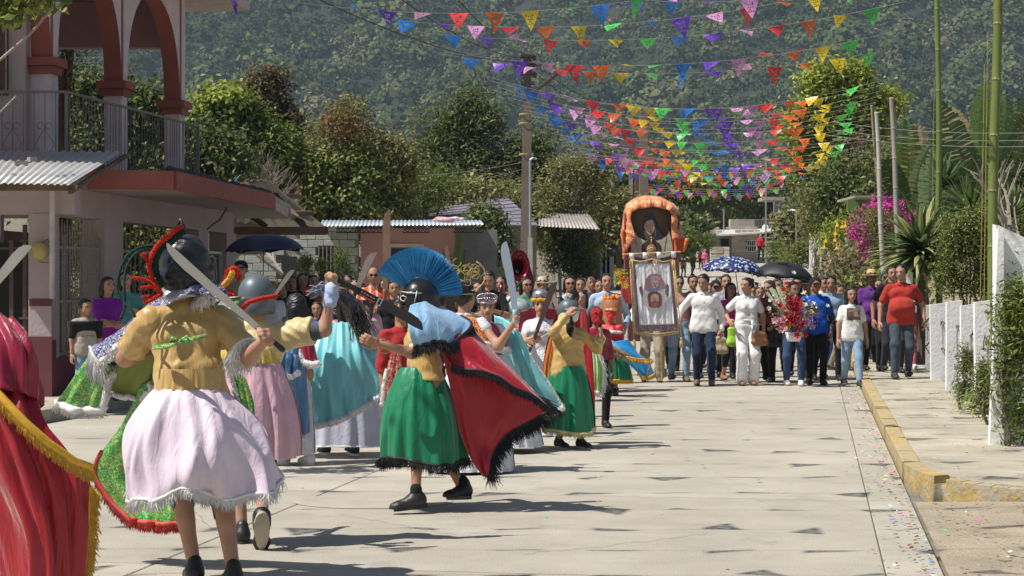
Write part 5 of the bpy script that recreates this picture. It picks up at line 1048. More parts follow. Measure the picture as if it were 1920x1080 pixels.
def featmesh():
 out={}
 b=MB();b.smooth=True;b.ball((0,0,0),.0125,8,(1.15,.55,.62));b.mi=1;b.ball((0,-.0045,0),.0062,7,(1,.6,1));b.mi=2;b.tube([(-.016,-.004,.002),(-.008,-.0075,.0078),(.004,-.0078,.0085),(.016,-.003,.003)],.0022,5)
 out['eye']=b.mesh('eye',[M_eyew,M_iris,M_hair],None)
 b=MB();b.smooth=True;b.tube([(-.019,.004,-.002),(-.008,-.002,.003),(.006,-.002,.003),(.020,.006,-.003)],[.0022,.0036,.0036,.002],5);out['brow']=b.mesh('eyebrow',M_hair,None)
 for nm,m_ in(('lips',M_lip),('lipsr',M_lipr)):
  b=MB();b.smooth=True;b.tube([(-.022,.005,0),(-.01,-.001,.003),(0,-.002,.0015),(.01,-.001,.003),(.022,.005,0)],[.0015,.0042,.0042,.0042,.0015],6);b.tube([(-.019,.004,-.002),(0,-.003,-.006),(.019,.004,-.002)],[.0015,.0052,.0015],6);out[nm]=b.mesh('lips',m_,None)
 b=MB();b.smooth=True
 for s_ in(-1,1):b.ball((s_*.032,0,0),.024,10,(1.05,.28,.78));b.tube([(s_*.055,.004,.006),(s_*.078,.03,.006),(s_*.082,.085,.002)],.0028,4)
 b.tube([(-.012,0,.006),(.012,0,.006)],.003,4);out['glasses']=b.mesh('sunglasses',M_glass,None)
 return out
FE=featmesh()
def onhead(name,me,parent,Hm,p,s,Hr=None,mirrorx=False):
 pos=Hm@Vector(p);o=link(name,me,parent);o.location=pos;o.rotation_euler=(Hr or Hm).to_3x3().normalized().to_euler();o.scale=(-s if mirrorx else s,s,s);return o
def shoeparts(up,so,lace=None):
 key=('shoe',up.name,so.name)
 if key not in _hair:
  V,Fc=field([((0,.035,.05),(0,-.02,.055),.043,.042),((0,-.02,.05),(0,-.15,.026),.041,.033),((0,.025,.07),(0,.015,.115),.042,.037),((-.018,-.12,.028),(.018,-.12,.028),.028,.028)],.010,.012,[('z<',.018)]);me=npmesh('shoe',V,Fc,up)
  b=MB();out=[(.040*math.cos(a)*(1 if math.sin(a)>0 else 1.1),(.07 if math.sin(a)>0 else .165)*math.sin(a)+.0)for a in np.linspace(0,6.283,21)[:-1]]
  b.prism([(x,y+.012,0)for x,y in out],(0,0,.026));ms=b.mesh('sole',so,None)
  b=MB()
  for i in range(4):b.box((0,-.045-.022*i,.088-.012*i),(.05,.008,.008))
  ml=b.mesh('laces',lace or so,None);_hair[key]=(me,ms,ml)
 return _hair[key]
def shoe(parent,p,yaw,pitch,s,up,so,lace=None):
 me,ms,ml=shoeparts(up,so,lace);q=(Matrix.Rotation(yaw,3,'Z')@Matrix.Rotation(pitch,3,'X')).to_euler()
 o=link('shoe',me,parent,loc=p,rot=q,scale=(s,s,s));link('sole',ms,o);link('laces',ml,o);return o
def ik(a,t,l1,l2,hint):
 a,t=Vector(a),Vector(t);d=t-a;L=min(max(d.length,.06),(l1+l2)*.995);d.normalize();t=a+d*L
 x=(l1*l1-l2*l2+L*L)/(2*L);h=math.sqrt(max(l1*l1-x*x,0));hv=Vector(hint)-d*Vector(hint).dot(d);hv.normalize();return a+d*x+hv*h,t
def person(label,px=None,d=None,H=1.65,yaw=0,z0=None,fem=0,skin='a',hairs='short',hm=None,pose=None,top=None,tlen=.95,sleeve=1.0,topk=None,bottom=None,blen=.08,flare=0.0,shoes=None,lod=0,belly=0.0,group=None,hat=None,glasses=False,loc=None,face=True,wrinkle=.0024,cat='person',nohair=False,barefoot=False,bag=None,lip=False,wide=1.0,wp=None,btop=None):
 P=dict(hl=(.24,-.06,.80),hr=(-.24,-.06,.80),fl=(.09,-.16,0),fr=(-.09,.14,.02),lean=(0,0),pel=(0,0,-.02),head=(0,0,0),handl='relax',handr='relax',el=(.6,.6,-.5),er=(-.6,.6,-.5),turn=0)
 if pose:P.update(pose)
 if loc is None:loc=G(px,d,gz(d)if z0 is None else z0)
 if wp:
  Mi_=(Matrix.Translation(Vector(loc))@Matrix.Rotation(math.radians(yaw),4,'Z')).inverted()
  for k_,v_ in wp.items():P[k_]=tuple((Mi_@Vector(v_))/(H/1.7))
 root=thing('person',label,cat,loc,math.radians(yaw),group);s=H/1.7;V3=Vector
 vox=(.015 if not lod else .0095)
 pel=V3((0,0,.93))+V3(P['pel']);lx,ly=P['lean'];sh=(.155 if fem else .178)*wide;tr=math.radians(P['turn'])
 ch=pel+V3((lx,ly,.37));shl=ch+V3((sh*math.cos(tr),sh*math.sin(tr),.062));shr=ch-V3((sh*math.cos(tr),sh*math.sin(tr),-.062));nk=ch+V3((lx*.2,ly*.2+.0,.13));hc=nk+V3((lx*.2,ly*.25-.015,.165+P.get('neck',0)))
 el,wl_=ik(shl,P['hl'],.285,.255,P['el']);er,wr_=ik(shr,P['hr'],.285,.255,P['er'])
 hpl=pel+V3((.088,0,-.02));hpr=pel-V3((.088,0,.02))
 kl,al=ik(hpl,V3(P['fl'])+V3((0,0,.085)),.43,.42,(.1,-1,0));kr,ar=ik(hpr,V3(P['fr'])+V3((0,0,.085)),.43,.42,(-.1,-1,0))
 ws=pel.lerp(ch,.45)
 f=1.0*wide
 tors=[(pel+V3((-.075*f,0,.02)),pel+V3((.075*f,0,.02)),.115,.115),(ws-V3((.055*f,.0,0)),ws+V3((.055*f,0,0)),.102 if fem else .108,.102 if fem else .108),(ch-V3((.075*f,0,.03)),ch+V3((.075*f,0,-.03)),.108,.108),(shl.lerp(shr,.10)+V3((0,0,.008)),shl.lerp(shr,.90)+V3((0,0,.008)),.044,.044),(shl.lerp(shr,.2),nk-V3((-.02,0,.01)),.036,.04),(shl.lerp(shr,.8),nk-V3((.02,0,.01)),.036,.04)]
 if fem:tors+=[(ch+V3((s_*.065,-.085,-.06)),ch+V3((s_*.06,-.07,-.04)),.048,.05)for s_ in(-1,1)]
 if belly:tors+=[(ws+V3((-.05,-.07*belly-.02,-.02)),ws+V3((.05,-.07*belly-.02,-.02)),.115+.03*belly,.115+.03*belly),(pel+V3((-.05,-.05*belly,.08)),pel+V3((.05,-.05*belly,.08)),.12,.12)]
 limb=[(nk-V3((0,0,.06)),hc-V3((0,-.02,.06)),.056,.050)]
 arml=[(shl,el,.044,.038),(el,wl_,.041,.027)];armr=[(shr,er,.044,.038),(er,wr_,.041,.027)]
 legs=[(hpl,kl,.085,.055),(kl,al,.052,.034),(hpr,kr,.085,.055),(kr,ar,.052,.034),(kl.lerp(al,.15)+V3((0,.022,0)),kl.lerp(al,.4)+V3((0,.018,0)),.042,.036),(kr.lerp(ar,.15)+V3((0,.022,0)),kr.lerp(ar,.4)+V3((0,.018,0)),.042,.036)]
 S=lambda pr,e=0:[(tuple(V3(a)*s),tuple(V3(b_)*s),(ra+e)*s,(rb+e)*s)for a,b_,ra,rb in pr]
 shrink=-.012 if top else 0
 parts=[field(S(tors,shrink)+S(limb+arml+armr+legs),vox*1.15,.014)]
 hs=s**.55*.98;hy,hp,hr_=[math.radians(a)for a in P['head']]
 Hq=Matrix.Rotation(hy,3,'Z')@Matrix.Rotation(hp,3,'X')@Matrix.Rotation(hr_,3,'Y');hcs=V3(nk)*s+(V3(hc)-V3(nk))*s**.7
 parts.append(xf(HEAD[(fem,lod)],Hq,hcs,hs));Hm=Matrix.Translation(hcs)@(Hq.to_4x4()*1.0)@Matrix.Diagonal((hs,hs,hs,1))
 for side,(e_,w_,kd)in((1,(el,wl_,P['handl'])),(-1,(er,wr_,P['handr']))):
  xd=(w_-e_).normalized();nrm=P.get('nl'if side==1 else 'nr');ref=V3(nrm)if nrm else V3((side,-.25,.1));zd=(ref-xd*ref.dot(xd)).normalized();yd=zd.cross(xd)
  hnd=HAND[(kd,lod)]
  if yd.y>0:hnd=mirror(hnd)
  q=np.array([xd,yd,zd]).T;parts.append(xf(hnd,q,V3(w_)*s+xd*.012*s,s**.8*.95))
 V,Fc=joinm(*parts);body=link('body',npmesh('body',V,Fc,SK[skin]),root);root['_']=0;del root['_']
 hmx=hm or M_hair
 if not nohair:v,f_=xf(hair(hairs,lod),Hq,hcs,hs);link('hair',npmesh('hair',v,f_,hmx),root)
 if face:
  for s_ in(-1,1):
   if not glasses:onhead('eye',FE['eye'],body,Hm,(s_*.032,-.089,.005),hs*1.12,mirrorx=s_<0)
   onhead('eyebrow',FE['brow'],body,Hm,(s_*.033,-.0975,.027),hs*1.1,mirrorx=s_<0)
  onhead('lips',FE['lipsr'if lip else 'lips'],body,Hm,(0,-.1065,-.056),hs*1.1)
  if glasses:onhead('sunglasses',FE['glasses'],root,Hm,(0,-.104,.006),hs)
 if top:
  tp_=[(a,b_,ra,rb)for a,b_,ra,rb in tors];tp_+=[(nk-V3((0,0,.075)),nk-V3((0,0,.045)),.062,.057)]+[(ch+V3((x_*f*.8,.0,-.02)),pel+V3((x_*f*1.15,0,-.04 if tlen>.98 else .02)),.088,.122 if tlen>.98 else .098)for x_ in(-.07,-.025,.025,.07)]
  zb=pel.z-(tlen-.95)*1.0
  if tlen>.98:tp_+=[(pel+V3((-.08*f,0,-.05)),pel+V3((.08*f,0,-.05)),.108,.108)]
  for sx,e_,w_ in((shl,el,wl_),(shr,er,wr_)):
   if sleeve>.5:tp_+=[(sx,e_,.048,.044),(e_,e_.lerp(w_,min(1,(sleeve-.5)*2)*.93),.043,.034)]
   elif sleeve>0:tp_+=[(sx,sx.lerp(e_,sleeve*2),.050,.052)]
  V,Fc=field(S(tp_,.010),vox,.010,[('z<',(pel.z+(-.12 if tlen>.98 else .05))*s)],wrinkle*s*(.7 if lod else 1),(44 if lod else 28)/s,seed=rng.uniform(0,6));link(topk or 'shirt',npmesh(topk or 'shirt',V,Fc,top),root)
 if bottom:
  bt=[(pel+V3((-.078*f,0,.03)),pel+V3((.078*f,0,.03)),.118,.118)]
  for h_,k_,a_ in((hpl,kl,al),(hpr,kr,ar)):
   bt+=[(h_,k_,.092,.066+flare*.4),(k_,k_.lerp(a_,1-blen),.064+flare*.4,.052+flare)]
  V,Fc=field(S(bt,.004),vox,.014,[('z>',(pel.z+(btop if btop is not None else .0 if(top and tlen>.98)else .10))*s)],wrinkle*.8*s,24/s,seed=rng.uniform(0,6));link('trousers',npmesh('trousers',V,Fc,bottom),root)
 if shoes:
  for(a_,k_,f_)in((al,kl,P['fl']),(ar,kr,P['fr'])):
   lift=f_[2];shoe(root,V3((a_.x,a_.y-.01,a_.z-.085))*s,math.radians(rng.uniform(-8,8)+P.get('toe',0)),-min(1.0,lift*6),s**.8,*shoes)
 info=dict(root=root,s=s,hc=hcs,hs=hs,Hm=Hm,Hq=Hq,pel=pel*s,ch=ch*s,shl=shl*s,shr=shr*s,wl=wl_*s,wr=wr_*s,el=el*s,er=er*s,nk=nk*s,ws=ws*s,al=al*s,ar=ar*s,kl=kl*s,kr=kr*s)
 info['M']=ROOTM[root.name].inverted();info['w']=lambda p,M_=info['M']:M_@Vector(p)
 if hat:hat(info)
 return info
def cap_hat(m,back=False):
 def f(I):
  b=MB();b.smooth=True;q=I['Hq'];s=I['hs'];c=I['hc']
  b.lathe([(.0,.142),(.05,.135),(.085,.105),(.099,.06),(.101,.035),(.098,.03)],(0,.012,0),16)
  sg=1 if back else-1;n=9;P_=[[(math.sin(a)*.085*k,sg*(.075+.085*math.cos(a)*0+.07*(k2)*math.cos(a)),.043-.012*k2+.004)for a in np.linspace(-1.2,1.2,n)]for k,k2 in((1,.3),(1,.75),(.98,1.15))]
  b.grid(np.array(P_),.004);b.v=[tuple(q@(Vector(v)*s)+c)for v in b.v];b.build('cap',m,I['root'],world=False)
 return f
def straw_hat(m,band=None,r=.165):
 def f(I):
  b=MB();b.smooth=True;q=I['Hq'];s=I['hs'];c=I['hc']
  b.lathe([(0,.15),(.045,.158),(.075,.14),(.088,.07),(.095,.055),(.13,.045),(r,.06),(r+.004,.055),(.13,.038),(.09,.045)],(0,.01,0),22);b.v=[tuple(q@(Vector(v)*s)+c)for v in b.v];h=b.build('hat',m,I['root'],world=False)
  b=MB();b.lathe([(.0935,.058),(.0925,.082)],(0,.01,0),22);b.v=[tuple(q@(Vector(v)*s*1.012)+c)for v in b.v];b.build('band',band or M_leath,h,world=False)
 return f
def buttons(I,n,m,dy=-.125):
 b=MB();b.smooth=True
 for i in range(n):p=I['ch'].lerp(I['pel'],i/(n-.3))+Vector((0,dy*I['s'],0));b.ball(p,.007*I['s'],6)
 b.build('buttons',m,I['root'],world=False)['kind']='stuff'
def collar(I,m):
 b=MB();b.smooth=True;s=I['s'];c=I['nk']+Vector((0,0,-.015*s))
 P_=[[c+Vector((math.sin(a)*r*s,-math.cos(a)*r*s*1.0,z*s-(.03*s*max(0,math.cos(a))**2)))for a in np.linspace(.25,6.03,17)]for r,z in((.066,.0),(.064,.035),(.078,.012))]
 b.grid(np.array(P_),.004);b.build('collar',m,I['root'],world=False)
C_=lambda n,c,**k:cloth('cloth_'+n,c,**k)
DEN=C_('denim',(.035,.065,.14));DEND=C_('denim_dark',(.018,.03,.065));DENL=C_('denim_light',(.22,.33,.46));BLK=C_('black',(.014,.014,.016));BEI=C_('beige',(.32,.27,.20));WHT=C_('white',(.74,.74,.73));GRYB=C_('blue_grey',(.055,.075,.095))
LBL=C_('light_blue',(.42,.52,.68));SHB=(M_leath,M_soled);SHW=(mat('sneaker_white',(.66,.66,.65),rough=.6,var=.05),M_sole);SHBR=(mat('shoe_brown',(.16,.11,.075),rough=.7,var=.2),M_soled);SHT=(mat('sandal_tan',(.28,.12,.055),rough=.6),M_soled)
gR='people walking in the front row of the procession'
K=28.3
def X28(px,d=K):return px
I=person('man in a light blue shirt walking left of the banner',1137,26.5,1.72,4,skin='a',top=LBL,tlen=1.0,bottom=DEND,shoes=SHB,belly=.4,pose=dict(hl=(.26,-.12,.92),hr=(-.26,-.05,.85)),group=gR);collar(I,LBL)
I=person('banner bearer in beige trousers hidden behind the white banner',1222,29.0,1.66,0,top=WHT,bottom=BEI,flare=.03,shoes=SHBR,pose=dict(hl=(.10,-.30,1.05),hr=(-.28,-.18,.98),handl='fist',handr='relax',fl=(.12,-.12,0),fr=(-.12,.1,0)),group=gR)
BEAR=I
I=person('man in salmon shirt, sunglasses and faded jeans right beside the banner',1272,29.2,1.70,6,top=C_('salmon',(.55,.27,.24)),bottom=DENL,glasses=True,shoes=SHBR,pose=dict(hl=(.2,-.1,.9),hr=(-.22,-.32,1.12),handr='fist',head=(0,5,0)),group=gR)
person('dark dressed man peeking between the salmon shirt and the white shirt',1299,30.4,1.72,0,skin='b',top=BLK,bottom=BLK,shoes=SHB,pose=dict(head=(10,0,0)),group=gR)
I=person('man in a white long sleeved shirt and dark jeans looking down towards the banner',1319,28.0,1.72,-4,skin='b',top=WHT,tlen=1.02,bottom=DEND,shoes=SHBR,pose=dict(hr=(-.40,-.16,.98),hl=(.27,-.02,.84),head=(-25,18,0),fl=(.12,-.12,0),fr=(-.10,-.02,0),handr='fist'),group=gR);buttons(I,6,M_sole);collar(I,WHT)
person('dark capped man mostly hidden behind the white shirt',1342,31,1.62,0,skin='b',top=BLK,bottom=BLK,shoes=SHB,hat=cap_hat(BLK),group=gR)
I=person('man in a checked shirt behind the woman in pink',1361,30.2,1.73,0,top=C_('checked',(.45,.45,.46),col2=(.12,.14,.2),pat='wave',ps=18,pt=.5),bottom=BLK,shoes=SHB,group=gR)
UMW=person('woman in a bright pink blouse and black skirt under the patterned blue umbrella',1370,28.9,1.58,8,fem=1,skin='b',hairs='shoulder',lip=True,top=C_('magenta',(.58,.05,.30)),sleeve=.45,bottom=BLK,blen=.55,shoes=SHT,pose=dict(hl=(.12,-.24,1.18),handl='fist',hr=(.02,-.2,.98)),group=gR)
I=person('woman in a white short sleeved jumpsuit looking left',1400,28.0,1.66,4,fem=1,hairs='bun',top=WHT,tlen=.95,sleeve=.3,bottom=WHT,blen=.0,flare=.035,shoes=SHT,lip=True,pose=dict(hr=(-.30,-.12,1.02),hl=(.27,-.02,.86),head=(-55,0,0),fl=(.10,-.05,0),fr=(-.10,-.1,0)),group=gR);buttons(I,5,mat('button_dark',(.05,.05,.05)),-.16);collar(I,WHT)
JW=I
b=MB();b.smooth=True;w0=I['pel']+Vector((0,0,.12*I['s']));b.tube([w0+Vector((.155*math.sin(a),-.125*math.cos(a),0))*I['s']for a in np.linspace(0,6.283,17)],.018,5,False,flat=.4);b.box(w0+Vector((.06,-.14,-.14)),(.035,.012,.3));b.build('belt',WHT,I['root'],world=False)
person('dark haired boy half hidden behind the white jumpsuit',1424,30.5,1.52,0,skin='b',top=C_('grey_dark',(.06,.06,.07)),bottom=BLK,shoes=SHB,group=gR)
PBW=person('woman in a red and black patterned blouse with long auburn hair turned left',1443,29.0,1.62,-25,fem=1,hairs='long',hm=M_hairb,lip=True,top=C_('floral_dark',(.35,.06,.07),col2=(.03,.02,.02),pat='voronoi',ps=30,pt=.35),sleeve=.75,bottom=BLK,shoes=SHB,pose=dict(hl=(.15,-.2,.95),hr=(-.1,-.25,1.05),head=(-20,8,0)),group=gR)
BQW=person('woman in jeans and white sneakers carrying the big bouquet',1488,27.9,1.60,-4,fem=1,hairs='pony',hm=M_hairb,top=C_('wine_top',(.10,.03,.04)),sleeve=.4,bottom=DEN,shoes=SHW,pose=dict(hl=(.13,-.32,.92),hr=(-.13,-.32,.92),head=(25,8,0),fl=(.11,-.14,0),fr=(-.11,.05,0)),group=gR)
person('woman peering over the bouquet from behind it',1494,30.5,1.68,0,fem=1,hairs='shoulder',hm=M_hairb,top=BLK,bottom=BLK,shoes=SHB,group=gR)
person('man in a pale straw hat behind the bouquet',1513,29.8,1.66,0,skin='b',top=C_('mauve',(.30,.2,.2)),bottom=BLK,shoes=SHB,hat=straw_hat(mat('straw_pale',(.62,.55,.42),rough=.8,bump=.4,bs=90)),pose=dict(head=(-20,5,0)),group=gR)
I=person('man in a bright blue t-shirt and black cap with one black arm sleeve',1529,28.2,1.66,0,skin='d',top=C_('royal_blue',(.012,.085,.46)),tlen=1.0,sleeve=.32,bottom=BLK,shoes=SHB,hat=cap_hat(BLK),pose=dict(fl=(.10,-.1,0),fr=(-.1,.02,0),hl=(.24,-.08,.84)),group=gR)
V,Fc=field([(tuple(I['shl'].lerp(I['el'],.55)),tuple(I['el']),.052,.046),(tuple(I['el']),tuple(I['wl']),.045,.033)],.012,.01);link('arm_sleeve',npmesh('arm_sleeve',V,Fc,C_('sleeve_black',(.02,.02,.022),col2=(.12,.12,.12),pat='n',ps=30,pt=.55)),I['root'])
I=person('man in a pale blue shirt behind the blue t-shirt',1557,29.6,1.70,5,skin='b',top=C_('pale_blue',(.30,.42,.55)),sleeve=.4,bottom=BLK,shoes=SHB,pose=dict(head=(-15,5,0)),group=gR);collar(I,_mc['cloth_pale_blue'])
TSW=I=person('shorter woman in a white printed t-shirt and light blue jeans',1596,27.4,1.50,2,fem=1,hairs='long',skin='b',lip=True,top=WHT,tlen=1.02,sleeve=.32,bottom=DENL,blen=.12,shoes=(mat('sneaker_black',(.02,.02,.022),rough=.6),M_sole),pose=dict(fl=(.08,-.3,0),fr=(-.08,.22,.03),hl=(.27,-.02,.82),hr=(-.25,-.1,.82)),group=gR)
sk_=[]
b=MB()
for(x,z,w,h,mi)in((0,0,.21,.18,0),(-.045,-.01,.05,.10,1),(.03,.0,.06,.11,2),(.0,.05,.16,.03,2),(0,-.055,.17,.03,3)):
 b.mi=mi;c=I['ch']+Vector((x*1.0,-.168+(-.0015*(mi>0))-.001*mi,-.02+z));b.box(c,(w,.004,h))
b.build('printed_panel',[mat('print_brown',(.30,.21,.15),col2=(.12,.07,.05),pat='n',ps=22,pt=.5),mat('print_a',(.16,.10,.07)),mat('print_b',(.5,.42,.34),col2=(.2,.13,.1),pat='n',ps=40,pt=.5),mat('print_c',(.1,.06,.045))],I['root'],world=False)
PSM=I=person('man in a purple shirt and golden straw hat holding a black hat',1634,30.3,1.66,2,z0=.125,skin='d',top=C_('purple',(.13,.035,.22)),tlen=1.0,sleeve=.42,bottom=BLK,shoes=SHB,belly=.3,hat=straw_hat(mat('straw_gold',(.62,.43,.17),rough=.7,bump=.4,bs=90)),pose=dict(hl=(.22,-.22,.9),handl='fist',fl=(.1,-.12,0),fr=(-.1,.05,0)),group=gR);collar(I,_mc['cloth_purple'])
person('man in an olive cap and black shirt farther back on the right',1620,35,1.78,10,z0=.13,skin='b',top=BLK,bottom=BLK,shoes=SHB,hat=cap_hat(C_('cap_olive',(.09,.075,.05))),pose=dict(head=(10,10,0)),group=gR)
person('man in a black t-shirt right behind the red polo',1672,29.6,1.74,4,z0=.125,skin='b',top=BLK,sleeve=.3,bottom=C_('dark_trousers',(.03,.03,.04)),shoes=SHB,pose=dict(hr=(-.3,.0,.84)),group=gR)
person('man in a cap and a yellow vest glimpsed behind the red polo',1661,32,1.66,-10,z0=.13,skin='b',top=C_('vest_yellow',(.45,.42,.10)),bottom=BLK,shoes=SHB,hat=cap_hat(DEND),group=gR)
I=person('stout man in a red polo shirt and grey jeans walking on the pavement',1690,27.6,1.74,-6,z0=.125,skin='a',hairs='short',top=C_('polo_red',(.40,.04,.028)),tlen=1.02,sleeve=.34,bottom=GRYB,shoes=(mat('boot_dark',(.05,.04,.035),rough=.7),M_soled),belly=.8,wide=1.04,pose=dict(head=(-30,5,0),hl=(.33,-.02,.86),hr=(-.32,-.02,.84),fl=(.11,.12,.02),fr=(-.12,-.2,0)),group=gR);collar(I,_mc['cloth_polo_red'])
person('child in pink trousers walking behind the red polo man',1706,31,1.15,0,z0=.13,top=C_('pink_kid',(.55,.2,.26)),bottom=C_('pink_trousers',(.5,.12,.2)),shoes=SHW,group=gR)
def umbrella(label,c,r,h,m,tilt=0,handle=None,n=8,scal=.06,ribs=None):
 t=thing('umbrella',label,'umbrella',c);q=Matrix.Rotation(tilt,3,'Y');b=MB();b.smooth=True;rows=[]
 for i in range(9):
  u=i/8;row=[]
  for j in range(n*6+1):
   a=2*math.pi*j/(n*6);w=abs(math.sin(a*n/2));rr=r*math.sin(u*1.35)/math.sin(1.35)*(1-.06*w*u);zz=h*(math.cos(u*1.35)-1)/(1-math.cos(1.35))*1.0+scal*r*w*u*u
   row.append(Vector(c)+q@Vector((rr*math.cos(a),rr*math.sin(a),zz)))
  rows.append(row)
 b.grid(np.array(rows),.003);cn_=b.build('canopy',m,t)
 b=MB()
 for k in range(n):
  a=2*math.pi*k/n;b.tube([Vector(c)+q@Vector((r*math.sin(u*1.35)/math.sin(1.35)*math.cos(a),r*math.sin(u*1.35)/math.sin(1.35)*math.sin(a),h*(math.cos(u*1.35)-1)/(1-math.cos(1.35))-.006))for u in np.linspace(0,1.02,7)],.004,4)
 b.build('ribs',M_gal,cn_)
 b=MB();b.cyl(Vector(c)+q@Vector((0,0,.06)),handle or Vector(c)-Vector((0,0,.8)),.007,n=6);b.build('shaft',M_soot,t)
 if handle:b=MB();b.cyl(Vector(handle),Vector(handle)-Vector((0,0,.1)),.014,n=8);b.build('handle',M_leath,t)
 return t
M_umb=mat('umbrella_blue_print',(.018,.022,.16),rough=.5,var=.1,col2=(.55,.66,.62),pat='voronoi',ps=20,pt=.34,trans=.1)
hl_=UMW['w'](UMW['wl']);umbrella('dark blue umbrella printed with pale flowers, above the pink and white dressed women',W(1374,481,28.6),60*28.6/FP,31*28.6/FP,M_umb,.06,hl_)
hl_=PBW['w'](PBW['wl']);umbrella('plain black umbrella beside the flowered one',W(1470,491,29.6),58*29.6/FP,32*29.6/FP,mat('umbrella_black',(.022,.022,.026),rough=.55,var=.1,trans=.12),.08,G(1464,29.4,1.1))
def handbag(label,c,w,h,m,name='handbag',strap=None):
 t=thing(name,label,'bag',c);V,Fc=field([((-w/2,0,-h/2),(w/2,0,-h/2),.05,.05),((-w/2.6,0,h/3),(w/2.6,0,h/3),.035,.035),((-w/2,0,-h/2),(-w/2.6,0,h/3),.045,.035),((w/2,0,-h/2),(w/2.6,0,h/3),.045,.035),((0,0,-h/2),(0,0,h/3),.05,.04)],.012,.015,wr=.004)
 link('pouch',npmesh('pouch',V,Fc,m),t);b=MB();b.smooth=True;b.tube([Vector(c)+Vector((w/3*math.cos(a),-.01,h/3+(strap or .16)*math.sin(a)))for a in np.linspace(0,math.pi,11)],.007,5);b.build('strap',m,t);return t
handbag('brown leather handbag hanging from the arm of the white jumpsuit woman',G(1425,27.8,.74),.16,.14,mat('leather_tan',(.20,.085,.035),rough=.5,var=.2))
handbag('soft black bag hanging beside the patterned blouse',G(1458,28.6,.72),.22,.2,M_leath,strap=.3)
handbag('lime green bag hanging in front of the pink blouse woman',G(1374,28.5,.76),.10,.24,mat('lime',(.35,.62,.06),rough=.5),name='shopping_bag')
handbag('crumpled beige bag between the white shirt man and the pink blouse',G(1351,28.6,.62),.16,.2,mat('beige_bag',(.42,.33,.24),rough=.8,var=.15),name='shopping_bag')
c=PSM['w'](PSM['wl'])+Vector((.05,-.1,-.08));b=MB();b.smooth=True;b.lathe([(0,.11),(.05,.115),(.08,.1),(.09,.02),(.095,0),(.17,.02),(.175,.0),(.09,-.01)],c,20,rot=Euler((1.3,.5,0)).to_matrix());tag(b.build('black_hat',BLK),'black brimmed hat held low in the hand of the purple shirt man','hat')
def bouquet(label,c,name='bouquet'):
 t=thing(name,label,'flowers',c);c=Vector(c)
 b=MB();b.smooth=True;b.lathe([(.0,-.12),(.10,-.12),(.13,.02),(.12,.02)],c+Vector((0,0,-.30)),14);b.build('white_pot',WHT,t)
 foliage('greenery',t,[(c.x,c.y,c.z-.05,.34,.16,.30),(c.x-.15,c.y,c.z+.15,.18,.12,.25),(c.x+.25,c.y,c.z-.02,.16,.1,.14)],LM['mid']+[mat('bud_white',(.6,.64,.5),rough=.7)],150,6,.04,.05,.022,.5)
 FC=[('rose_red',(.50,.01,.025),34),('rose_pink',(.72,.42,.48),11),('rose_lilac',(.42,.26,.55),7),('bloom_yellow',(.75,.52,.05),12),('bloom_white',(.72,.74,.66),22)]
 ms={}
 for nm,cl_,n in FC:
  m_=mat(nm,cl_,rough=.6,var=.15,vs=20);b=MB();b.smooth=False
  for k in range(3):
   for j in range(5):
    a=j*1.2566+k*.6;rr=.012+.012*k;b.add([(0,0,-.02),(rr*math.cos(a-.5),rr*math.sin(a-.5),.004*k),(rr*1.35*math.cos(a),rr*1.35*math.sin(a),.022-.008*k),(rr*math.cos(a+.5),rr*math.sin(a+.5),.004*k)],[(0,1,2,3)])
  me=b.mesh('flower',m_,None)
  for i in range(n):
   if nm=='rose_red':x,z=rng.normal(-.02,.09),rng.normal(.03,.16)
   elif nm=='rose_pink':x,z=rng.normal(-.20,.05),rng.normal(-.08,.13)
   elif nm=='rose_lilac':x,z=rng.normal(.17,.06),rng.normal(-.1,.06)
   elif nm=='bloom_yellow':x,z=rng.choice([-.14,.26])+rng.normal(0,.04),rng.normal(.02,.12)
   else:x,z=rng.normal(-.05,.2),rng.normal(.18,.12)
   sc=(1.25 if nm[:4]=='rose'else .8)*rng.uniform(.85,1.2);y=-.17*math.sqrt(max(.1,1-(x/.42)**2))-.02
   link('flower',me,t,loc=ROOTM[t.name]@(c+Vector((x,y,z))),rot=(1.2+rng.normal(0,.3),rng.normal(0,.4),rng.normal(0,.5)),scale=(sc,)*3)
 b=MB()
 for i in range(9):
  x=-.28+rng.normal(0,.06);b.tube([c+Vector((x*.4,-.1,0)),c+Vector((x,-.1,.3+rng.uniform(-.05,.14)))],[.01,.022],5)
 b.build('gladiolus_spikes',mat('spike_cream',(.62,.66,.48),rough=.7,var=.2,vs=30),t)
bouquet('large bouquet of red, pink and lilac roses in a white pot',W(1488,588,27.45))
B0=27.4;BN=thing('procession_banner','white satin banner with gold trim showing a veiled woman and a face, under clear plastic','banner',G(1225,B0,0))
def BW(x,y,dy=0.0):return W(x,y,B0)+Vector((0,dy,0))
def bez(x0,x1,y0,y1,nx,ny,amp,dy,ph=0,f=9):
 P_=[]
 for j in range(ny+1):
  v=j/ny;row=[]
  for i in range(nx+1):
   u=i/nx;x=x0[0]+(x1[0]-x0[0])*u+(y0[0]-x0[0])*v*(1-u)+(y1[0]-x1[0])*v*u;y=x0[1]+(x1[1]-x0[1])*u+(y0[1]-x0[1])*v*(1-u)+(y1[1]-x1[1])*v*u
   fold=amp*(math.sin(u*f*6.283+1.5*math.sin(v*3+ph)+ph)+.5*math.sin(u*f*11+v*5+ph));row.append(BW(x,y,dy+fold*(.3+.7*v)))
  P_.append(row)
 return np.array(P_)
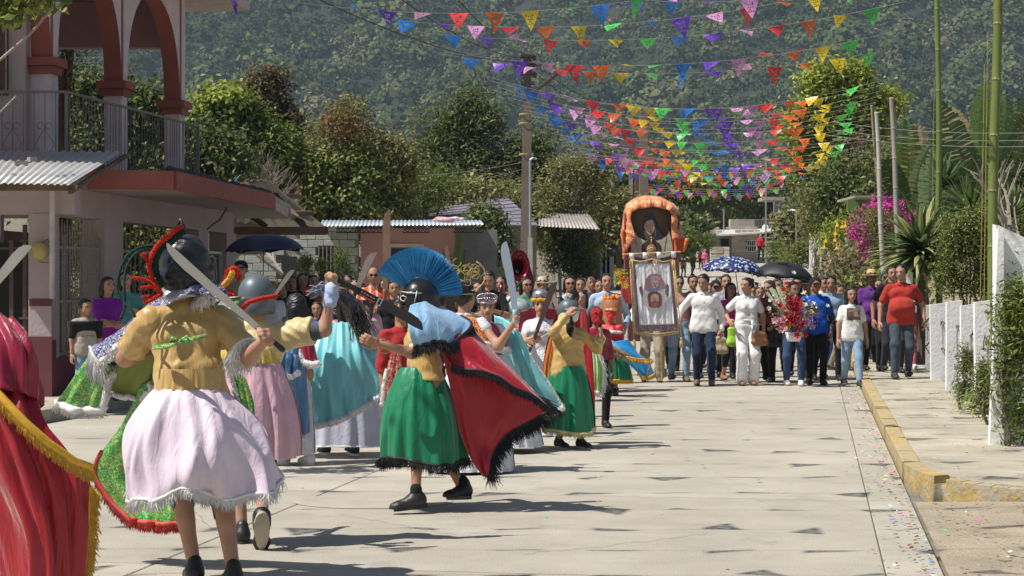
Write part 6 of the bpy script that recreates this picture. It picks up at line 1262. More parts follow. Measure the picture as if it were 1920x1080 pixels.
M_sat=mat('satin_white',(.84,.84,.87),rough=.3,var=.04,sheen=.3);M_gold=mat('gold_braid',(.58,.42,.14),rough=.45,var=.2,vs=40,metal=.35,bump=.4,bs=120);M_mau=mat('brocade_mauve',(.20,.09,.15),rough=.5,col2=(.42,.30,.30),pat='brocade',ps=26,pt=.45,var=.1)
b=MB();b.smooth=True;b.grid(bez((1183,489),(1260,489),(1190,622),(1272,620),60,40,.0065,0,1,5),.003);b.build('border_cloth',M_mau,BN)
b=MB();b.smooth=True;b.grid(bez((1191,494),(1255,494),(1199,610),(1264,608),90,40,.011,-.02,2,5.5),.002);b.build('satin_field',M_sat,BN)
b=MB();b.smooth=True
def polyl(pts,dy,r=.008):b.tube([BW(x,y,dy)for x,y in pts],r,6)
polyl([(1183,487),(1190,622),(1230,627),(1272,621)],-.03,.011);polyl([(1261,487),(1272,621)],-.03,.011);polyl([(1182,487),(1200,491),(1222,486),(1243,491),(1262,487)],-.03,.012);polyl([(1181,488),(1188,640)],-.045,.008);polyl([(1264,488),(1277,636)],-.045,.008)
for cx in(1183,1228,1262):polyl([(cx-2,488),(cx-3,500),(cx,507),(cx+3,500),(cx+2,488)],-.05,.006)
b.build('gold_cord',M_gold,BN)
for(x,y)in((1189,640),(1277,636)):
 b=MB();b.smooth=True;b.lathe([(.0,.03),(.02,.02),(.022,0),(.014,-.01),(.026,-.03),(.03,-.13),(.0,-.13)],BW(x,y,-.045),12);b.build('tassel',M_gold,BN)
b=MB();b.smooth=False
for i in range(90):
 u=i/89;p=BW(1190+82*u,622+5*math.sin(u*3.14)-u,-.03);b.bar(p,p-Vector((rng.uniform(-.004,.004),0,.035)),.006)
b.build('fringe',M_gold,BN)['kind']='stuff'
def flat(pts,dy,m,name,parent,smooth_=True,f=BW,th=.003,sub=4):
 n=len(pts);out=[]
 for i in range(n):
  p0,p1,p2,p3=[np.array(pts[(i+k_)%n],float)for k_ in(-1,0,1,2)]
  for q in range(sub):t_=q/sub;out.append(.5*((2*p1)+(-p0+p2)*t_+(2*p0-5*p1+4*p2-p3)*t_**2+(-p0+3*p1-3*p2+p3)*t_**3))
 b=MB();b.prism([f(x,y,dy)for x,y in out],(0,th,0));return b.build(name,m,parent)
MP={k_:mat('embroid_'+k_,c,rough=.7,var=.25,vs=25)for k_,c in dict(halo=(.42,.15,.06),veil=(.20,.20,.30),veil2=(.32,.24,.40),face=(.50,.29,.20),cloth=(.50,.44,.42),hair=(.10,.045,.04),beard=(.28,.06,.05),dark=(.12,.08,.09)).items()}
fig=flat([(1211,548),(1209,530),(1216,517),(1226,513),(1237,516),(1244,528),(1244,546)],-.040,MP['halo'],'figure',BN)
flat([(1207,548),(1214,534),(1218,521),(1228,517),(1237,523),(1242,536),(1246,546),(1240,552),(1212,552)],-.044,MP['veil'],'veil',fig)
flat([(1220,527),(1219,520),(1228,517),(1236,521),(1237,527),(1228,523)],-.047,MP['veil2'],'veil_band',fig)
flat([(1222,527),(1228,524),(1234,527),(1234,535),(1229,541),(1223,536)],-.049,MP['face'],'face',fig)
flat([(1199,541),(1205,543),(1226,548),(1248,540),(1252,536),(1250,562),(1243,572),(1228,577),(1210,574),(1204,560)],-.050,MP['cloth'],'held_cloth',fig)
flat([(1198,540),(1203,538),(1205,556),(1201,552)],-.052,MP['dark'],'sleeve',fig);flat([(1250,533),(1254,538),(1252,556),(1247,548)],-.052,MP['dark'],'sleeve',fig)
flat([(1214,553),(1222,547),(1232,547),(1239,553),(1240,568),(1236,576),(1218,575),(1215,566)],-.054,MP['hair'],'hair',fig)
flat([(1220,555),(1227,551),(1234,555),(1234,566),(1227,573),(1221,566)],-.057,MP['face'],'small_face',fig);flat([(1221,566),(1227,564),(1234,566),(1233,574),(1227,577),(1221,574)],-.059,MP['beard'],'beard',fig)
for(cx,cy,s_,dy)in((1228,530.5,1,-.052),(1227,560,1,-.060)):
 b=MB()
 for sx_ in(-1,1):b.box(BW(cx+sx_*2.6*s_,cy,dy),(.02,.003,.007))
 b.box(BW(cx+.2,cy+2.6,dy),(.007,.004,.022));b.box(BW(cx,cy+6,dy),(.02,.003,.006));b.build('features',MP['hair'],fig)
b=MB();r_=random.Random(3)
for(x0,x1,y0,amp)in((1200,1250,505,-6),(1208,1252,592,4)):
 n=16
 for i in range(n):
  u=(i+.5)/n;x=x0+(x1-x0)*u;y=y0+amp*math.sin(u*3.14);b.tube([BW(x+r_.uniform(-1,1),y+r_.uniform(-2.6,2.6),-.034)for _ in range(4)],.0028,4)
b.build('stitching',mat('thread_silver',(.45,.43,.42),rough=.5,metal=.3),BN)['kind']='stuff'
pm_=bpy.data.materials.new('clear_plastic');pm_.use_nodes=True;nt=pm_.node_tree;pb=nt.nodes['Principled BSDF'];pb.inputs['Base Color'].default_value=(.85,.87,.95,1);pb.inputs['Roughness'].default_value=.22
tr_=nt.nodes.new('ShaderNodeBsdfTransparent');ms_=nt.nodes.new('ShaderNodeMixShader');ms_.inputs[0].default_value=.04;nt.links.new(tr_.outputs[0],ms_.inputs[1]);nt.links.new(pb.outputs[0],ms_.inputs[2]);nt.links.new(ms_.outputs[0],nt.nodes['Material Output'].inputs[0])
b=MB();b.smooth=True;b.grid(bez((1169,476),(1275,472),(1182,655),(1283,648),26,16,.006,-.075,0,1.2));b.build('plastic_sleeve',pm_,BN)
b=MB();b.cyl(BW(1166,477,-.01),BW(1276,472,-.01),.011,n=8);b.cyl(BW(1236,478,.03),G(1241,B0+.03,.10),.013,n=8);b.build('pole',M_gold,BN)
for x in(1180,1205,1231,1258):b=MB();b.smooth=True;y_=476-(x-1169)*.04;b.grid(np.array([[BW(x,y_-1,-.03),BW(x+9,y_-1,-.03)],[BW(x,y_+10,-.025),BW(x+9,y_+10,-.025)]]),.004);b.build('hanging_loop',M_sat,BN)
D3=31.5;SHR=thing('carried_shrine','framed picture of a veiled woman under an orange brocade cloth, carried above the crowd','shrine',G(1225,D3,0))
def PW(x,y,dy=0.0):return W(x,y,D3)+Vector((0,dy,0))
M_orb=mat('brocade_orange',(.78,.17,.045),rough=.42,col2=(.80,.52,.26),pat='brocade',ps=16,pt=.55,var=.12,sheen=.3)
b=MB();b.prism([PW(x,y,.02)for x,y in((1178,640),(1268,640),(1268,400),(1250,384),(1222,378),(1196,384),(1178,400))],(0,.35,0));b.build('case',mat('velvet_dark_red',(.10,.008,.01),rough=.8,sheen=.4),SHR)
mbk=bpy.data.materials.new('painting_ground');mbk.use_nodes=True;nt=mbk.node_tree;tc_=nt.nodes.new('ShaderNodeTexCoord');gr=nt.nodes.new('ShaderNodeTexGradient');gr.gradient_type='SPHERICAL';mp_=nt.nodes.new('ShaderNodeMapping');cr_=nt.nodes.new('ShaderNodeValToRGB')
nt.links.new(tc_.outputs['Object'],mp_.inputs[0]);cl_=ROOTM[SHR.name]@PW(1220,410,0);mp_.inputs['Location'].default_value=(-cl_.x*2.3,-cl_.y*2.3,-cl_.z*2.3);mp_.inputs['Scale'].default_value=(2.3,2.3,2.3);nt.links.new(mp_.outputs[0],gr.inputs[0]);nt.links.new(gr.outputs[0],cr_.inputs[0])
cr_.color_ramp.elements[0].color=(.012,.010,.010,1);cr_.color_ramp.elements[1].color=(.24,.12,.045,1);nt.links.new(cr_.outputs[0],nt.nodes['Principled BSDF'].inputs[0]);nt.nodes['Principled BSDF'].inputs['Roughness'].default_value=.5
pic=flat([(1180,478),(1180,400),(1192,392),(1222,386),(1250,392),(1262,402),(1262,478)],0.0,mbk,'picture',SHR,f=PW,sub=1)
MQ={k_:mat('paint_'+k_,c,rough=.55,var=.2,vs=12)for k_,c in dict(hood=(.06,.055,.07),hood2=(.035,.033,.045),robe=(.10,.085,.065),face=(.62,.42,.29),shade=(.30,.17,.11),cloth=(.52,.48,.37),cloth2=(.30,.27,.20),hair=(.075,.042,.03),gold=(.55,.38,.12)).items()}
flat([(1201,448),(1203,425),(1207,408),(1216,399),(1226,402),(1233,418),(1240,440),(1247,452),(1225,456)],-.004,MQ['hood'],'hood',pic,f=PW);flat([(1232,418),(1240,436),(1247,452),(1232,454),(1229,430)],-.006,MQ['hood2'],'hood_fold',pic,f=PW)
flat([(1208,447),(1208,424),(1213,413),(1224,411),(1229,420),(1229,446),(1218,452)],-.008,MQ['robe'],'scarf',pic,f=PW);flat([(1208,424),(1212,416),(1221,412),(1226,418),(1227,428),(1223,438),(1218,441),(1211,433)],-.012,MQ['face'],'painted_face',pic,f=PW)
b=MB();b.tube([PW(1210,422,-.014),PW(1213,423.5,-.014),PW(1215,422,-.014)],.006,4);b.tube([PW(1219,420,-.014),PW(1222,421.5,-.014),PW(1225,419.5,-.014)],.006,4);b.tube([PW(1217,421,-.014),PW(1216.5,430,-.015),PW(1219,430.5,-.014)],.004,4);b.tube([PW(1215.5,434.5,-.014),PW(1221,434,-.014)],.006,4);b.build('painted_features',MQ['shade'],pic)
cl2=flat([(1190,438),(1196,444),(1208,450),(1222,452),(1240,449),(1252,440),(1255,436),(1256,480),(1186,480)],-.020,MQ['cloth'],'painted_cloth',pic,f=PW,sub=3)
for q in([(1190,440),(1198,478)],[(1250,441),(1244,478)]):b=MB();b.tube([PW(x,y,-.022)for x,y in q],.008,4,flat=.3);b.build('cloth_crease',MQ['cloth2'],cl2)
flat([(1205,476),(1203,462),(1210,454),(1222,450),(1234,455),(1240,464),(1237,476),(1230,480),(1212,480)],-.026,MQ['hair'],'painted_hair',pic,f=PW);flat([(1213,474),(1213,463),(1221,458),(1229,463),(1229,474),(1226,480),(1216,480)],-.030,MQ['face'],'painted_face',pic,f=PW)
b=MB();b.smooth=True;b.tube([PW(1221,446,-.05),PW(1221,466,-.05)],.008,5);b.ball(PW(1221,446,-.05),.018,8);b.tube([PW(1212,469,-.05),PW(1221,464,-.05),PW(1230,468,-.05)],.012,5);b.build('gilt_ornament',M_gold,SHR)
for(x0,x1)in((1170,1183),(1260,1274)):b=MB();b.smooth=True;b.grid(np.array([[PW(x,y,-.02-.02*math.sin(x*1.4))for x in np.linspace(x0,x1,12)]for y in np.linspace(400,560,8)]),.004);b.build('side_curtain',mat('velvet_red',(.24,.01,.012),rough=.75,sheen=.4),SHR)
pt=[((1165,462),(1176,474)),((1166,430),(1192,446)),((1170,400),(1182,412)),((1174,382),(1184,399)),((1190,371),(1196,392)),((1208,366),(1210,391)),((1224,366),(1224,388)),((1240,368),(1240,392)),((1262,380),(1252,394)),((1274,391),(1258,402)),((1276,420),(1258,425)),((1284,442),(1259,449)),((1292,448),(1262,450))]
pt[0]=((1164,440),(1170,476));n=8*(len(pt)-1);P_=[]
for i in range(n+1):
 u=i/8;k_=min(int(u),len(pt)-2);t_=u-k_;t_=t_*t_*(3-2*t_)*.5+t_*.5;o=np.array(pt[k_][0])*(1-t_)+np.array(pt[k_+1][0])*t_;q=np.array(pt[k_][1])*(1-t_)+np.array(pt[k_+1][1])*t_;row=[]
 for j in range(9):
  v=j/8;x,y=o*(1-v)+q*v;fo=.016*math.sin(i*2.1+1.8*math.sin(i*.37))*math.sin(.4+v*2.6)+.02*math.sin(i*.55);row.append(PW(x,y,-.10+.22*(1-v)**3+fo))
 P_.append(row)
b=MB();b.smooth=True;b.grid(np.array(P_),.004)
b.build('drape',M_orb,SHR)
b=MB();b.smooth=True
P_=[[PW(x+(y-440)*.05*(k_/6),y,-.05-.04*math.sin(k_*1.5)+(.0))for k_,x in enumerate(np.linspace(1264,1294-(y-445)*.45,7))]for y in np.linspace(447,474,7)];b.grid(np.array(P_),.004)
P_=[[PW(x,y,-.05-.04*math.sin(k_*1.3))for k_,x in enumerate(np.linspace(1164+(y-436)*.08,1176+(y-436)*.05,6))]for y in np.linspace(430,488,9)];b.grid(np.array(P_),.004);b.build('drape_tail',mat('lining_orange',(.72,.15,.03),rough=.45,sheen=.3),SHR)
b=MB()
for s_ in(1160,1290):b.bar(G(s_-5,30.2,1.36),G(s_+5,33.5,1.36),.06)
b.build('carrying_pole',M_wood,SHR)
b=MB();b.box(W(1196,548,30.9),(.55,.5,.38));tag(b.build('red_table_box',mat('box_red',(.42,.03,.02),rough=.6,var=.15)),'red painted box under the flowers left of the banner','box')
t=thing('flower_basket','yellow and orange flowers in a bunch just left of the banner','flowers',W(1168,520,30));foliage('greenery',t,[(W(1166,522,30).x,30,W(0,522,30).z,.12,.1,.1)],LM['bright'],40,5,.03,.06,.03,.5)
for i,(x,y,cn_)in enumerate(((1156,508,'bloom_yellow'),(1160,512,'bloom_yellow'),(1166,518,'or'),(1170,525,'or'),(1172,535,'bloom_yellow'),(1170,530,'bloom_yellow'),(1159,528,'bloom_yellow'))):
 m_=_mc.get(cn_)or mat('or',(.8,.10,.02),rough=.6);b=MB();b.smooth=False
 for k_ in range(9):a=k_*.698;b.add([(0,0,0),(.035*math.cos(a-.3),-.01,.035*math.sin(a-.3)),(.07*math.cos(a),-.02,.07*math.sin(a)),(.035*math.cos(a+.3),-.01,.035*math.sin(a+.3))],[(0,1,2,3)])
 link('flower',b.mesh('flower',m_,None),t,loc=ROOTM[t.name]@W(x,y,29.8))
person('woman in a red blouse and black trousers standing far up the slope',1426,100,1.62,10,fem=1,top=C_('red_far',(.55,.03,.05)),bottom=BLK,shoes=SHB,z0=CZ+(540-492)*100/FP)
person('man in a dark green shirt seen from behind far up the street',1297,95,1.72,140,top=C_('darkgreen',(.05,.07,.05)),sleeve=.35,bottom=BLK,shoes=SHB,pose=dict(hl=(.25,-.2,1.0)))
person('small child in a striped orange top far up the street',1281,93,1.05,20,top=C_('orangetop',(.6,.25,.2)),bottom=C_('greenp',(.1,.25,.1)),shoes=SHW)
person('child in pink far up the street beside the man in green',1322,102,1.25,0,fem=1,top=C_('pinkfar',(.62,.15,.25)),bottom=C_('pinkfar',(.62,.15,.25)),shoes=SHW)
person('child in red behind the child in pink far up the street',1314,104,1.1,0,top=C_('red_far',(.5,.03,.05)),bottom=BLK,shoes=SHW)
def crs(P,t):
 P=np.asarray(P,float);n=len(P);i=np.clip(t.astype(int),0,n-2);f=(t-i).reshape((-1,)+(1,)*(P.ndim-1));g=lambda k:P[np.clip(k,0,n-1)]
 p0,p1,p2,p3=2*g(i)-g(i+1),g(i),g(i+1),2*g(i+1)-g(i);p0=np.where((i>0).reshape(f.shape),g(i-1),p0);p3=np.where((i<n-2).reshape(f.shape),g(i+2),p3)
 return .5*((2*p1)+(-p0+p2)*f+(2*p0-5*p1+4*p2-p3)*f**2+(-p0+3*p1-3*p2+p3)*f**3)
def cape(name,parent,net,m,nu=44,nv=34,amp=.02,nf=6,ph=0.0,thick=.004,lining=None,grow=True):
 N=np.array([[tuple(W(*q))for q in row]for row in net]);A=crs(N,np.linspace(0,len(N)-1,nv+1));A=crs(np.swapaxes(A,0,1),np.linspace(0,N.shape[1]-1,nu+1)).swapaxes(0,1)
 du=np.gradient(A,axis=1);dv=np.gradient(A,axis=0);nn=np.cross(du,dv);nn/=np.linalg.norm(nn,axis=2,keepdims=True)+1e-9
 u=np.linspace(0,1,nu+1)[None];v=np.linspace(0,1,nv+1)[:,None];g=(.25+.75*v)if grow else 1.0
 wv=(np.sin(2*np.pi*nf*u+1.6*np.sin(v*3+ph)+ph)+.45*np.sin(2*np.pi*nf*1.9*u+ph*2+v*4)+.25*np.sin(7*v+ph+u*5))*amp*g
 A=A+nn*wv[...,None];b=MB();b.smooth=True;b.grid(A,thick);o=b.build(name,m,parent);return o,A
def fringe(parent,pts,m,L=.05,n=200,dr=(0,0,-1),w=.003,jit=.35,name='fringe',band=.006,wind=(0,0,0)):
 pts=np.asarray(pts,float);seg=np.r_[0,np.cumsum(np.linalg.norm(np.diff(pts,axis=0),axis=1))];t=np.sort(rng.random(n))*seg[-1]
 P=np.stack([np.interp(t,seg,pts[:,k])for k in range(3)],1);D=np.array(dr,float)[None]+rng.normal(size=(n,3))*jit*np.array([1,.5,.5])+np.array(wind)[None];D/=np.linalg.norm(D,axis=1,keepdims=True)
 D2=D+np.array([0,0,-.5])+rng.normal(size=(n,3))*jit*.6;D2/=np.linalg.norm(D2,axis=1,keepdims=True);l=(L*rng.uniform(.6,1.25,n))[:,None];s_=np.array([[w,0,0]])
 a=P;b_=P+D*l*.55;c=b_+D2*l*.45;s2=np.array([[.2*w,w*.9,.3*w]])
 V=np.stack([a-s_,a+s_,b_+s_,b_-s_,c+s2*.8,c-s2*.8],1).reshape(-1,3);i=np.arange(n)[:,None]*6;F=np.concatenate([i+np.array([[0,1,2,3]]),i+np.array([[3,2,4,5]])])
 o=link(name,npmesh(name,tolocal(V,parent),F,m,False),parent);o['kind']='stuff'
 if band:b=MB();b.smooth=True;b.tube([tuple(p)for p in pts[::max(1,len(pts)//40)]]+[tuple(pts[-1])],band,6);b.build('braid',m,parent)
 return o
def fur(parent,pts,r,m,name='fur_trim'):
 pts=np.asarray(pts,float);seg=np.r_[0,np.cumsum(np.linalg.norm(np.diff(pts,axis=0),axis=1))];k=max(6,int(seg[-1]/(r*.55)));t=np.linspace(0,seg[-1],k)
 P=np.stack([np.interp(t,seg,pts[:,q])for q in range(3)],1);P+=rng.normal(size=P.shape)*r*.10;b=MB();b.smooth=True;b.tube([tuple(p)for p in P],[r*rng.uniform(.82,1.12)for _ in range(k)],10)
 n=int(seg[-1]/r*60);tt_=rng.random(n)*seg[-1];C=np.stack([np.interp(tt_,seg,pts[:,q])for q in range(3)],1);d=rng.normal(size=(n,3));d/=np.linalg.norm(d,axis=1,keepdims=True)
 for c_,e in zip(C,d):
  p=Vector(c_)+Vector(e)*r*.8;q=Vector(c_)+Vector(e)*r*rng.uniform(1.2,1.5);s_=Vector((.14*r,0,.1*r));b.add([p-s_,p+s_,q],[(0,1,2)])
 return b.build(name,m,parent)
def skirt(parent,ct,cb,rt,rb,m,nf=14,amp=.03,bulge=.2,name='skirt',rows=26,cols=150,ph=0.0,shape=None,thick=.0,tilt=None):
 ct=np.array(ct,float);cb=np.array(cb,float);v=np.linspace(0,1,rows)[:,None];a=np.linspace(0,2*np.pi,cols+1)[None]
 k=v**.75*(1-bulge*0)+bulge*np.sin(np.pi*np.clip(v,0,1))*1.0
 rx=rt[0]+(rb[0]-rt[0])*k;ry=rt[1]+(rb[1]-rt[1])*k
 fo=(np.sin(nf*a+ph+.9*np.sin(v*3+a*2))*.6+.4*np.sin(nf*1.7*a+ph*2+1.4*v)+.3*np.sin(nf*.5*a+v*2.5+ph))*amp*(.15+.85*v)
 X=ct[0]+(cb[0]-ct[0])*v+(rx+fo)*np.cos(a);Y=ct[1]+(cb[1]-ct[1])*v+(ry+fo)*np.sin(a);Z=ct[2]+(cb[2]-ct[2])*v+0*a+(0 if tilt is None else tilt(a)*v**1.5)+.3*amp*np.sin(3*a+ph)*v
 if shape is not None:X,Y,Z=shape(X,Y,Z,v,a)
 P=np.stack([X,Y,Z],2);b=MB();b.smooth=True;b.grid(P,thick);o=b.build(name,m,parent);return o,P
def sword(label,hilt,tip,w,mb,mg,grip=.13,curve=.25,nrm=(0,-1,0),name='machete',parent=None,lab=None):
 h,t_=Vector(hilt),Vector(tip);ax=(t_-h);L=ax.length;ax/=L;n=Vector(nrm);n=(n-ax*n.dot(ax)).normalized();s_=ax.cross(n)
 t=thing(name,label,'machete',h);pts=[]
 w=w*.86;prof=[(0,-.26),(.25,-.30),(.55,-.42),(.76,-.50),(.87,-.44),(.945,-.26),(.985,.02),(1.0,.24),(.985,.30),(.88,.36),(.6,.36),(.25,.32),(0,.28)]
 b=MB();b.prism([h+ax*(u*L)+s_*(q*w+curve*w*u*u)-n*.002 for u,q in prof],n*.004);bl=b.build('blade',mb,t)
 b=MB();b.smooth=True;b.tube([h+ax*.02,h-ax*.02,h-ax*grip*.5,h-ax*grip*.9,h-ax*grip],[w*.28,w*.30,w*.24,w*.32,w*.2],10,flat=.6);b.build('grip',mg,t)
 if lab:
  b=MB();b.box(h+ax*.10+n*.0035,(.001,.001,.001));ax3=Matrix((ax,n,s_)).transposed();b=MB();b.box(h+ax*.08+n*.004,(.13,.003,w*.6),ax=ax3);b.mi=1;b.box(h+ax*.08+n*.006+s_*w*.2,(.10,.003,w*.09),ax=ax3)
  for k_ in range(5):b.mi=2;b.box(h+ax*(.035+.02*k_)+n*.006-s_*w*.05,(.012,.003,w*.05),ax=ax3)
  b.mi=2;b.box(h+ax*.155+n*.005,(.028,.003,w*.62),ax=ax3);b.mi=0;b.box(h+ax*.155+n*.007,(.014,.003,w*.45),ax=ax3);b.build('sticker',[M_leath,mat('label_orange',(.75,.13,.03)),mat('label_white',(.7,.7,.68))],bl)
 return t
M_steel=mat('blade_steel',(.50,.50,.49),rough=.32,var=.12,vs=6,metal=.75,stain=((.30,.27,.22),6,.6));M_bldk=mat('blade_black',(.045,.047,.052),rough=.5,var=.15,metal=.2);M_bwd=mat('blade_wood',(.10,.07,.055),rough=.8,var=.3,vs=8);M_bbr=mat('blade_brown',(.22,.13,.08),rough=.75,var=.3,vs=8);M_bsil=mat('blade_silver_paint',(.42,.50,.62),rough=.4,var=.08)
M_orgp=mat('plastic_orange',(.72,.12,.02),rough=.4)
GOLDS=satin('satin_gold',(.56,.37,.13));GOLDP=satin('satin_pale_gold',(.66,.52,.26));LILAC=satin('satin_lilac',(.74,.62,.72));PINKS=satin('satin_pink',(.70,.42,.50));GREENS=satin('satin_green',(.004,.19,.08));REDS=satin('satin_red',(.36,.005,.016));CRIM=satin('satin_crimson',(.27,.006,.035));SKYB=satin('satin_sky',(.30,.52,.74));AZUR=satin('satin_azure',(.02,.26,.60));LIME=mat('lining_olive_green',(.26,.33,.05),rough=.4,var=.12,vs=5,sheen=.3,trans=.25);ORL=satin('satin_orange',(.65,.20,.02))
BROG=mat('brocade_green',(.008,.30,.06),rough=.38,col2=(.52,.48,.13),pat='brocade',ps=30,pt=.42,var=.08,sheen=.2);BROB=mat('brocade_blue',(.012,.025,.22),rough=.45,col2=(.62,.58,.42),pat='brocade',ps=26,pt=.42,var=.08);BROR=mat('brocade_red',(.58,.035,.02),rough=.4,col2=(.78,.52,.16),pat='brocade',ps=26,pt=.55,var=.08);TURQ=mat('glitter_turquoise',(.20,.58,.62),rough=.38,col2=(.70,.85,.85),pat='n',ps=160,pt=.66,var=.08,sheen=.4);VELB=mat('velvet_blue',(.07,.19,.36),rough=.5,var=.2,vs=5,sheen=.6);LACE=mat('lace_white',(.72,.73,.78),rough=.7,var=.1,vs=25,bump=.9,bs=60);TUL=mat('tulle_lilac_white',(.62,.62,.74),rough=.6,var=.06,trans=.25,bump=.3)
FURW=mat('fur_white',(.76,.75,.74),rough=.95,var=.08,vs=30,bump=.6,bs=90);FRW=mat('fringe_white',(.76,.75,.73),rough=.7,var=.1);FRB=mat('fringe_black',(.015,.014,.016),rough=.6);FRG=mat('fringe_gold',(.68,.38,.03),rough=.5,var=.15,vs=30);FRR=mat('fringe_red',(.55,.06,.05),rough=.6,var=.2);FRY=mat('fringe_cream',(.66,.58,.30),rough=.7,var=.1);FRO=mat('fringe_bronze',(.34,.20,.08),rough=.6,var=.2)
NAVY=satin('satin_navy',(.012,.03,.16));M_helm=mat('helmet_black_leather',(.014,.014,.017),rough=.35,var=.2,bump=.3,bs=18,coat=.2);M_helg=mat('helmet_grey',(.12,.15,.17),rough=.45,var=.15,metal=.2);M_silt=mat('trim_silver',(.55,.55,.52),rough=.5,metal=.3,bump=.4,bs=120)
def helmet(I,m,r=.118,brim=None,back=True,name='helmet'):
 q,s,c=I['Hq'],I['hs'],I['hc']
 V,Fc=field([((0,.012,.03),(0,.03,.03),r,r),((0,.05,-.02),(0,.07,-.06),r*.88,r*.80),((-.05,.02,-.03),(-.075,.01,-.08),.06,.045),((.05,.02,-.03),(.075,.01,-.08),.06,.045)],.010 if r>.1 else .012,.012,[('c',(0,-.16,-.03),(0,-.16,-.2),.10,.13),('z<',-.115)],.0)
 o=link(name,npmesh(name,*[xf((V,Fc),q,c,s)[k]for k in(0,1)],m),I['root']);return o
def mp(I):return lambda p:I['w'](I['Hq']@(Vector(p)*I['hs'])+I['hc'])
dA=9.15;A_=person('dancer in a black helmet, gold satin shirt and lilac skirt, nearest and seen from behind',359,dA,1.70,196,z0=0,skin='a',nohair=True,top=GOLDS,topk='shirt',sleeve=.36,wrinkle=.003,lod=1,bottom=NAVY,blen=.72,btop=-.08,face=False,wp=dict(hr=W(494,640,8.9),hl=W(300,655,9.5)),pose=dict(handr='fist',er=(-.45,.35,-1),el=(.5,-.3,-.6),fl=(-.02,-.05,.0),fr=(-.19,.16,.0),lean=(.02,-.07),neck=.035,head=(14,-4,6),nr=(-1,-.2,.2)),wide=.98)
rA=A_['root']
o,P=skirt(rA,W(353,727,dA-.02),W(368,918,dA),(.165,.135),(.335,.30),LILAC,12,.036,.34,ph=1.2,tilt=lambda a:.03*np.cos(a)+.045*np.sin(a*2+1)+.035*np.sin(3*a)+.02*np.sin(7*a),shape=lambda X,Y,Z,v,a:(X+.085*v**2*np.maximum(0,np.cos(a))+.03*np.sin(5*a+5*v)*v*(1-v)*2,Y+.04*np.sin(4*a+6*v)*v,Z+.03*np.sin(2*a+4*v)*v));fringe(rA,P[-1],FRW,.055,1500,jit=.45,w=.0022,band=.009)
o,P=skirt(rA,W(352,690,dA-.02),W(353,730,dA-.02),(.150,.130),(.172,.140),GOLDS,26,.004,0,name='gathered_waist',rows=8)
for sd,n_ in(('shr','er'),('shl','el')):
 a,e=A_[sd],A_[n_];V,Fc=field([(tuple(a+Vector((0,0,-.01))),tuple(a.lerp(e,.75)),.064,.078),(tuple(a),tuple(a.lerp(e,.3)),.066,.07)],.011,.016,[('pl',tuple(a.lerp(e,.82)),tuple((a-e).normalized()))],.0035,62,seed=2);link('puff_sleeve',npmesh('puff_sleeve',V,Fc,GOLDS),rA)
 if sd=='shr':
  c=a.lerp(e,.82);ax_=(e-a).normalized();u=ax_.orthogonal().normalized();w_=ax_.cross(u);ring=[A_['w'](c+(u*math.cos(t)+w_*math.sin(t))*.075)for t in np.linspace(0,6.283,24)];fringe(rA,ring,FRW,.085,420,jit=.3,w=.0025,wind=(-.15,0,0))
o,P=cape('collar_cape',rA,[[(338,528,9.35),(300,548,9.5),(258,590,9.6),(205,632,9.7),(168,650,9.75)],[(378,535,9.2),(330,560,9.35),(285,590,9.4),(225,630,9.55),(175,662,9.65)],[(405,550,9.05),(360,572,9.2),(300,600,9.3),(240,640,9.45),(190,680,9.6)]],BROB,amp=.012,nf=4,ph=.5);fringe(rA,P[-1],FRW,.06,1000,dr=(-.5,-.2,-.35),jit=.5,w=.0028,band=.022);fringe(rA,P[:,-1],FRW,.13,260,dr=(.1,0,-1),jit=.2,w=.003)
o,P=cape('shoulder_cape',rA,[[(352,522,9.3),(375,518,9.25),(402,528,9.15),(425,545,9.08)],[(345,548,9.05),(370,548,9.0),(400,556,8.97),(430,566,8.98)]],BROB,amp=.006,nf=3)
o,P=cape('olive_lining',rA,[[(415,562,9.15),(350,590,9.4),(300,612,9.5),(240,645,9.6)],[(385,600,9.3),(330,650,9.5),(280,680,9.6),(220,690,9.7)],[(330,660,9.4),(300,700,9.6),(262,735,9.7),(205,725,9.8)],[(285,725,9.5),(280,738,9.6),(250,748,9.7),(204,738,9.8)]],LIME,amp=.014,nf=3,ph=2);fur(rA,P[-1],.014,FURW)
o,P=cape('green_wing',rA,[[(176,655,9.7),(200,680,9.7),(225,690,9.72)],[(150,690,9.75),(178,705,9.72),(205,712,9.72)],[(124,728,9.8),(160,740,9.76),(198,742,9.74)],[(103,757,9.85),(145,768,9.8),(194,766,9.78)]],BROG,amp=.012,nf=2,ph=1);fur(rA,P[:,-1],.022,FURW);fringe(rA,P[-1],FRW,.045,420,jit=.35,w=.003,band=.024)
o,P=cape('long_cape',rA,[[(262,725,9.65),(300,705,9.6),(345,700,9.5),(400,700,9.4)],[(225,800,9.75),(280,800,9.7),(330,800,9.6),(400,790,9.5)],[(178,872,9.85),(255,885,9.8),(320,880,9.7),(395,870,9.6)],[(200,930,9.85),(265,925,9.8),(315,925,9.7),(370,915,9.6)],[(245,975,9.8),(280,980,9.75),(315,982,9.7),(358,978,9.6)]],BROG,amp=.022,nf=3,ph=.6);fringe(rA,np.concatenate([P[14:,0],P[-1]]),FRR,.05,900,dr=(-.15,0,-1),jit=.25,w=.003,band=.014)
o,P=cape('cape_right_edge',rA,[[(432,700,9.6),(450,700,9.6),(462,712,9.6)],[(445,745,9.6),(462,750,9.6),(476,758,9.6)],[(460,790,9.6),(470,795,9.6),(477,800,9.6)]],BROG,amp=.006,nf=2);fur(rA,P[:,0],.016,FURW)
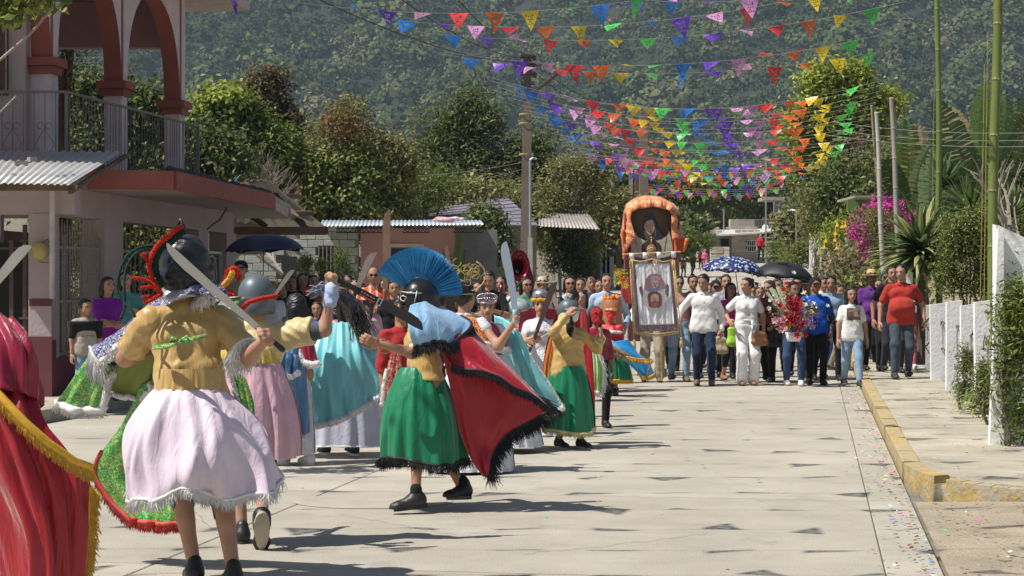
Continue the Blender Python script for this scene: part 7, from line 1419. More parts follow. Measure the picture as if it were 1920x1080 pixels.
b=MB();b.smooth=True;rb_=[W(288,652,8.97),W(318,648,8.93),W(335,640,8.9),W(360,636,8.92),W(386,628,8.97)];b.tube(rb_,[.016,.018,.012,.017,.014],8,flat=.45);b.tube([W(335,640,8.89),W(322,632,8.88),W(318,641,8.88),W(335,641,8.89)],.010,6,flat=.4);b.tube([W(335,640,8.89),W(350,630,8.88),W(356,640,8.88),W(335,641,8.89)],.010,6,flat=.4);b.build('ribbon_bow',BROG,rA)
hA=helmet(A_,M_helm,.128)
m_=mp(A_);b=MB();b.smooth=True
V,Fc=field([((0,.03,.05),(0,.05,-.04),.122,.115),((-.06,.04,-.05),(.06,.04,-.05),.08,.08)],.012,.02,[('z<',-.10),('c',(0,-.19,-.03),(0,-.19,-.2),.10,.13)],.006,40,seed=1);link('helmet_cloth',npmesh('helmet_cloth',*[xf((V,Fc),A_['Hq'],A_['hc'],A_['hs'])[k]for k in(0,1)],mat('vinyl_black',(.018,.018,.022),rough=.32,var=.3,bump=.6,bs=12)),rA)
b=MB();b.smooth=True;P_=[[m_((math.sin(a)*r_,-math.cos(a)*r_+.02+(.02 if z_<-.12 else 0),z_+.008*math.sin(a*5)))for a in np.linspace(1.3,4.98,30)]for r_,z_ in((.110,-.085),(.122,-.105),(.145,-.13),(.15,-.15))];b.grid(np.array(P_),.004);b.build('neck_guard',mat('silver_cloth',(.42,.42,.42),rough=.35,metal=.4,bump=.6,bs=15),hA)
b=MB();b.smooth=True;b.tube([W(335,440,9.15),W(333,424,9.15),W(338,412,9.15),W(344,424,9.15),W(345,440,9.15)],.012,8);b.build('crest_knob',M_helm,hA)
CHR=mat('chenille_red',(.75,.04,.015),rough=.95,var=.15,vs=40,bump=1,bs=150);CHG=mat('chenille_green',(.008,.06,.045),rough=.95,var=.15,vs=40,bump=1,bs=150)
def chen(pts,r,m,nm):
 P=crs(np.array([tuple(W(*q))for q in pts]),np.linspace(0,len(pts)-1,10*len(pts)));fur(hA,P,r,m,nm)
chen([(340,424,9.06),(318,440,9.05),(298,458,9.05),(284,480,9.06),(280,505,9.07),(290,530,9.08),(303,552,9.08)],.013,CHR,'red_chenille')
chen([(345,430,9.08),(326,450,9.07),(304,464,9.07),(292,488,9.08),(294,512,9.09),(306,535,9.1)],.016,CHG,'green_chenille')
for i,q in enumerate(([(303,552,9.05),(280,528,9.04),(248,520,9.02)],[(300,550,9.05),(285,538,9.04),(263,540,9.02)],[(302,553,9.05),(285,555,9.04),(266,557,9.0)],[(300,552,9.05),(285,562,9.02),(270,568,9.0)],[(282,505,9.07),(272,480,9.05),(268,478,9.0)])):chen(q,.009,CHR,'red_chenille')
b=MB();b.smooth=True
for q in([(302,462,9.1),(270,462,9.08),(240,478,9.05),(224,510,9.02),(220,545,9),(232,565,9),(246,580,8.98),(254,595,8.98)],[(302,466,9.1),(272,468,9.08),(250,480,9.05),(236,505,9.02),(233,540,9),(234,575,9),(226,598,8.98)],[(286,486,9.1),(270,492,9.08),(264,508,9.06),(272,525,9.05),(284,532,9.05)]):
 P=crs(np.array([tuple(W(*p))for p in q]),np.linspace(0,len(q)-1,40));b.tube([tuple(p)for p in P],.0075,6)
b.build('green_cord',CHG,hA)
hw=A_['w'](A_['wr']);sword('steel machete with a black and orange grip raised by the nearest dancer',W(487,618,8.86),W(307,461,8.75),.062,M_steel,M_leath,.16,.15)
b=MB();b.smooth=True;b.tube([W(496,630,8.87),W(511,645,8.88)],[.026,.022],8);tag(b.build('grip_cap',M_orgp),'orange end cap of the machete grip in the nearest dancer hand','cap')
for side,kn in((1,'al'),(-1,'ar')):
 p=A_[kn];shoe(rA,Vector((p.x,p.y-.01,p.z-.085)),0,0,1.0,M_leath,M_soled)
dB=10.6;B_=person('dancer in pale gold satin and a pink skirt stretching his arm out to the right',470,dB,1.56,190,z0=0,skin='a',nohair=True,top=GOLDP,sleeve=.3,wrinkle=.003,lod=1,bottom=BLK,blen=.6,btop=-.08,face=False,wide=1.0,wp=dict(hr=W(622,545,10.6),hl=W(400,640,11)),pose=dict(handr='fist',er=(-.2,.2,-1),fl=(.05,-.1,0),fr=(-.06,.3,.14),head=(-10,0,0),lean=(-.03,-.04)))
rB=B_['root'];p=B_['w'](B_['ar'])
a,e=B_['shr'],B_['er'];V,Fc=field([(tuple(a),tuple(a.lerp(e,.72)),.070,.076),(tuple(a.lerp(B_['pel'],.12)),tuple(a.lerp(e,.4)),.06,.07)],.011,.02,[('pl',tuple(a.lerp(e,.74)),tuple((a-e).normalized()))],.004,58,seed=4);link('puff_sleeve',npmesh('puff_sleeve',V,Fc,GOLDP),rB)
V,Fc=field([(tuple(a.lerp(e,.72)),tuple(a.lerp(e,.84)),.062,.054)],.010,.01);link('cuff',npmesh('cuff',V,Fc,C_('cuff_grey',(.09,.10,.12))),rB)
w1=B_['er'].lerp(B_['wr'],.72);V,Fc=field([(tuple(w1),tuple(B_['wr']+Vector((0,0,.01))),.046,.044)],.008,.01,(),.003,60);wb=link('wrist_wrap',npmesh('wrist_wrap',V,Fc,C_('wrap_blue',(.42,.50,.68))),rB)
fringe(rB,[B_['w'](w1.lerp(B_['wr'],t_)+Vector((.02,0,.03)))for t_ in(0,.5,1)],_mc['cloth_wrap_blue'],.10,60,dr=(-1,-.2,.2),jit=.3,w=.006,band=0,name='tassels')
o,P=skirt(rB,W(468,672,dB),W(478,855,dB),(.16,.13),(.26,.22),PINKS,13,.022,.30,ph=.4);o,P2=skirt(rB,W(462,655,dB),W(464,680,dB),(.165,.14),(.19,.155),satin('satin_yellow',(.62,.44,.08)),20,.006,0,name='waist_sash',rows=6)
o,P=cape('cape',rB,[[(405,560,10.3),(440,556,10.25),(470,560,10.25)],[(395,590,10.3),(435,600,10.22),(455,590,10.2)]],mat('brocade_grey',(.25,.25,.24),rough=.5,col2=(.5,.5,.48),pat='brocade',ps=30,pt=.5),amp=.006,nf=3)
b=MB();b.smooth=True;b.grid(np.array([[W(430,560,10.22),W(452,556,10.22)],[W(424,585,10.16),W(440,590,10.16)],[W(398,600,10.18),W(418,625,10.18)]]),.005);b.build('green_sash',BROG,rB)
b=MB();b.smooth=True;b.tube([W(520,555,10.2),W(490,560,10.15),W(468,566,10.15),W(440,590,10.12)],.014,6);b.build('red_braid',CHR,rB)
hB=helmet(B_,M_helg,.110);
P=crs(np.array([tuple(W(*q))for q in((447,520,10.35),(440,505,10.3),(428,510,10.3),(425,530,10.3),(418,545,10.3),(440,556,10.3))]),np.linspace(0,5,50));fur(hB,P,.020,CHR,'red_plume');P=crs(np.array([tuple(W(*q))for q in((436,510,10.2),(428,525,10.2),(415,540,10.2))]),np.linspace(0,2,20));fur(hB,P,.016,FRG,'yellow_plume')
sword('black machete with a paper sticker on its blade, held out by the second dancer',W(668,543,10.65),W(796,612,10.75),.085,M_bldk,M_leath,.18,.1,lab=True)
shoe(rB,B_['ar']+Vector((0,.03,-.06)),0,1.15,1.05,M_leath,mat('sole_cream',(.42,.38,.30),rough=.8,var=.15))
shoe(rB,B_['al']+Vector((0,0,-.085)),0,0,.95,M_leath,M_soled)
dC=7.7;Cc_=person('dancer at the left edge, only the crimson cape and green skirt inside the picture',-75,dC,1.60,190,z0=0,skin='a',nohair=True,top=REDS,sleeve=.4,lod=1,face=False,bottom=BLK,blen=.5,wp=dict(hr=W(-35,570,7.6)),pose=dict(handr='fist'))
rC=Cc_['root'];helmet(Cc_,M_helm)
o,P=cape('upper_cape',rC,[[(-120,570,7.7),(-50,575,7.5),(10,596,7.45),(35,620,7.5)],[(-120,660,7.6),(-30,650,7.35),(50,650,7.35),(66,690,7.5)],[(-120,740,7.6),(-20,730,7.3),(50,740,7.35),(78,765,7.5)]],CRIM,amp=.014,nf=6,ph=1,grow=False)
o,P=cape('long_cape',rC,[[(-120,640,7.7),(-40,650,7.5),(10,670,7.45),(60,730,7.45)],[(-120,720,7.6),(-40,735,7.3),(30,765,7.3),(100,815,7.4)],[(-100,800,7.5),(-10,810,7.25),(70,840,7.3),(165,880,7.4)],[(-60,900,7.5),(20,900,7.25),(100,920,7.3),(170,960,7.4)],[(-20,1010,7.5),(60,1010,7.25),(110,1030,7.3),(165,1040,7.4)],[(20,1150,7.5),(60,1150,7.3),(110,1150,7.3),(140,1150,7.4)]],REDS,amp=.016,nf=5,ph=.4,nv=50,grow=False)
fringe(rC,[W(-40,705,7.22),W(0,742,7.2),(W(45,790,7.18)),W(90,830,7.2),W(140,865,7.25),W(172,878,7.3)],FRG,.055,1400,dr=(.25,0,-1),jit=.22,w=.003,band=.018);fringe(rC,P[24:,-1],FRG,.06,900,dr=(.55,0,-.9),jit=.3,w=.003,band=.012)
o,P=skirt(rC,W(-80,800,7.75),W(-60,1110,7.75),(.18,.15),(.26,.22),GREENS,9,.02,.1)
sword('steel machete tip rising into the picture at the left edge',W(-38,565,7.55),W(53,456,7.5),.060,M_steel,M_leath,.14,.1)
dD=12.3;D_=person('dancer with fan shaped blue crest on a black helmet, red cape and green skirt',800,dD,1.48,-72,z0=0,skin='b',nohair=True,top=GOLDS,sleeve=.45,lod=1,bottom=None,face=True,wrinkle=.003,wp=dict(hl=W(713,645,11.9),hr=W(735,650,12.5),fl=W(780,922,12.05)+Vector((.0,0,-.11)),fr=W(874,955,12.35)),pose=dict(handl='relax',el=(.3,.9,-.6),pel=(0,0,.03),lean=(0,-.04),head=(0,6,0),nl=(.8,0,-.3)))
rD=D_['root']
lf,rf=D_['w'](D_['al']),D_['w'](D_['ar'])
shoe(rD,D_['al']+Vector((0,0,-.075)),-.1,.12,.98,M_leath,M_soled,M_leath);shoe(rD,D_['ar']+Vector((0,0,-.07)),.5,-.05,.98,M_leath,mat('sole_grey',(.10,.095,.085)),M_leath)
for k_ in('al','ar'):
 V,Fc=field([(tuple(D_[k_]+Vector((0,.0,-.02))),tuple(D_[k_]+Vector((0,.0,.055))),.040,.040)],.009,.01);link('sock',npmesh('sock',V,Fc,BLK),rD)
def shD(X,Y,Z,v,a):return X,Y,Z
o,P=skirt(rD,W(786,688,dD),W(793,860,dD),(.12,.135),(.285,.26),GREENS,11,.026,.20,ph=2.2,tilt=lambda a:.0*a+.02*np.sin(2*a));fringe(rD,P[-1],FRB,.07,1300,jit=.55,w=.0022,band=.010)
o,P=cape('shoulder_cape',rD,[[(770,572,12.0),(795,566,12.15),(822,572,12.4)],[(764,596,11.92),(805,588,11.98),(862,592,12.3)],[(768,625,11.88),(815,620,11.92),(882,612,12.25)],[(776,652,11.9),(815,640,11.92),(846,646,12.0)]],SKYB,amp=.010,nf=2.5,ph=1.1,nu=36,nv=26)
fringe(rD,np.concatenate([P[-1],P[::-1,-1][:18]]),FRB,.075,620,dr=(.15,-.1,-1),jit=.35,w=.0026,band=.012)
o,P1=cape('upper_cape',rD,[[(806,606,12.05),(842,600,12.2),(884,612,12.35)],[(820,640,12.05),(875,638,12.1),(930,662,12.3)],[(832,662,12.05),(905,680,12.05),(980,708,12.2)],[(846,684,12.0),(935,708,12.0),(1034,768,12.15)]],REDS,amp=.010,nf=2,ph=.3);fringe(rD,P1[-1],FRB,.055,700,dr=(.1,0,-1),jit=.4,w=.0024,band=.009);fringe(rD,P1[-6:,-1],FRB,.10,160,dr=(.9,0,-.4),jit=.35,w=.0026)
o,P=cape('long_cape',rD,[[(826,650,12.15),(880,668,12.15),(960,712,12.25),(1032,768,12.3)],[(838,700,12.15),(890,730,12.15),(950,762,12.25),(1000,786,12.3)],[(850,755,12.15),(885,785,12.15),(925,805,12.2),(958,808,12.3)],[(864,815,12.15),(888,830,12.15),(915,838,12.2),(934,836,12.25)],[(884,862,12.15),(896,868,12.15),(910,868,12.15),(922,862,12.2)],[(905,893,12.15),(909,894,12.15),(913,892,12.15),(917,888,12.15)]],REDS,amp=.012,nf=2.2,ph=2,nv=46);fringe(rD,P[:,-1],FRB,.10,1000,dr=(.45,0,-.8),jit=.5,w=.0026,band=.008)
hD=helmet(D_,M_helm,.125);m_=mp(D_)
b=MB();b.smooth=True
P_=[[m_((math.sin(a)*.112,-math.cos(a)*.125+.01,z_))for a in np.linspace(-1.15,1.15,15)]for z_ in(.07,.03,-.01,-.035)];b.grid(np.array(P_),.004)
for s_ in(-1,1):P_=[[m_((s_*(.055+.05*u),-.115+.10*u,z_+.02*u))for u in np.linspace(0,1,6)]for z_ in(-.03,-.08,-.13)];b.grid(np.array(P_),.005)
P_=[[m_((x_,-.128-.012*(1-abs(x_)/.03),z_))for x_ in(-.03,0,.03)]for z_ in(.06,.0,-.06)];b.grid(np.array(P_),.005)
b.build('face_plate',M_helm,hD)
b=MB();b.smooth=True
b.tube([m_((math.sin(a)*.128,-math.cos(a)*.138+.01,.062+.012*math.cos(a*2)))for a in np.linspace(-1.5,1.5,20)],.0045,5)
for s_ in(-1,1):
 b.tube([m_((s_*x_,y_,z_))for x_,y_,z_ in((.03,-.135,.035),(.06,-.125,.045),(.085,-.105,.03),(.065,-.12,.0),(.032,-.135,.012),(.03,-.135,.035))],.005,5)
 b.tube([m_((s_*x_,y_,z_))for x_,y_,z_ in((.128,-.03,.07),(.125,-.045,.02),(.112,-.06,-.03),(.125,-.03,-.06),(.10,-.08,-.10),(.06,-.12,-.13))],.0045,5);b.tube([m_((s_*.12,.02,-.06)),m_((s_*.105,-.03,-.12)),m_((s_*.06,-.10,-.14))],.004,5)
b.tube([m_((0,.01+.128*math.sin(a)*1.0,.03+.132*math.cos(a)))for a in np.linspace(-.75,1.55,22)],.011,7)
b.build('silver_trim',M_silt,hD)
BLU=mat('bristle_blue',(.025,.30,.62),rough=.55,var=.25,vs=18);n=2600;a=rng.uniform(-.95,1.62,n);a=np.round(a/.085)*.085+rng.normal(0,.018,n);hq=D_['Hq'];pts=[]
ct=np.array([0,.012,.03]);r0_=.125;L_=.215*(1+.10*np.cos(a*1.0));off=rng.normal(0,.014,n);sprd=rng.normal(0,.012,n)
p0=np.stack([off*.5,ct[1]+r0_*np.sin(a),ct[2]+r0_*np.cos(a)],1);a2=a+sprd;l=r0_+L_*rng.uniform(.90,1.0,n);p1=np.stack([off*1.6,ct[1]+l*np.sin(a2),ct[2]+l*np.cos(a2)],1)
MH=np.array(D_['M']@(Matrix.Translation(D_['hc'])@D_['Hq'].to_4x4()@Matrix.Diagonal((D_['hs'],)*3+(1,))));tfm=lambda q:q@MH[:3,:3].T+MH[:3,3]
p0,p1=tfm(p0),tfm(p1);s_=np.stack([rng.uniform(.0008,.0018,n),np.zeros(n),rng.uniform(.0008,.0018,n)],1);V=np.stack([p0-s_*.7,p0+s_*.7,p1+s_,p1-s_],1).reshape(-1,3);o=link('blue_crest',npmesh('blue_crest',tolocal(V,hD),np.arange(4*n).reshape(-1,4),BLU,False),hD);o['kind']='stuff'
b=MB();b.smooth=True;P_=[[Vector(tfm(np.array([[x_,ct[1]+(r0_+u*.19)*math.sin(a_),ct[2]+(r0_+u*.19)*math.cos(a_)]]))[0])for a_ in np.linspace(-.93,1.60,40)]for u,x_ in((0,-.010),(1,-.002),(1,.002),(0,.010))];b.grid(np.array(P_));b.build('crest_core',mat('bristle_blue_deep',(.012,.14,.36),rough=.7,var=.3,vs=25),hD)
dE=14.8;E_=person('dancer with high bun, wire crown and red gold capelet lifting a silver blade',872,dE,1.53,165,z0=0,fem=1,skin='a',hairs='bun',top=LACE,sleeve=.1,face=True,wp=dict(hr=W(962,608,14.55),hl=W(860,690,15.1)),pose=dict(handr='fist',er=(-.3,.2,-1),head=(-15,0,0)),shoes=SHW,wrinkle=.002,lod=1)
rE=E_['root'];skirt(rE,W(880,668,dE),W(885,880,dE),(.12,.11),(.34,.32),LACE,14,.02,.1)
def capelet(I,r0,r1,z0,z1,m,fm,fr=.022,a0=0,a1=2*math.pi,name='capelet',fold=.006,sx=1.0):
 c=I['nk']*1;s=I['s'];Pp=[]
 for v in np.linspace(0,1,12):Pp.append([I['w'](c+Vector((math.sin(a)*(r0+(r1-r0)*v**.6+fold*math.sin(a*11)*v)*sx*s,math.cos(a)*(r0*.9+(r1-r0)*.72*v**.6+fold*math.sin(a*11)*v)*s,(z0+(z1-z0)*v)*s-.02*s*abs(math.sin(a))*v)))for a in np.linspace(a0,a1,60)])
 b=MB();b.smooth=True;b.grid(np.array(Pp),.006);o=b.build(name,m,I['root']);fur(I['root'],np.array([tuple(p)for p in Pp[-1]]),fr,fm);return Pp
Pp=capelet(E_,.075,.27,.01,-.24,BROR,FURW,.03);fur(rE,np.array([tuple(p)for p in Pp[0]]),.018,FURW)
b=MB();b.smooth=True;c=mp(E_)((0,.08,.12));r_=random.Random(4)
for i in range(26):
 x=r_.uniform(-.17,.17);z=r_.uniform(.0,.19)*(1-abs(x)*2.2)+.0;rr=r_.uniform(.02,.05);q0=r_.uniform(0,6);b.tube([c+Vector((x+rr*math.cos(t),r_.uniform(-.003,.003),z+rr*math.sin(t)))for t in np.linspace(q0,q0+5,9)],.0026,4)
for sg in(-1,1):b.tube([c+Vector((sg*(.05+.15*math.sin(t)),0,-.06+.13*(1-math.cos(t))))for t in np.linspace(0,2.6,14)],.0045,5)
b.tube([mp(E_)((math.sin(a)*.095,.02+math.cos(a)*.1,.03))for a in np.linspace(0,6.283,20)],.004,5);b.build('wire_crown',M_gold,rE)
sword('broad silver painted blade held upright by the wire crowned dancer',W(966,585,14.5),W(951,452,14.45),.10,M_bsil,M_bsil,.10,-.35,name='machete')
dF=16.6;F_=person('dancer wearing a tall silver tiara, crimson capelet and turquoise cape',912,dF,1.42,25,z0=0,fem=1,skin='a',hairs='bun',top=LACE,sleeve=.2,wp=dict(hr=W(905,650,16.2),hl=W(985,640,16.7)),pose=dict(head=(-20,5,0)),shoes=SHW,lod=1,lip=True)
rF=F_['root'];skirt(rF,W(925,665,dF),W(950,835,dF),(.12,.11),(.33,.3),LACE,14,.02,.1)
capelet(F_,.075,.25,.0,-.28,CRIM,FURW,.028)
o,P=cape('cape',rF,[[(925,590,16.9),(950,600,16.8),(975,625,16.6)],[(930,650,17.0),(970,665,16.7),(1000,680,16.6)],[(945,720,17.1),(985,725,16.8),(1030,725,16.6)],[(960,800,17.1),(1010,790,16.8),(1058,762,16.6)]],TURQ,amp=.03,nf=3,ph=1);fur(rF,P[-1],.028,FURW);fur(rF,P[8:,-1],.012,FURW)
def tiara(I,m,h=.07,r=.10,gem=None,zb=.055):
 f=mp(I);b=MB();b.smooth=True;b.tube([f((math.sin(a)*r*.92,.0-math.cos(a)*r,zb))for a in np.linspace(-1.7,1.7,24)],.006,5)
 for i,a in enumerate(np.linspace(-1.6,1.6,19)):
  hh=h*(math.cos(a*.8)**.8+.15);p=f((math.sin(a)*r*.92,-math.cos(a)*r,zb));q=f((math.sin(a)*r*.97,-math.cos(a)*r*1.03,zb+hh));b.tube([p,q],.0028,4);b.ball(q,.0085,6);b.ball(p.lerp(q,.5),.007,6)
 for i,a in enumerate(np.linspace(-1.5,1.5,18)):b.tube([f((math.sin(a)*r*.92,-math.cos(a)*r,zb+.01)),f((math.sin(a+.08)*r*.94,-math.cos(a+.08)*r,zb+h*.4)),f((math.sin(a+.16)*r*.92,-math.cos(a+.16)*r,zb+.01))],.0024,4)
 o=b.build('tiara',m,I['root']);
 if gem:b=MB();b.smooth=True;b.ball(f((0,-r*1.03,zb+h*.45)),.013,8);b.build('gem',gem,o)
M_dia=mat('diadem_silver',(.60,.52,.55),rough=.25,metal=.8);tiara(F_,M_dia,.085,.105,mat('gem_violet',(.15,.05,.5),rough=.1))
dG=18.5;G_=person('smiling girl in a white puff sleeved dress and gold trimmed crown holding a dark wooden blade',1014,dG,1.42,-4,z0=0,fem=1,skin='a',hairs='bun',top=LACE,sleeve=.25,wp=dict(hr=W(1000,634,18.15),hl=W(1050,650,18.3)),pose=dict(handr='fist',er=(-.6,.2,-.8)),shoes=SHW,lod=1,lip=True)
G_['root']['label']='smiling girl in a white dress and gold trimmed crown with a dark wooden blade'
rG=G_['root'];skirt(rG,W(1016,655,dG),W(1020,815,dG),(.12,.11),(.28,.26),LACE,16,.015,.05)
capelet(G_,.08,.20,-.01,-.13,LACE,LACE,.014);o,P=cape('cape',rG,[[(975,585,18.8),(1012,575,18.8),(1058,585,18.8)],[(965,700,19.0),(1012,700,19.0),(1064,700,19.0)]],CRIM,amp=.02,nf=4);
m_=mp(G_);b=MB();b.smooth=True;b.ball(m_((0,.02,.115)),.088,14,(1,1,.75));hc_=b.build('crown_cap',mat('crown_silver',(.35,.36,.40),rough=.4,metal=.6,col2=(.1,.1,.12),pat='voronoi',ps=60,pt=.3),rG);fur(rG,np.array([tuple(m_((math.sin(a)*.098,.01-math.cos(a)*.10,.062)))for a in np.linspace(0,6.283,30)]),.018,FRG,'gold_garland')
sword('long dark wooden blade held by the girl in white',W(1006,622,18.05),W(1042,527,18.0),.085,M_bwd,M_bwd,.22,.0)
dH=17.0;H_=person('boy in grey visored helmet, white mask, gold shirt and wide green trousers',1066,dH,1.36,28,z0=0,skin='b',hairs='short',top=GOLDS,sleeve=.98,wrinkle=.004,lod=1,tlen=1.02,shoes=(mat('sneaker_charcoal',(.03,.03,.035),rough=.6),M_sole),wide=1.1,wp=dict(hr=W(1062,592,16.75),hl=W(1126,632,17.0)),pose=dict(er=(-.8,-.3,-.6),el=(.5,.5,-.7),handr='relax',fl=(.11,-.10,0),fr=(-.1,.05,0),head=(15,4,0)))
rH=H_['root'];m_=mp(H_)
o,P=skirt(rH,W(1064,686,dH),W(1067,806,dH),(.15,.14),(.235,.22),GREENS,9,.026,.12,ph=.7,tilt=lambda a:.02*np.sin(2*a+1));fringe(rH,P[-1],FRY,.045,600,jit=.35,w=.003,band=.014)
for sd,wn in(('el','wl'),('er','wr')):
 c=H_['w'](H_[wn].lerp(H_[sd],.18));fur(rH,np.array([tuple(c+Vector((.04*math.cos(t),.02*math.sin(t),.04*math.sin(t))))for t in np.linspace(0,6.283,14)]),.016,FRY,'ruffle')
o,P=cape('cape',rH,[[(1045,575,17.3),(1075,570,17.35),(1100,580,17.2)],[(1024,660,17.4),(1070,660,17.5),(1108,655,17.3)],[(1018,720,17.4),(1070,740,17.5),(1112,770,17.3)],[(1022,740,17.4),(1070,760,17.5),(1108,800,17.3)]],REDS,amp=.03,nf=3);o,P=cape('cape_lining',rH,[[(1036,610,17.0),(1046,615,17.0)],[(1020,680,17.15),(1034,690,17.1)],[(1019,735,17.2),(1030,740,17.2)]],ORL,amp=.01,nf=2)
V,Fc=field([((0,.01,.04),(0,.03,.03),.112,.11),((0,.07,-.02),(0,.08,-.05),.085,.075)],.010,.012,[('z<',-.03),('c',(0,-.20,-.02),(0,-.2,-.2),.11,.13)]);hH=link('helmet',npmesh('helmet',*[xf((V,Fc),H_['Hq'],H_['hc'],H_['hs'])[k]for k in(0,1)],M_helg),rH)
b=MB();b.smooth=True;P_=[[m_((math.sin(a)*r_,.01-math.cos(a)*r_*1.1,z_))for a in np.linspace(-1.1,1.1,12)]for r_,z_ in((.105,.062),(.14,.052),(.17,.036))];b.grid(np.array(P_),.005);b.tube([m_((0,-.02+.03*t,.14+.035*math.sin(t*3.14)))for t in np.linspace(0,1,6)],.018,7);b.build('visor',M_helg,hH)
V,Fc=field([((0,-.075,-.0),(0,-.08,-.05),.055,.045),((-.035,-.07,.02),(.035,-.07,.02),.03,.03)],.009,.012,[('c',(-.03,-.13,.012),(-.03,-.11,.012),.014,.014),('c',(.03,-.13,.012),(.03,-.11,.012),.014,.014)]);link('mask',npmesh('mask',*[xf((V,Fc),H_['Hq'],H_['hc'],H_['hs'])[k]for k in(0,1)],mat('mask_white',(.68,.68,.66),rough=.5)),rH)
V,Fc=field([((-.05,-.05,-.02),(-.055,-.08,-.16),.04,.035),((-.055,-.08,-.16),(-.05,-.07,-.32),.035,.012)],.011,.012,(),.004,70);link('black_cloth',npmesh('black_cloth',*[xf((V,Fc),H_['Hq'],H_['hc'],H_['hs'])[k]for k in(0,1)],BLK),rH)
b=MB()
for ft in('al','ar'):
 for k_ in range(3):c=H_['w'](H_[ft]+Vector((.036,-.02-.028*k_,-.035)));b.box(c,(.006,.010,.035),.4)
b.build('shoe_stripes',M_sole,rH)
b=MB();b.cyl(W(1000,641,18.2),W(1062,606,18.0),.006,n=6);tag(b.build('thin_stick',M_silt),'thin silver stick between the girl in white and the gold shirted boy','stick')
dI=25.2;I_=person('child in a red headscarf, gold edged blue cape and green skirt',1146,dI,1.20,160,z0=0,skin='d',hairs='short',nohair=True,top=satin('satin_red_bright',(.60,.02,.02)),sleeve=.3,face=False,shoes=(M_leath,M_soled),pose=dict(fl=(.09,-.05,0),fr=(-.09,.05,0)))
rI=I_['root'];o,P=skirt(rI,W(1148,655,dI),W(1154,712,dI),(.13,.12),(.235,.2),GREENS,14,.014,.1,rows=14);fringe(rI,P[-1],FRG,.05,500,jit=.2,w=.006,band=.012)
V,Fc=field([((0,.01,.03),(0,.02,.02),.105,.10),((0,.06,-.05),(0,.07,-.09),.06,.05)],.012,.01,[('c',(0,-.19,-.03),(0,-.19,-.2),.10,.13)],.003,40);link('headscarf',npmesh('headscarf',*[xf((V,Fc),I_['Hq'],I_['hc'],I_['hs'])[k]for k in(0,1)],_mc['satin_red_bright']),rI)
m_=mp(I_);b=MB();b.smooth=True;b.tube([m_((math.sin(a)*.09,.02+math.cos(a)*.09,.09))for a in np.linspace(0,6.283,16)],.02,6);b.build('gold_band',M_gold,rI)
capelet(I_,.06,.22,.0,-.14,_mc['satin_red_bright'],FURW,.022)
o,P=cape('blue_cape',rI,[[(1130,637,25.0),(1150,640,24.95),(1178,636,25.0)],[(1140,655,24.95),(1170,655,24.9),(1196,660,25.0)],[(1165,672,24.95),(1195,678,24.9),(1215,676,25.0)],[(1195,698,24.95),(1212,708,24.9),(1228,700,25.0)]],AZUR,amp=.012,nf=2);fringe(rI,P[-1],FRG,.05,200,jit=.3,w=.006,band=.012);fringe(rI,[W(1172,668,24.85),W(1190,672,24.85),W(1208,674,24.85),W(1222,674,24.85)],FRG,.06,260,jit=.4,w=.006,band=.01);fringe(rI,[W(1222,674,24.85),W(1212,708,24.85)],FRO,.03,90,jit=.3,w=.006,band=.012)
o,P=cape('pale_cape',rI,[[(1118,622,24.9),(1135,630,24.9),(1150,640,24.9)],[(1115,645,24.85),(1135,650,24.8),(1166,656,24.9)],[(1118,664,24.85),(1140,666,24.8),(1166,668,24.9)]],SKYB,amp=.008,nf=3);fringe(rI,P[-1],FRO,.04,160,jit=.4,w=.006,band=.008);fringe(rI,[W(1112,630,24.75),W(1135,645,24.75),W(1165,658,24.75)],FRO,.16,200,dr=(.8,0,-.5),jit=.35,w=.005,band=0)
J_=person('child under a tall translucent orange veil with an orange crown',1146,26.2,1.28,150,z0=0,fem=1,hairs='short',top=ORL,sleeve=.3,bottom=BLK,face=False,shoes=SHB)
b=MB();b.smooth=True;c=J_['w'](J_['hc']);b.lathe([(.17,-.42),(.165,-.2),(.15,0),(.135,.13),(.13,.135)],c,24);b.build('veil',mat('veil_orange',(.60,.20,.08),rough=.5,trans=.3,col2=(.5,.33,.2),pat='brocade',ps=14,pt=.4),J_['root'])
b=MB();b.smooth=True
for i in range(9):a=i*.7;b.ball(c+Vector((.10*math.cos(a),.10*math.sin(a),.16+.02*math.sin(i*2))),.035,6)
b.build('crown',mat('crown_orange',(.85,.22,.01),rough=.5),J_['root'])
K_=person('child in a red knitted mask and green feathered cape behind the gold shirted boy',1116,19.6,1.28,20,z0=0,fem=0,skin='d',hm=mat('hair_red_tint',(.06,.01,.01),rough=.6),hairs='shoulder',top=CRIM,sleeve=.9,bottom=BLK,shoes=SHB,face=False)
V,Fc=field([((0,-.03,.03),(0,-.05,-.05),.085,.065)],.010,.01,[('c',(-.03,-.14,.01),(-.03,-.10,.01),.014,.014),('c',(.03,-.14,.01),(.03,-.10,.01),.014,.014)],.004,90);link('mask',npmesh('mask',*[xf((V,Fc),K_['Hq'],K_['hc'],K_['hs'])[k]for k in(0,1)],mat('mask_red',(.42,.015,.02),rough=.8,bump=.8,bs=60)),K_['root'])
o,P=cape('feather_cape',K_['root'],[[(1100,640,19.2),(1112,645,19.2),(1122,660,19.2)],[(1100,690,19.2),(1118,690,19.15),(1132,700,19.2)],[(1100,735,19.2),(1116,735,19.15),(1126,738,19.2)]],mat('feather_green',(.25,.50,.12),rough=.6,var=.3,vs=14,col2=(.6,.68,.4),pat='wave',ps=9,pt=.75),amp=.01,nf=4);fringe(K_['root'],P[:,-1],FRW,.06,300,dr=(.5,0,-.7),jit=.4,w=.005,band=.02);fringe(K_['root'],P[-1],FRW,.05,120,jit=.4,w=.005,band=.018)
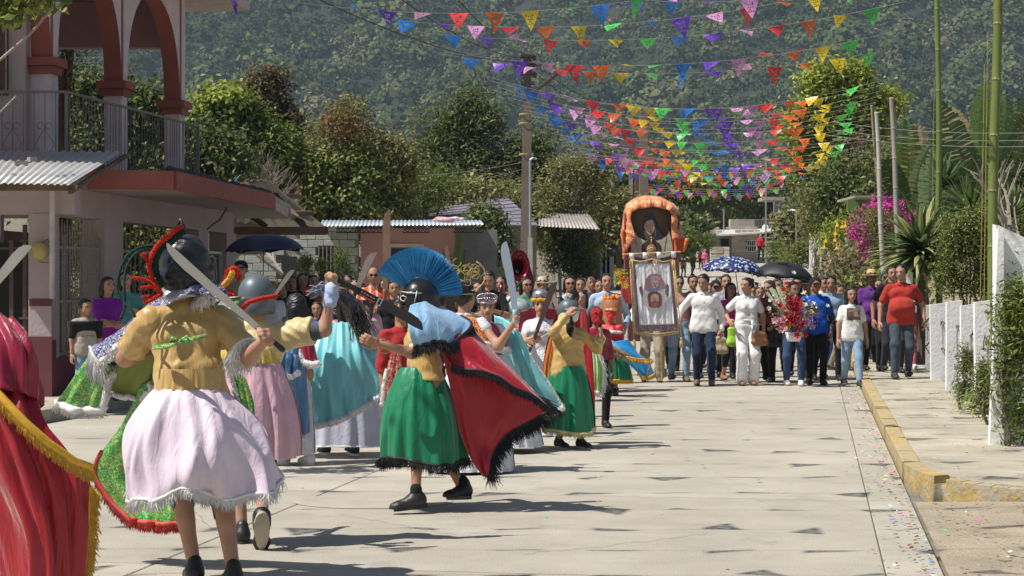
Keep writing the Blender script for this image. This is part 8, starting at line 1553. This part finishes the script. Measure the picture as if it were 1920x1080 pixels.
dL=16.2;L_=person('long haired dancer in a crimson capelet and glittering turquoise cape, seen from behind',640,dL,1.48,205,z0=0,fem=1,hairs='vlong',top=TURQ,sleeve=.3,face=False,pose=dict(fl=(.1,-.2,0),fr=(-.08,.15,.02),head=(15,5,0)),shoes=(mat('sneaker_black',(.02,.02,.022)),M_sole),lod=1)
rL=L_['root'];o,P=skirt(rL,W(640,650,dL),W(645,832,dL),(.13,.12),(.40,.34),TUL,12,.018,.12,name='white_gown');fringe(rL,P[-1],FRW,.012,300,jit=.2,w=.003,band=.006)
capelet(L_,.075,.25,.01,-.22,CRIM,FURW,.028)
o,P=cape('turquoise_cape',rL,[[(598,600,15.85),(625,604,15.8),(655,604,15.8),(690,600,15.85)],[(582,660,15.7),(620,665,15.6),(665,665,15.6),(706,650,15.75)],[(576,735,15.65),(620,735,15.55),(680,720,15.6),(735,690,15.8)],[(575,800,15.65),(625,792,15.55),(685,762,15.6),(750,712,15.85)]],TURQ,amp=.035,nf=4.5,ph=1.3,nu=70,nv=44);fur(rL,P[-1],.026,FURW);fur(rL,P[14:,-1],.018,FURW)
V=[];Fq=[];n=420;o_=L_['w'](L_['hc'])
for i in range(n):
 u=rng.random();c0=o_+Vector((rng.uniform(-.06,.08),-.10,rng.uniform(.0,.10)));e=W(655+60*u*rng.uniform(.6,1),600+rng.uniform(-30,42)+20*u,15.72-.1*rng.random());mid=c0.lerp(e,.5)+Vector((.05,-.05,.04));w_=.0035;k=len(V);prev=None
 for j in range(6):t_=j/5;p=c0.lerp(mid,t_).lerp(mid.lerp(e,t_),t_);q=w_*(1-.6*t_);V+=[(p.x-q,p.y,p.z),(p.x+q,p.y,p.z)]
 for j in range(5):Fq.append((k+2*j,k+2*j+1,k+2*j+3,k+2*j+2))
o=link('loose_strands',npmesh('loose_strands',tolocal(V,rL),Fq,M_hair,True),rL);o['kind']='stuff'
dM=15.4;M__=person('dancer in a white lace dress and blue velvet overskirt with a crimson white trimmed cape',556,dM,1.44,215,z0=0,fem=1,hairs='long',top=LACE,sleeve=.3,face=False,pose=dict(fl=(.08,-.1,0),fr=(-.08,.12,0)),shoes=SHW,lod=1,wp=dict(hr=W(505,655,15.0)))
rM=M__['root'];o,P=skirt(rM,W(545,655,dM),W(545,850,dM),(.12,.12),(.20,.2),LACE,12,.016,.08,name='white_gown')
o,P=cape('velvet_overskirt',rM,[[(536,640,15.05),(556,640,15.0),(578,650,15.1)],[(528,700,15.0),(552,705,14.95),(577,710,15.1)],[(520,760,15.0),(550,770,14.95),(580,775,15.1)],[(536,812,15.0),(556,826,14.95),(580,812,15.1)]],VELB,amp=.03,nf=3,ph=2);fur(rM,P[-1],.02,FURW);fur(rM,P[:,0],.014,FURW)
o,P=cape('velvet_peplum',rM,[[(520,655,14.95),(540,660,14.9),(560,668,14.95)],[(515,700,14.9),(540,708,14.86),(560,700,14.9)]],VELB,amp=.03,nf=3,ph=0);fur(rM,P[-1],.02,FURW)
o,P=cape('crimson_cape',rM,[[(552,610,15.15),(568,606,15.1),(582,612,15.15)],[(556,640,15.05),(574,645,14.98),(592,652,15.05)],[(566,676,15.0),(582,684,14.95),(598,682,15.0)]],CRIM,amp=.01,nf=2);fur(rM,P[-1],.028,FURW);fur(rM,P[:,0],.030,FURW)
b=MB();b.smooth=True;b.tube([W(498,648,14.95),W(518,640,14.95)],.02,8);tag(b.build('orange_handle',M_orgp),'orange handle in the hand of the girl in blue velvet','handle')
N_=person('dancer in red and gold brocade almost hidden behind the crested soldier',752,15.2,1.40,30,z0=0,skin='b',hairs='short',top=C_('red_top',(.4,.03,.03)),bottom=BLK,shoes=(M_leath,M_sole))
o,P=cape('brocade_cape',N_['root'],[[(735,650,14.9),(752,650,14.9)],[(722,710,14.9),(752,720,14.9)],[(716,760,14.9),(750,772,14.9)]],mat('brocade_crimson',(.40,.015,.03),rough=.5,col2=(.6,.45,.3),pat='brocade',ps=24,pt=.4),amp=.012,nf=2);fringe(N_['root'],P[-1],FRY,.04,160,jit=.3,w=.003,band=.008);fur(N_['root'],P[12:,0],.018,FURW)
gL='onlookers on the left'
PUR=C_('purple_tee',(.20,.015,.26));TEA=C_('teal_top',(.09,.26,.25));CRE=C_('cream',(.40,.34,.30));KH=C_('khaki',(.22,.2,.13))
I=person('woman in a purple t-shirt with folded arms before the house grille',202,22.0,1.48,20,z0=.145,fem=1,hairs='shoulder',skin='b',top=PUR,sleeve=.32,tlen=1.0,bottom=BLK,shoes=SHB,pose=dict(hl=(-.02,-.24,1.08),hr=(.05,-.25,1.04),head=(20,0,0)),belly=.4,group=gL)
def scribble(I,m,n=7,w=.12,z=.0,name='print',dy=-.175):
 b=MB();r_=random.Random(n)
 for i in range(n):c=I['ch']+Vector((-w/2+w*i/(n-1),dy,z));b.tube([c+Vector((r_.uniform(-.008,.008),-.002*k,r_.uniform(-.018,.018)))for k in range(4)],.003,4)
 b.build(name,m,I['root'],world=False)
scribble(I,M_leath,8,.14,-.02,dy=-.19)
person('woman in a teal blouse standing behind the purple t-shirt',237,22.8,1.56,5,z0=.145,fem=1,hairs='shoulder',skin='a',top=TEA,sleeve=.2,bottom=DEND,shoes=SHB,group=gL,pose=dict(hl=(.2,-.25,1.15)))
I=person('boy in a black and cream t-shirt with a dark print and pale jeans',160,21.4,1.20,25,z0=.145,skin='b',hairs='short',top=CRE,sleeve=.35,tlen=1.04,bottom=DENL,shoes=SHB,pose=dict(head=(20,5,0)),group=gL)
V,Fc=field([(tuple(I['shl']),tuple(I['shr']),.085,.085),(tuple(I['ch']+Vector((-.05,0,.0))),tuple(I['ch']+Vector((.05,0,.0))),.1,.1),(tuple(I['shl']),tuple(I['shl'].lerp(I['el'],.75)),.055,.055),(tuple(I['shr']),tuple(I['shr'].lerp(I['er'],.75)),.055,.055)],.012,.014,[('z>',I['nk'].z-.03)]);link('black_yoke',npmesh('black_yoke',V,Fc,BLK),I['root']);scribble(I,M_leath,7,.13,-.11,dy=-.135)
cw_=[('man in a black cap beside the end pier of the pink house',452,24.5,1.72,0,dict(z0=.145,skin='b',top=C_('tan_shirt',(.25,.2,.12)),bottom=BLK,hat=cap_hat(BLK))),('girl in a lace tiara under the navy umbrella',510,26,1.48,0,dict(z0=.1,fem=1,hairs='long',skin='b',top=LACE,sleeve=.3,bottom=WHT,lip=True)),('dark haired woman in black behind the raised arm, left of her friend',568,26.5,1.62,10,dict(z0=.1,fem=1,hairs='shoulder',skin='b',top=BLK,sleeve=.35,bottom=BLK)),('woman peering over the shoulder of the dark haired woman',586,27.6,1.60,25,dict(z0=.1,fem=1,hairs='shoulder',skin='a',top=BLK,bottom=BLK)),('person in a bright blue top low behind the raised arm',594,24.0,1.30,0,dict(z0=0,fem=1,hairs='long',skin='b',top=C_('royal_blue',(.012,.085,.46)),bottom=BLK)),('man filming with a phone held before his face',612,26.5,1.62,0,dict(z0=.1,skin='b',top=C_('orange_dull',(.45,.13,.04)),bottom=BLK,pose=dict(hl=(.06,-.30,1.52),hr=(-.06,-.30,1.52)))),('woman with tied back hair right of the man filming',652,27.5,1.60,-10,dict(z0=.1,fem=1,hairs='bun',skin='a',top=C_('grey_top',(.25,.25,.27)),bottom=DEN)),('woman with her hand at her chin',668,26.4,1.52,-20,dict(z0=.1,fem=1,hairs='bun',skin='a',top=KH,bottom=DEN,pose=dict(hl=(.04,-.15,1.42)))),('girl in a pink long sleeved top and pink cap',690,22.5,1.42,-150,dict(z0=0,fem=1,hairs='pony',skin='a',top=C_('pale_pink',(.60,.38,.45)),bottom=BLK,hat=cap_hat(C_('pink_cap',(.68,.32,.45))),face=False)),('rescue worker in an orange vest and blue mirrored sunglasses',700,26.0,1.70,5,dict(z0=.1,skin='b',hairs='buzz',top=C_('vest_orange',(.72,.10,.03),col2=(.55,.55,.52),pat='wave',ps=3.2,pt=.80),sleeve=.3,bottom=C_('camo',(.12,.10,.07),col2=(.28,.24,.17),pat='n',ps=14,pt=.5),glasses=True,pose=dict(hl=(.1,-.24,1.05),hr=(-.1,-.24,1.05)))),('person in black beside the rescue worker, arm hanging',738,24.5,1.55,10,dict(z0=.05,skin='b',top=BLK,bottom=BEI)),('boy with dark spiky hair behind the blue crest',822,19.5,1.42,180,dict(z0=0,skin='b',top=C_('red_top',(.4,.03,.03)),bottom=BLK,face=False)),('person with loose dark hair behind the blue crest',846,22,1.55,170,dict(z0=0,fem=1,hairs='long',top=C_('red_top',(.4,.03,.03)),bottom=BLK,face=False)),('big man in a black t-shirt looking down, in front of the red tuba',917,25.5,1.75,-10,dict(z0=0,skin='b',top=BLK,sleeve=.35,bottom=BLK,belly=.4,pose=dict(head=(0,22,0),hl=(.12,-.28,1.15),hr=(-.1,-.28,1.1)))),('man in a white shirt playing the red tuba',960,28,1.62,10,dict(z0=0,skin='b',top=WHT,sleeve=.4,bottom=BLK,pose=dict(hl=(.2,-.3,1.25),hr=(-.1,-.3,1.15)))),('woman with shoulder length hair and glasses right of the tuba',986,26.5,1.66,20,dict(z0=0,fem=1,hairs='shoulder',skin='a',top=C_('greenish',(.1,.25,.18)),bottom=BLK,glasses=True)),('person in a small pale straw hat and patterned shirt behind the silver blade',1017,30,1.66,0,dict(z0=0,skin='b',top=C_('white_pattern',(.6,.6,.6),col2=(.1,.1,.12),pat='voronoi',ps=28,pt=.3),bottom=BLK,hat=straw_hat(_mc['straw_pale'],r=.14),face=False)),('woman in dark sunglasses and a white jacket left of the light blue shirt',1068,26.8,1.68,5,dict(z0=0,fem=1,hairs='shoulder',skin='a',top=C_('pale_blue2',(.48,.56,.68)),bottom=BLK,glasses=True)),('man in white standing right behind the woman in dark sunglasses',1088,28.4,1.66,0,dict(z0=0,skin='b',top=WHT,bottom=BLK)),('boy with dark hair turned left below the woman in sunglasses',1074,24,1.46,-60,dict(z0=0,skin='b',top=C_('blue_white',(.5,.5,.55),col2=(.04,.06,.25),pat='voronoi',ps=20,pt=.4),bottom=BLK)),('person behind the man in the light blue shirt',1124,28.6,1.64,0,dict(z0=0,skin='b',top=C_('pale_blue2',(.48,.56,.68)),bottom=BLK)),('dancer in a green helmet cloth and red capelet behind the tiara',975,20.5,1.34,200,dict(z0=0,skin='b',nohair=True,top=C_('red_brocade2',(.58,.05,.03),col2=(.7,.4,.2),pat='brocade',ps=14,pt=.4),bottom=BLK,face=False,pose=dict(hl=(.3,-.1,.9)))),('dancer in blue and white brocade between the girl in white and the sunglasses',1048,21.0,1.38,190,dict(z0=0,skin='b',top=C_('blue_white',(.5,.5,.55)),bottom=GREENS,face=False)),('man in a cap and dark shirt at the left of the cypress trees',548,30,1.60,0,dict(z0=.1,skin='b',top=BLK,bottom=BLK)),('woman in grey behind the pink capped girl',722,29,1.55,0,dict(z0=.1,fem=1,hairs='shoulder',top=C_('grey_top',(.25,.25,.27)),bottom=BLK)),]
PI_={}
for lab,px,d,H,yaw,kw in cw_:
 kw.setdefault('shoes',SHB);PI_[lab[:22]]=person(lab,px,d,H,yaw,group='crowd watching behind the dancers',**kw)
I=PI_['girl in a lace tiara u'];tiara(I,M_gold,.14,.10);umbrella('large plain navy umbrella held over the girl in the lace tiara',W(495,439,25.6),76*25.6/FP,34*25.6/FP,mat('umbrella_navy',(.008,.012,.05),rough=.5,var=.1),-.03,G(492,25.6,.95),n=8)
I=PI_['dancer in a green helm'];b=MB();b.smooth=True;b.ball(I['w'](I['hc']+Vector((0,0,.02))),.125,12,(1,1,.9));b.build('helmet',mat('cloth_green_silver',(.08,.28,.14),rough=.4,col2=(.4,.42,.42),pat='n',ps=6,pt=.5),I['root'])
I=PI_['man filming with a pho'];b=MB();b.box(I['w'](Vector((0,-.33,1.58))*I['s']),(.07,.012,.14));tag(b.build('phone',M_leath),'dark phone held up by the filming man','phone')
M_tub=mat('lacquer_red',(.16,.006,.012),rough=.15,var=.1,metal=.7,coat=.5);t=thing('tuba','shiny metallic red sousaphone bell rising above the crowd','tuba',W(975,500,28));b=MB();b.smooth=True
q=Euler((math.radians(72),0,math.radians(8))).to_matrix();b.lathe([(.03,-.42),(.05,-.34),(.08,-.26),(.12,-.18),(.18,-.11),(.25,-.07),(.262,-.06),(.255,-.055),(.17,-.095),(.11,-.17),(.05,-.28)],W(975,496,27.7),26,sx=.62,rot=q);b.build('bell',M_tub,t)
b=MB();b.smooth=True;b.tube([W(975,500,28.15),W(990,505,28.2),W(998,530,28.2),W(990,570,28.1),W(960,590,27.9),W(940,570,27.8),W(940,530,27.8)],[.05,.05,.045,.04,.035,.03,.02],10);b.build('tubing',M_tub,t)
sword('tall brown wooden blade rising left of the blue crest',W(722,545,20),W(727,392,20),.115,M_bbr,M_bbr,.2,0,name='wooden_sword')
sword('pale worn machete rising behind the orange vest',W(668,545,18),W(697,470,18),.10,mat('blade_dull',(.30,.26,.22),rough=.5,var=.2,metal=.3),M_leath,.15,.35)
sword('short brown blade rising right of the blue crest',W(852,550,17),W(836,460,17),.06,M_bbr,M_bbr,.15,0,name='wooden_sword')
sword('narrow grey machete leaning up behind the second dancer',W(510,560,17),W(550,505,17),.06,_mc['blade_dull'],M_leath,.15,0)
sword('dark thin blade above the boy with dark hair',W(1052,580,23),W(1049,497,23),.06,M_bldk,M_leath,.15,0)
sword('pale wooden blade crossing behind the girl in white',W(1052,600,20),W(1036,548,20),.07,mat('blade_tan',(.42,.33,.25),rough=.7,var=.2),M_bbr,.12,0,name='wooden_sword')
sword('slim dark blade leaning behind the tiara girl',W(940,590,19),W(975,530,19),.035,M_bldk,M_leath,.1,0)
b=MB();b.bar(W(610,0,33),W(612,6,33),.02)
t=thing('mailbox',None,None)if False else None
bk=[('grey haired man in a brown shirt in the back row behind the salmon shirt',1262,33,1.66,'b',(.2,.1,.05),0),('woman in yellow in the back row behind the white shirt',1330,33.5,1.58,'a',(.6,.45,.08),1),('man in navy in the back row left of the checked shirt',1350,34.5,1.72,'b',(.02,.03,.1),0),('woman in green in the back row between the two umbrellas',1416,32.5,1.60,'a',(.05,.22,.1),1),('man in a grey shirt in the back row under the black umbrella',1458,33,1.68,'b',(.3,.3,.32),0),('woman in coral in the back row under the black umbrella',1476,34.5,1.62,'a',(.6,.2,.15),1),('man in white in the back row behind the blue t-shirt',1543,33.5,1.70,'b',(.7,.7,.68),0),('woman in lilac in the back row beside the pale blue shirt',1573,33,1.56,'a',(.4,.3,.5),1),('man in a tan shirt behind the purple shirt and straw hat',1648,33.5,1.66,'b',(.4,.3,.2),0),('woman in dark green behind the girl in the lace tiara',530,29,1.60,'a',(.03,.1,.06),1),('man in maroon behind the dark haired woman in black',556,30.5,1.68,'b',(.2,.02,.03),0),('boy in a white t-shirt behind the man filming',630,29.5,1.55,'b',(.7,.7,.68),0),('woman in red near the pink wall behind the rescue worker',676,30,1.58,'a',(.5,.04,.05),1),('man in blue behind the tall wooden blade',742,29.5,1.66,'b',(.05,.12,.3),0),('woman in white left of the big man in black',895,28.5,1.60,'a',(.7,.7,.7),1),('man in a beige shirt behind the silver blade',940,30,1.70,'b',(.4,.35,.26),0),('woman in violet behind the straw hatted person',1034,31,1.58,'a',(.25,.1,.3),1),('man in dark grey just left of the light blue shirt',1108,31,1.70,'b',(.08,.08,.09),0),('girl in teal behind the grey helmeted boy',1092,26,1.45,'a',(.05,.25,.25),1)]
hs_=['short','buzz','short','short'];hf_=['long','bun','shoulder','pony']
for i,(lab,px,d,H,sk__,c,fm)in enumerate(bk):
 person(lab,px,d,H,[-12,14,30,-25,0][i%5],fem=fm,skin=sk__,hairs=(hf_ if fm else hs_)[i%4],top=C_('back_%d'%i,c),sleeve=[.35,1,.42][i%3],tlen=1.0,bottom=[BLK,DEND,DEN,BEI][i%4],shoes=SHB,lip=bool(fm),pose=dict(head=([18,-22,5,-8][i%4],[0,6,-4][i%3],0)),group='back rows of the crowd')
for i,(px,d,lb,lf)in enumerate([(2080,24,[(2050,480,80,70),(2150,470,80,80),(2240,500,60,60)],'hedge'),(2200,38,[(2080,400,120,110),(2250,420,120,120),(2400,420,120,110)],'mid'),(2300,70,[(2020,360,90,90),(2180,340,110,90),(2380,350,120,90)],'dark'),(-300,60,[(-100,330,120,90),(-320,340,130,100)],'mid')]):
 ptree(['leafy garden bushes behind the white gate post','broad green trees deeper in the right hand garden','dark trees at the back of the right hand garden','green trees beyond the left end of the pink house'][i],px,d,lb,lf,L=.0055*d,Wd=.003*d,h_tr=1.2,dens=1.0,name='thicket',cat='thicket',spread=.3)
r_=random.Random(9);M_cr=mat('crack_dark',(.16,.145,.12),rough=1)
for(x0,y0,x1,y1)in((640,965,900,1010),(1210,820,1380,905),(1380,905,1660,965),(980,1040,1330,1000),(300,905,420,1010)):
 b=MB();n=26;P_=[]
 for i in range(n+1):
  u=i/n;px,py=x0+(x1-x0)*u+r_.gauss(0,3),y0+(y1-y0)*u+r_.gauss(0,1.6);d=1.496*FP/(py-540);c=G(px,d,.004);w=r_.uniform(.0015,.0045);P_.append([c+Vector((0,-w,0)),c+Vector((0,w,0))])
 b.grid(np.array(P_));b.build('crack',M_cr,road)
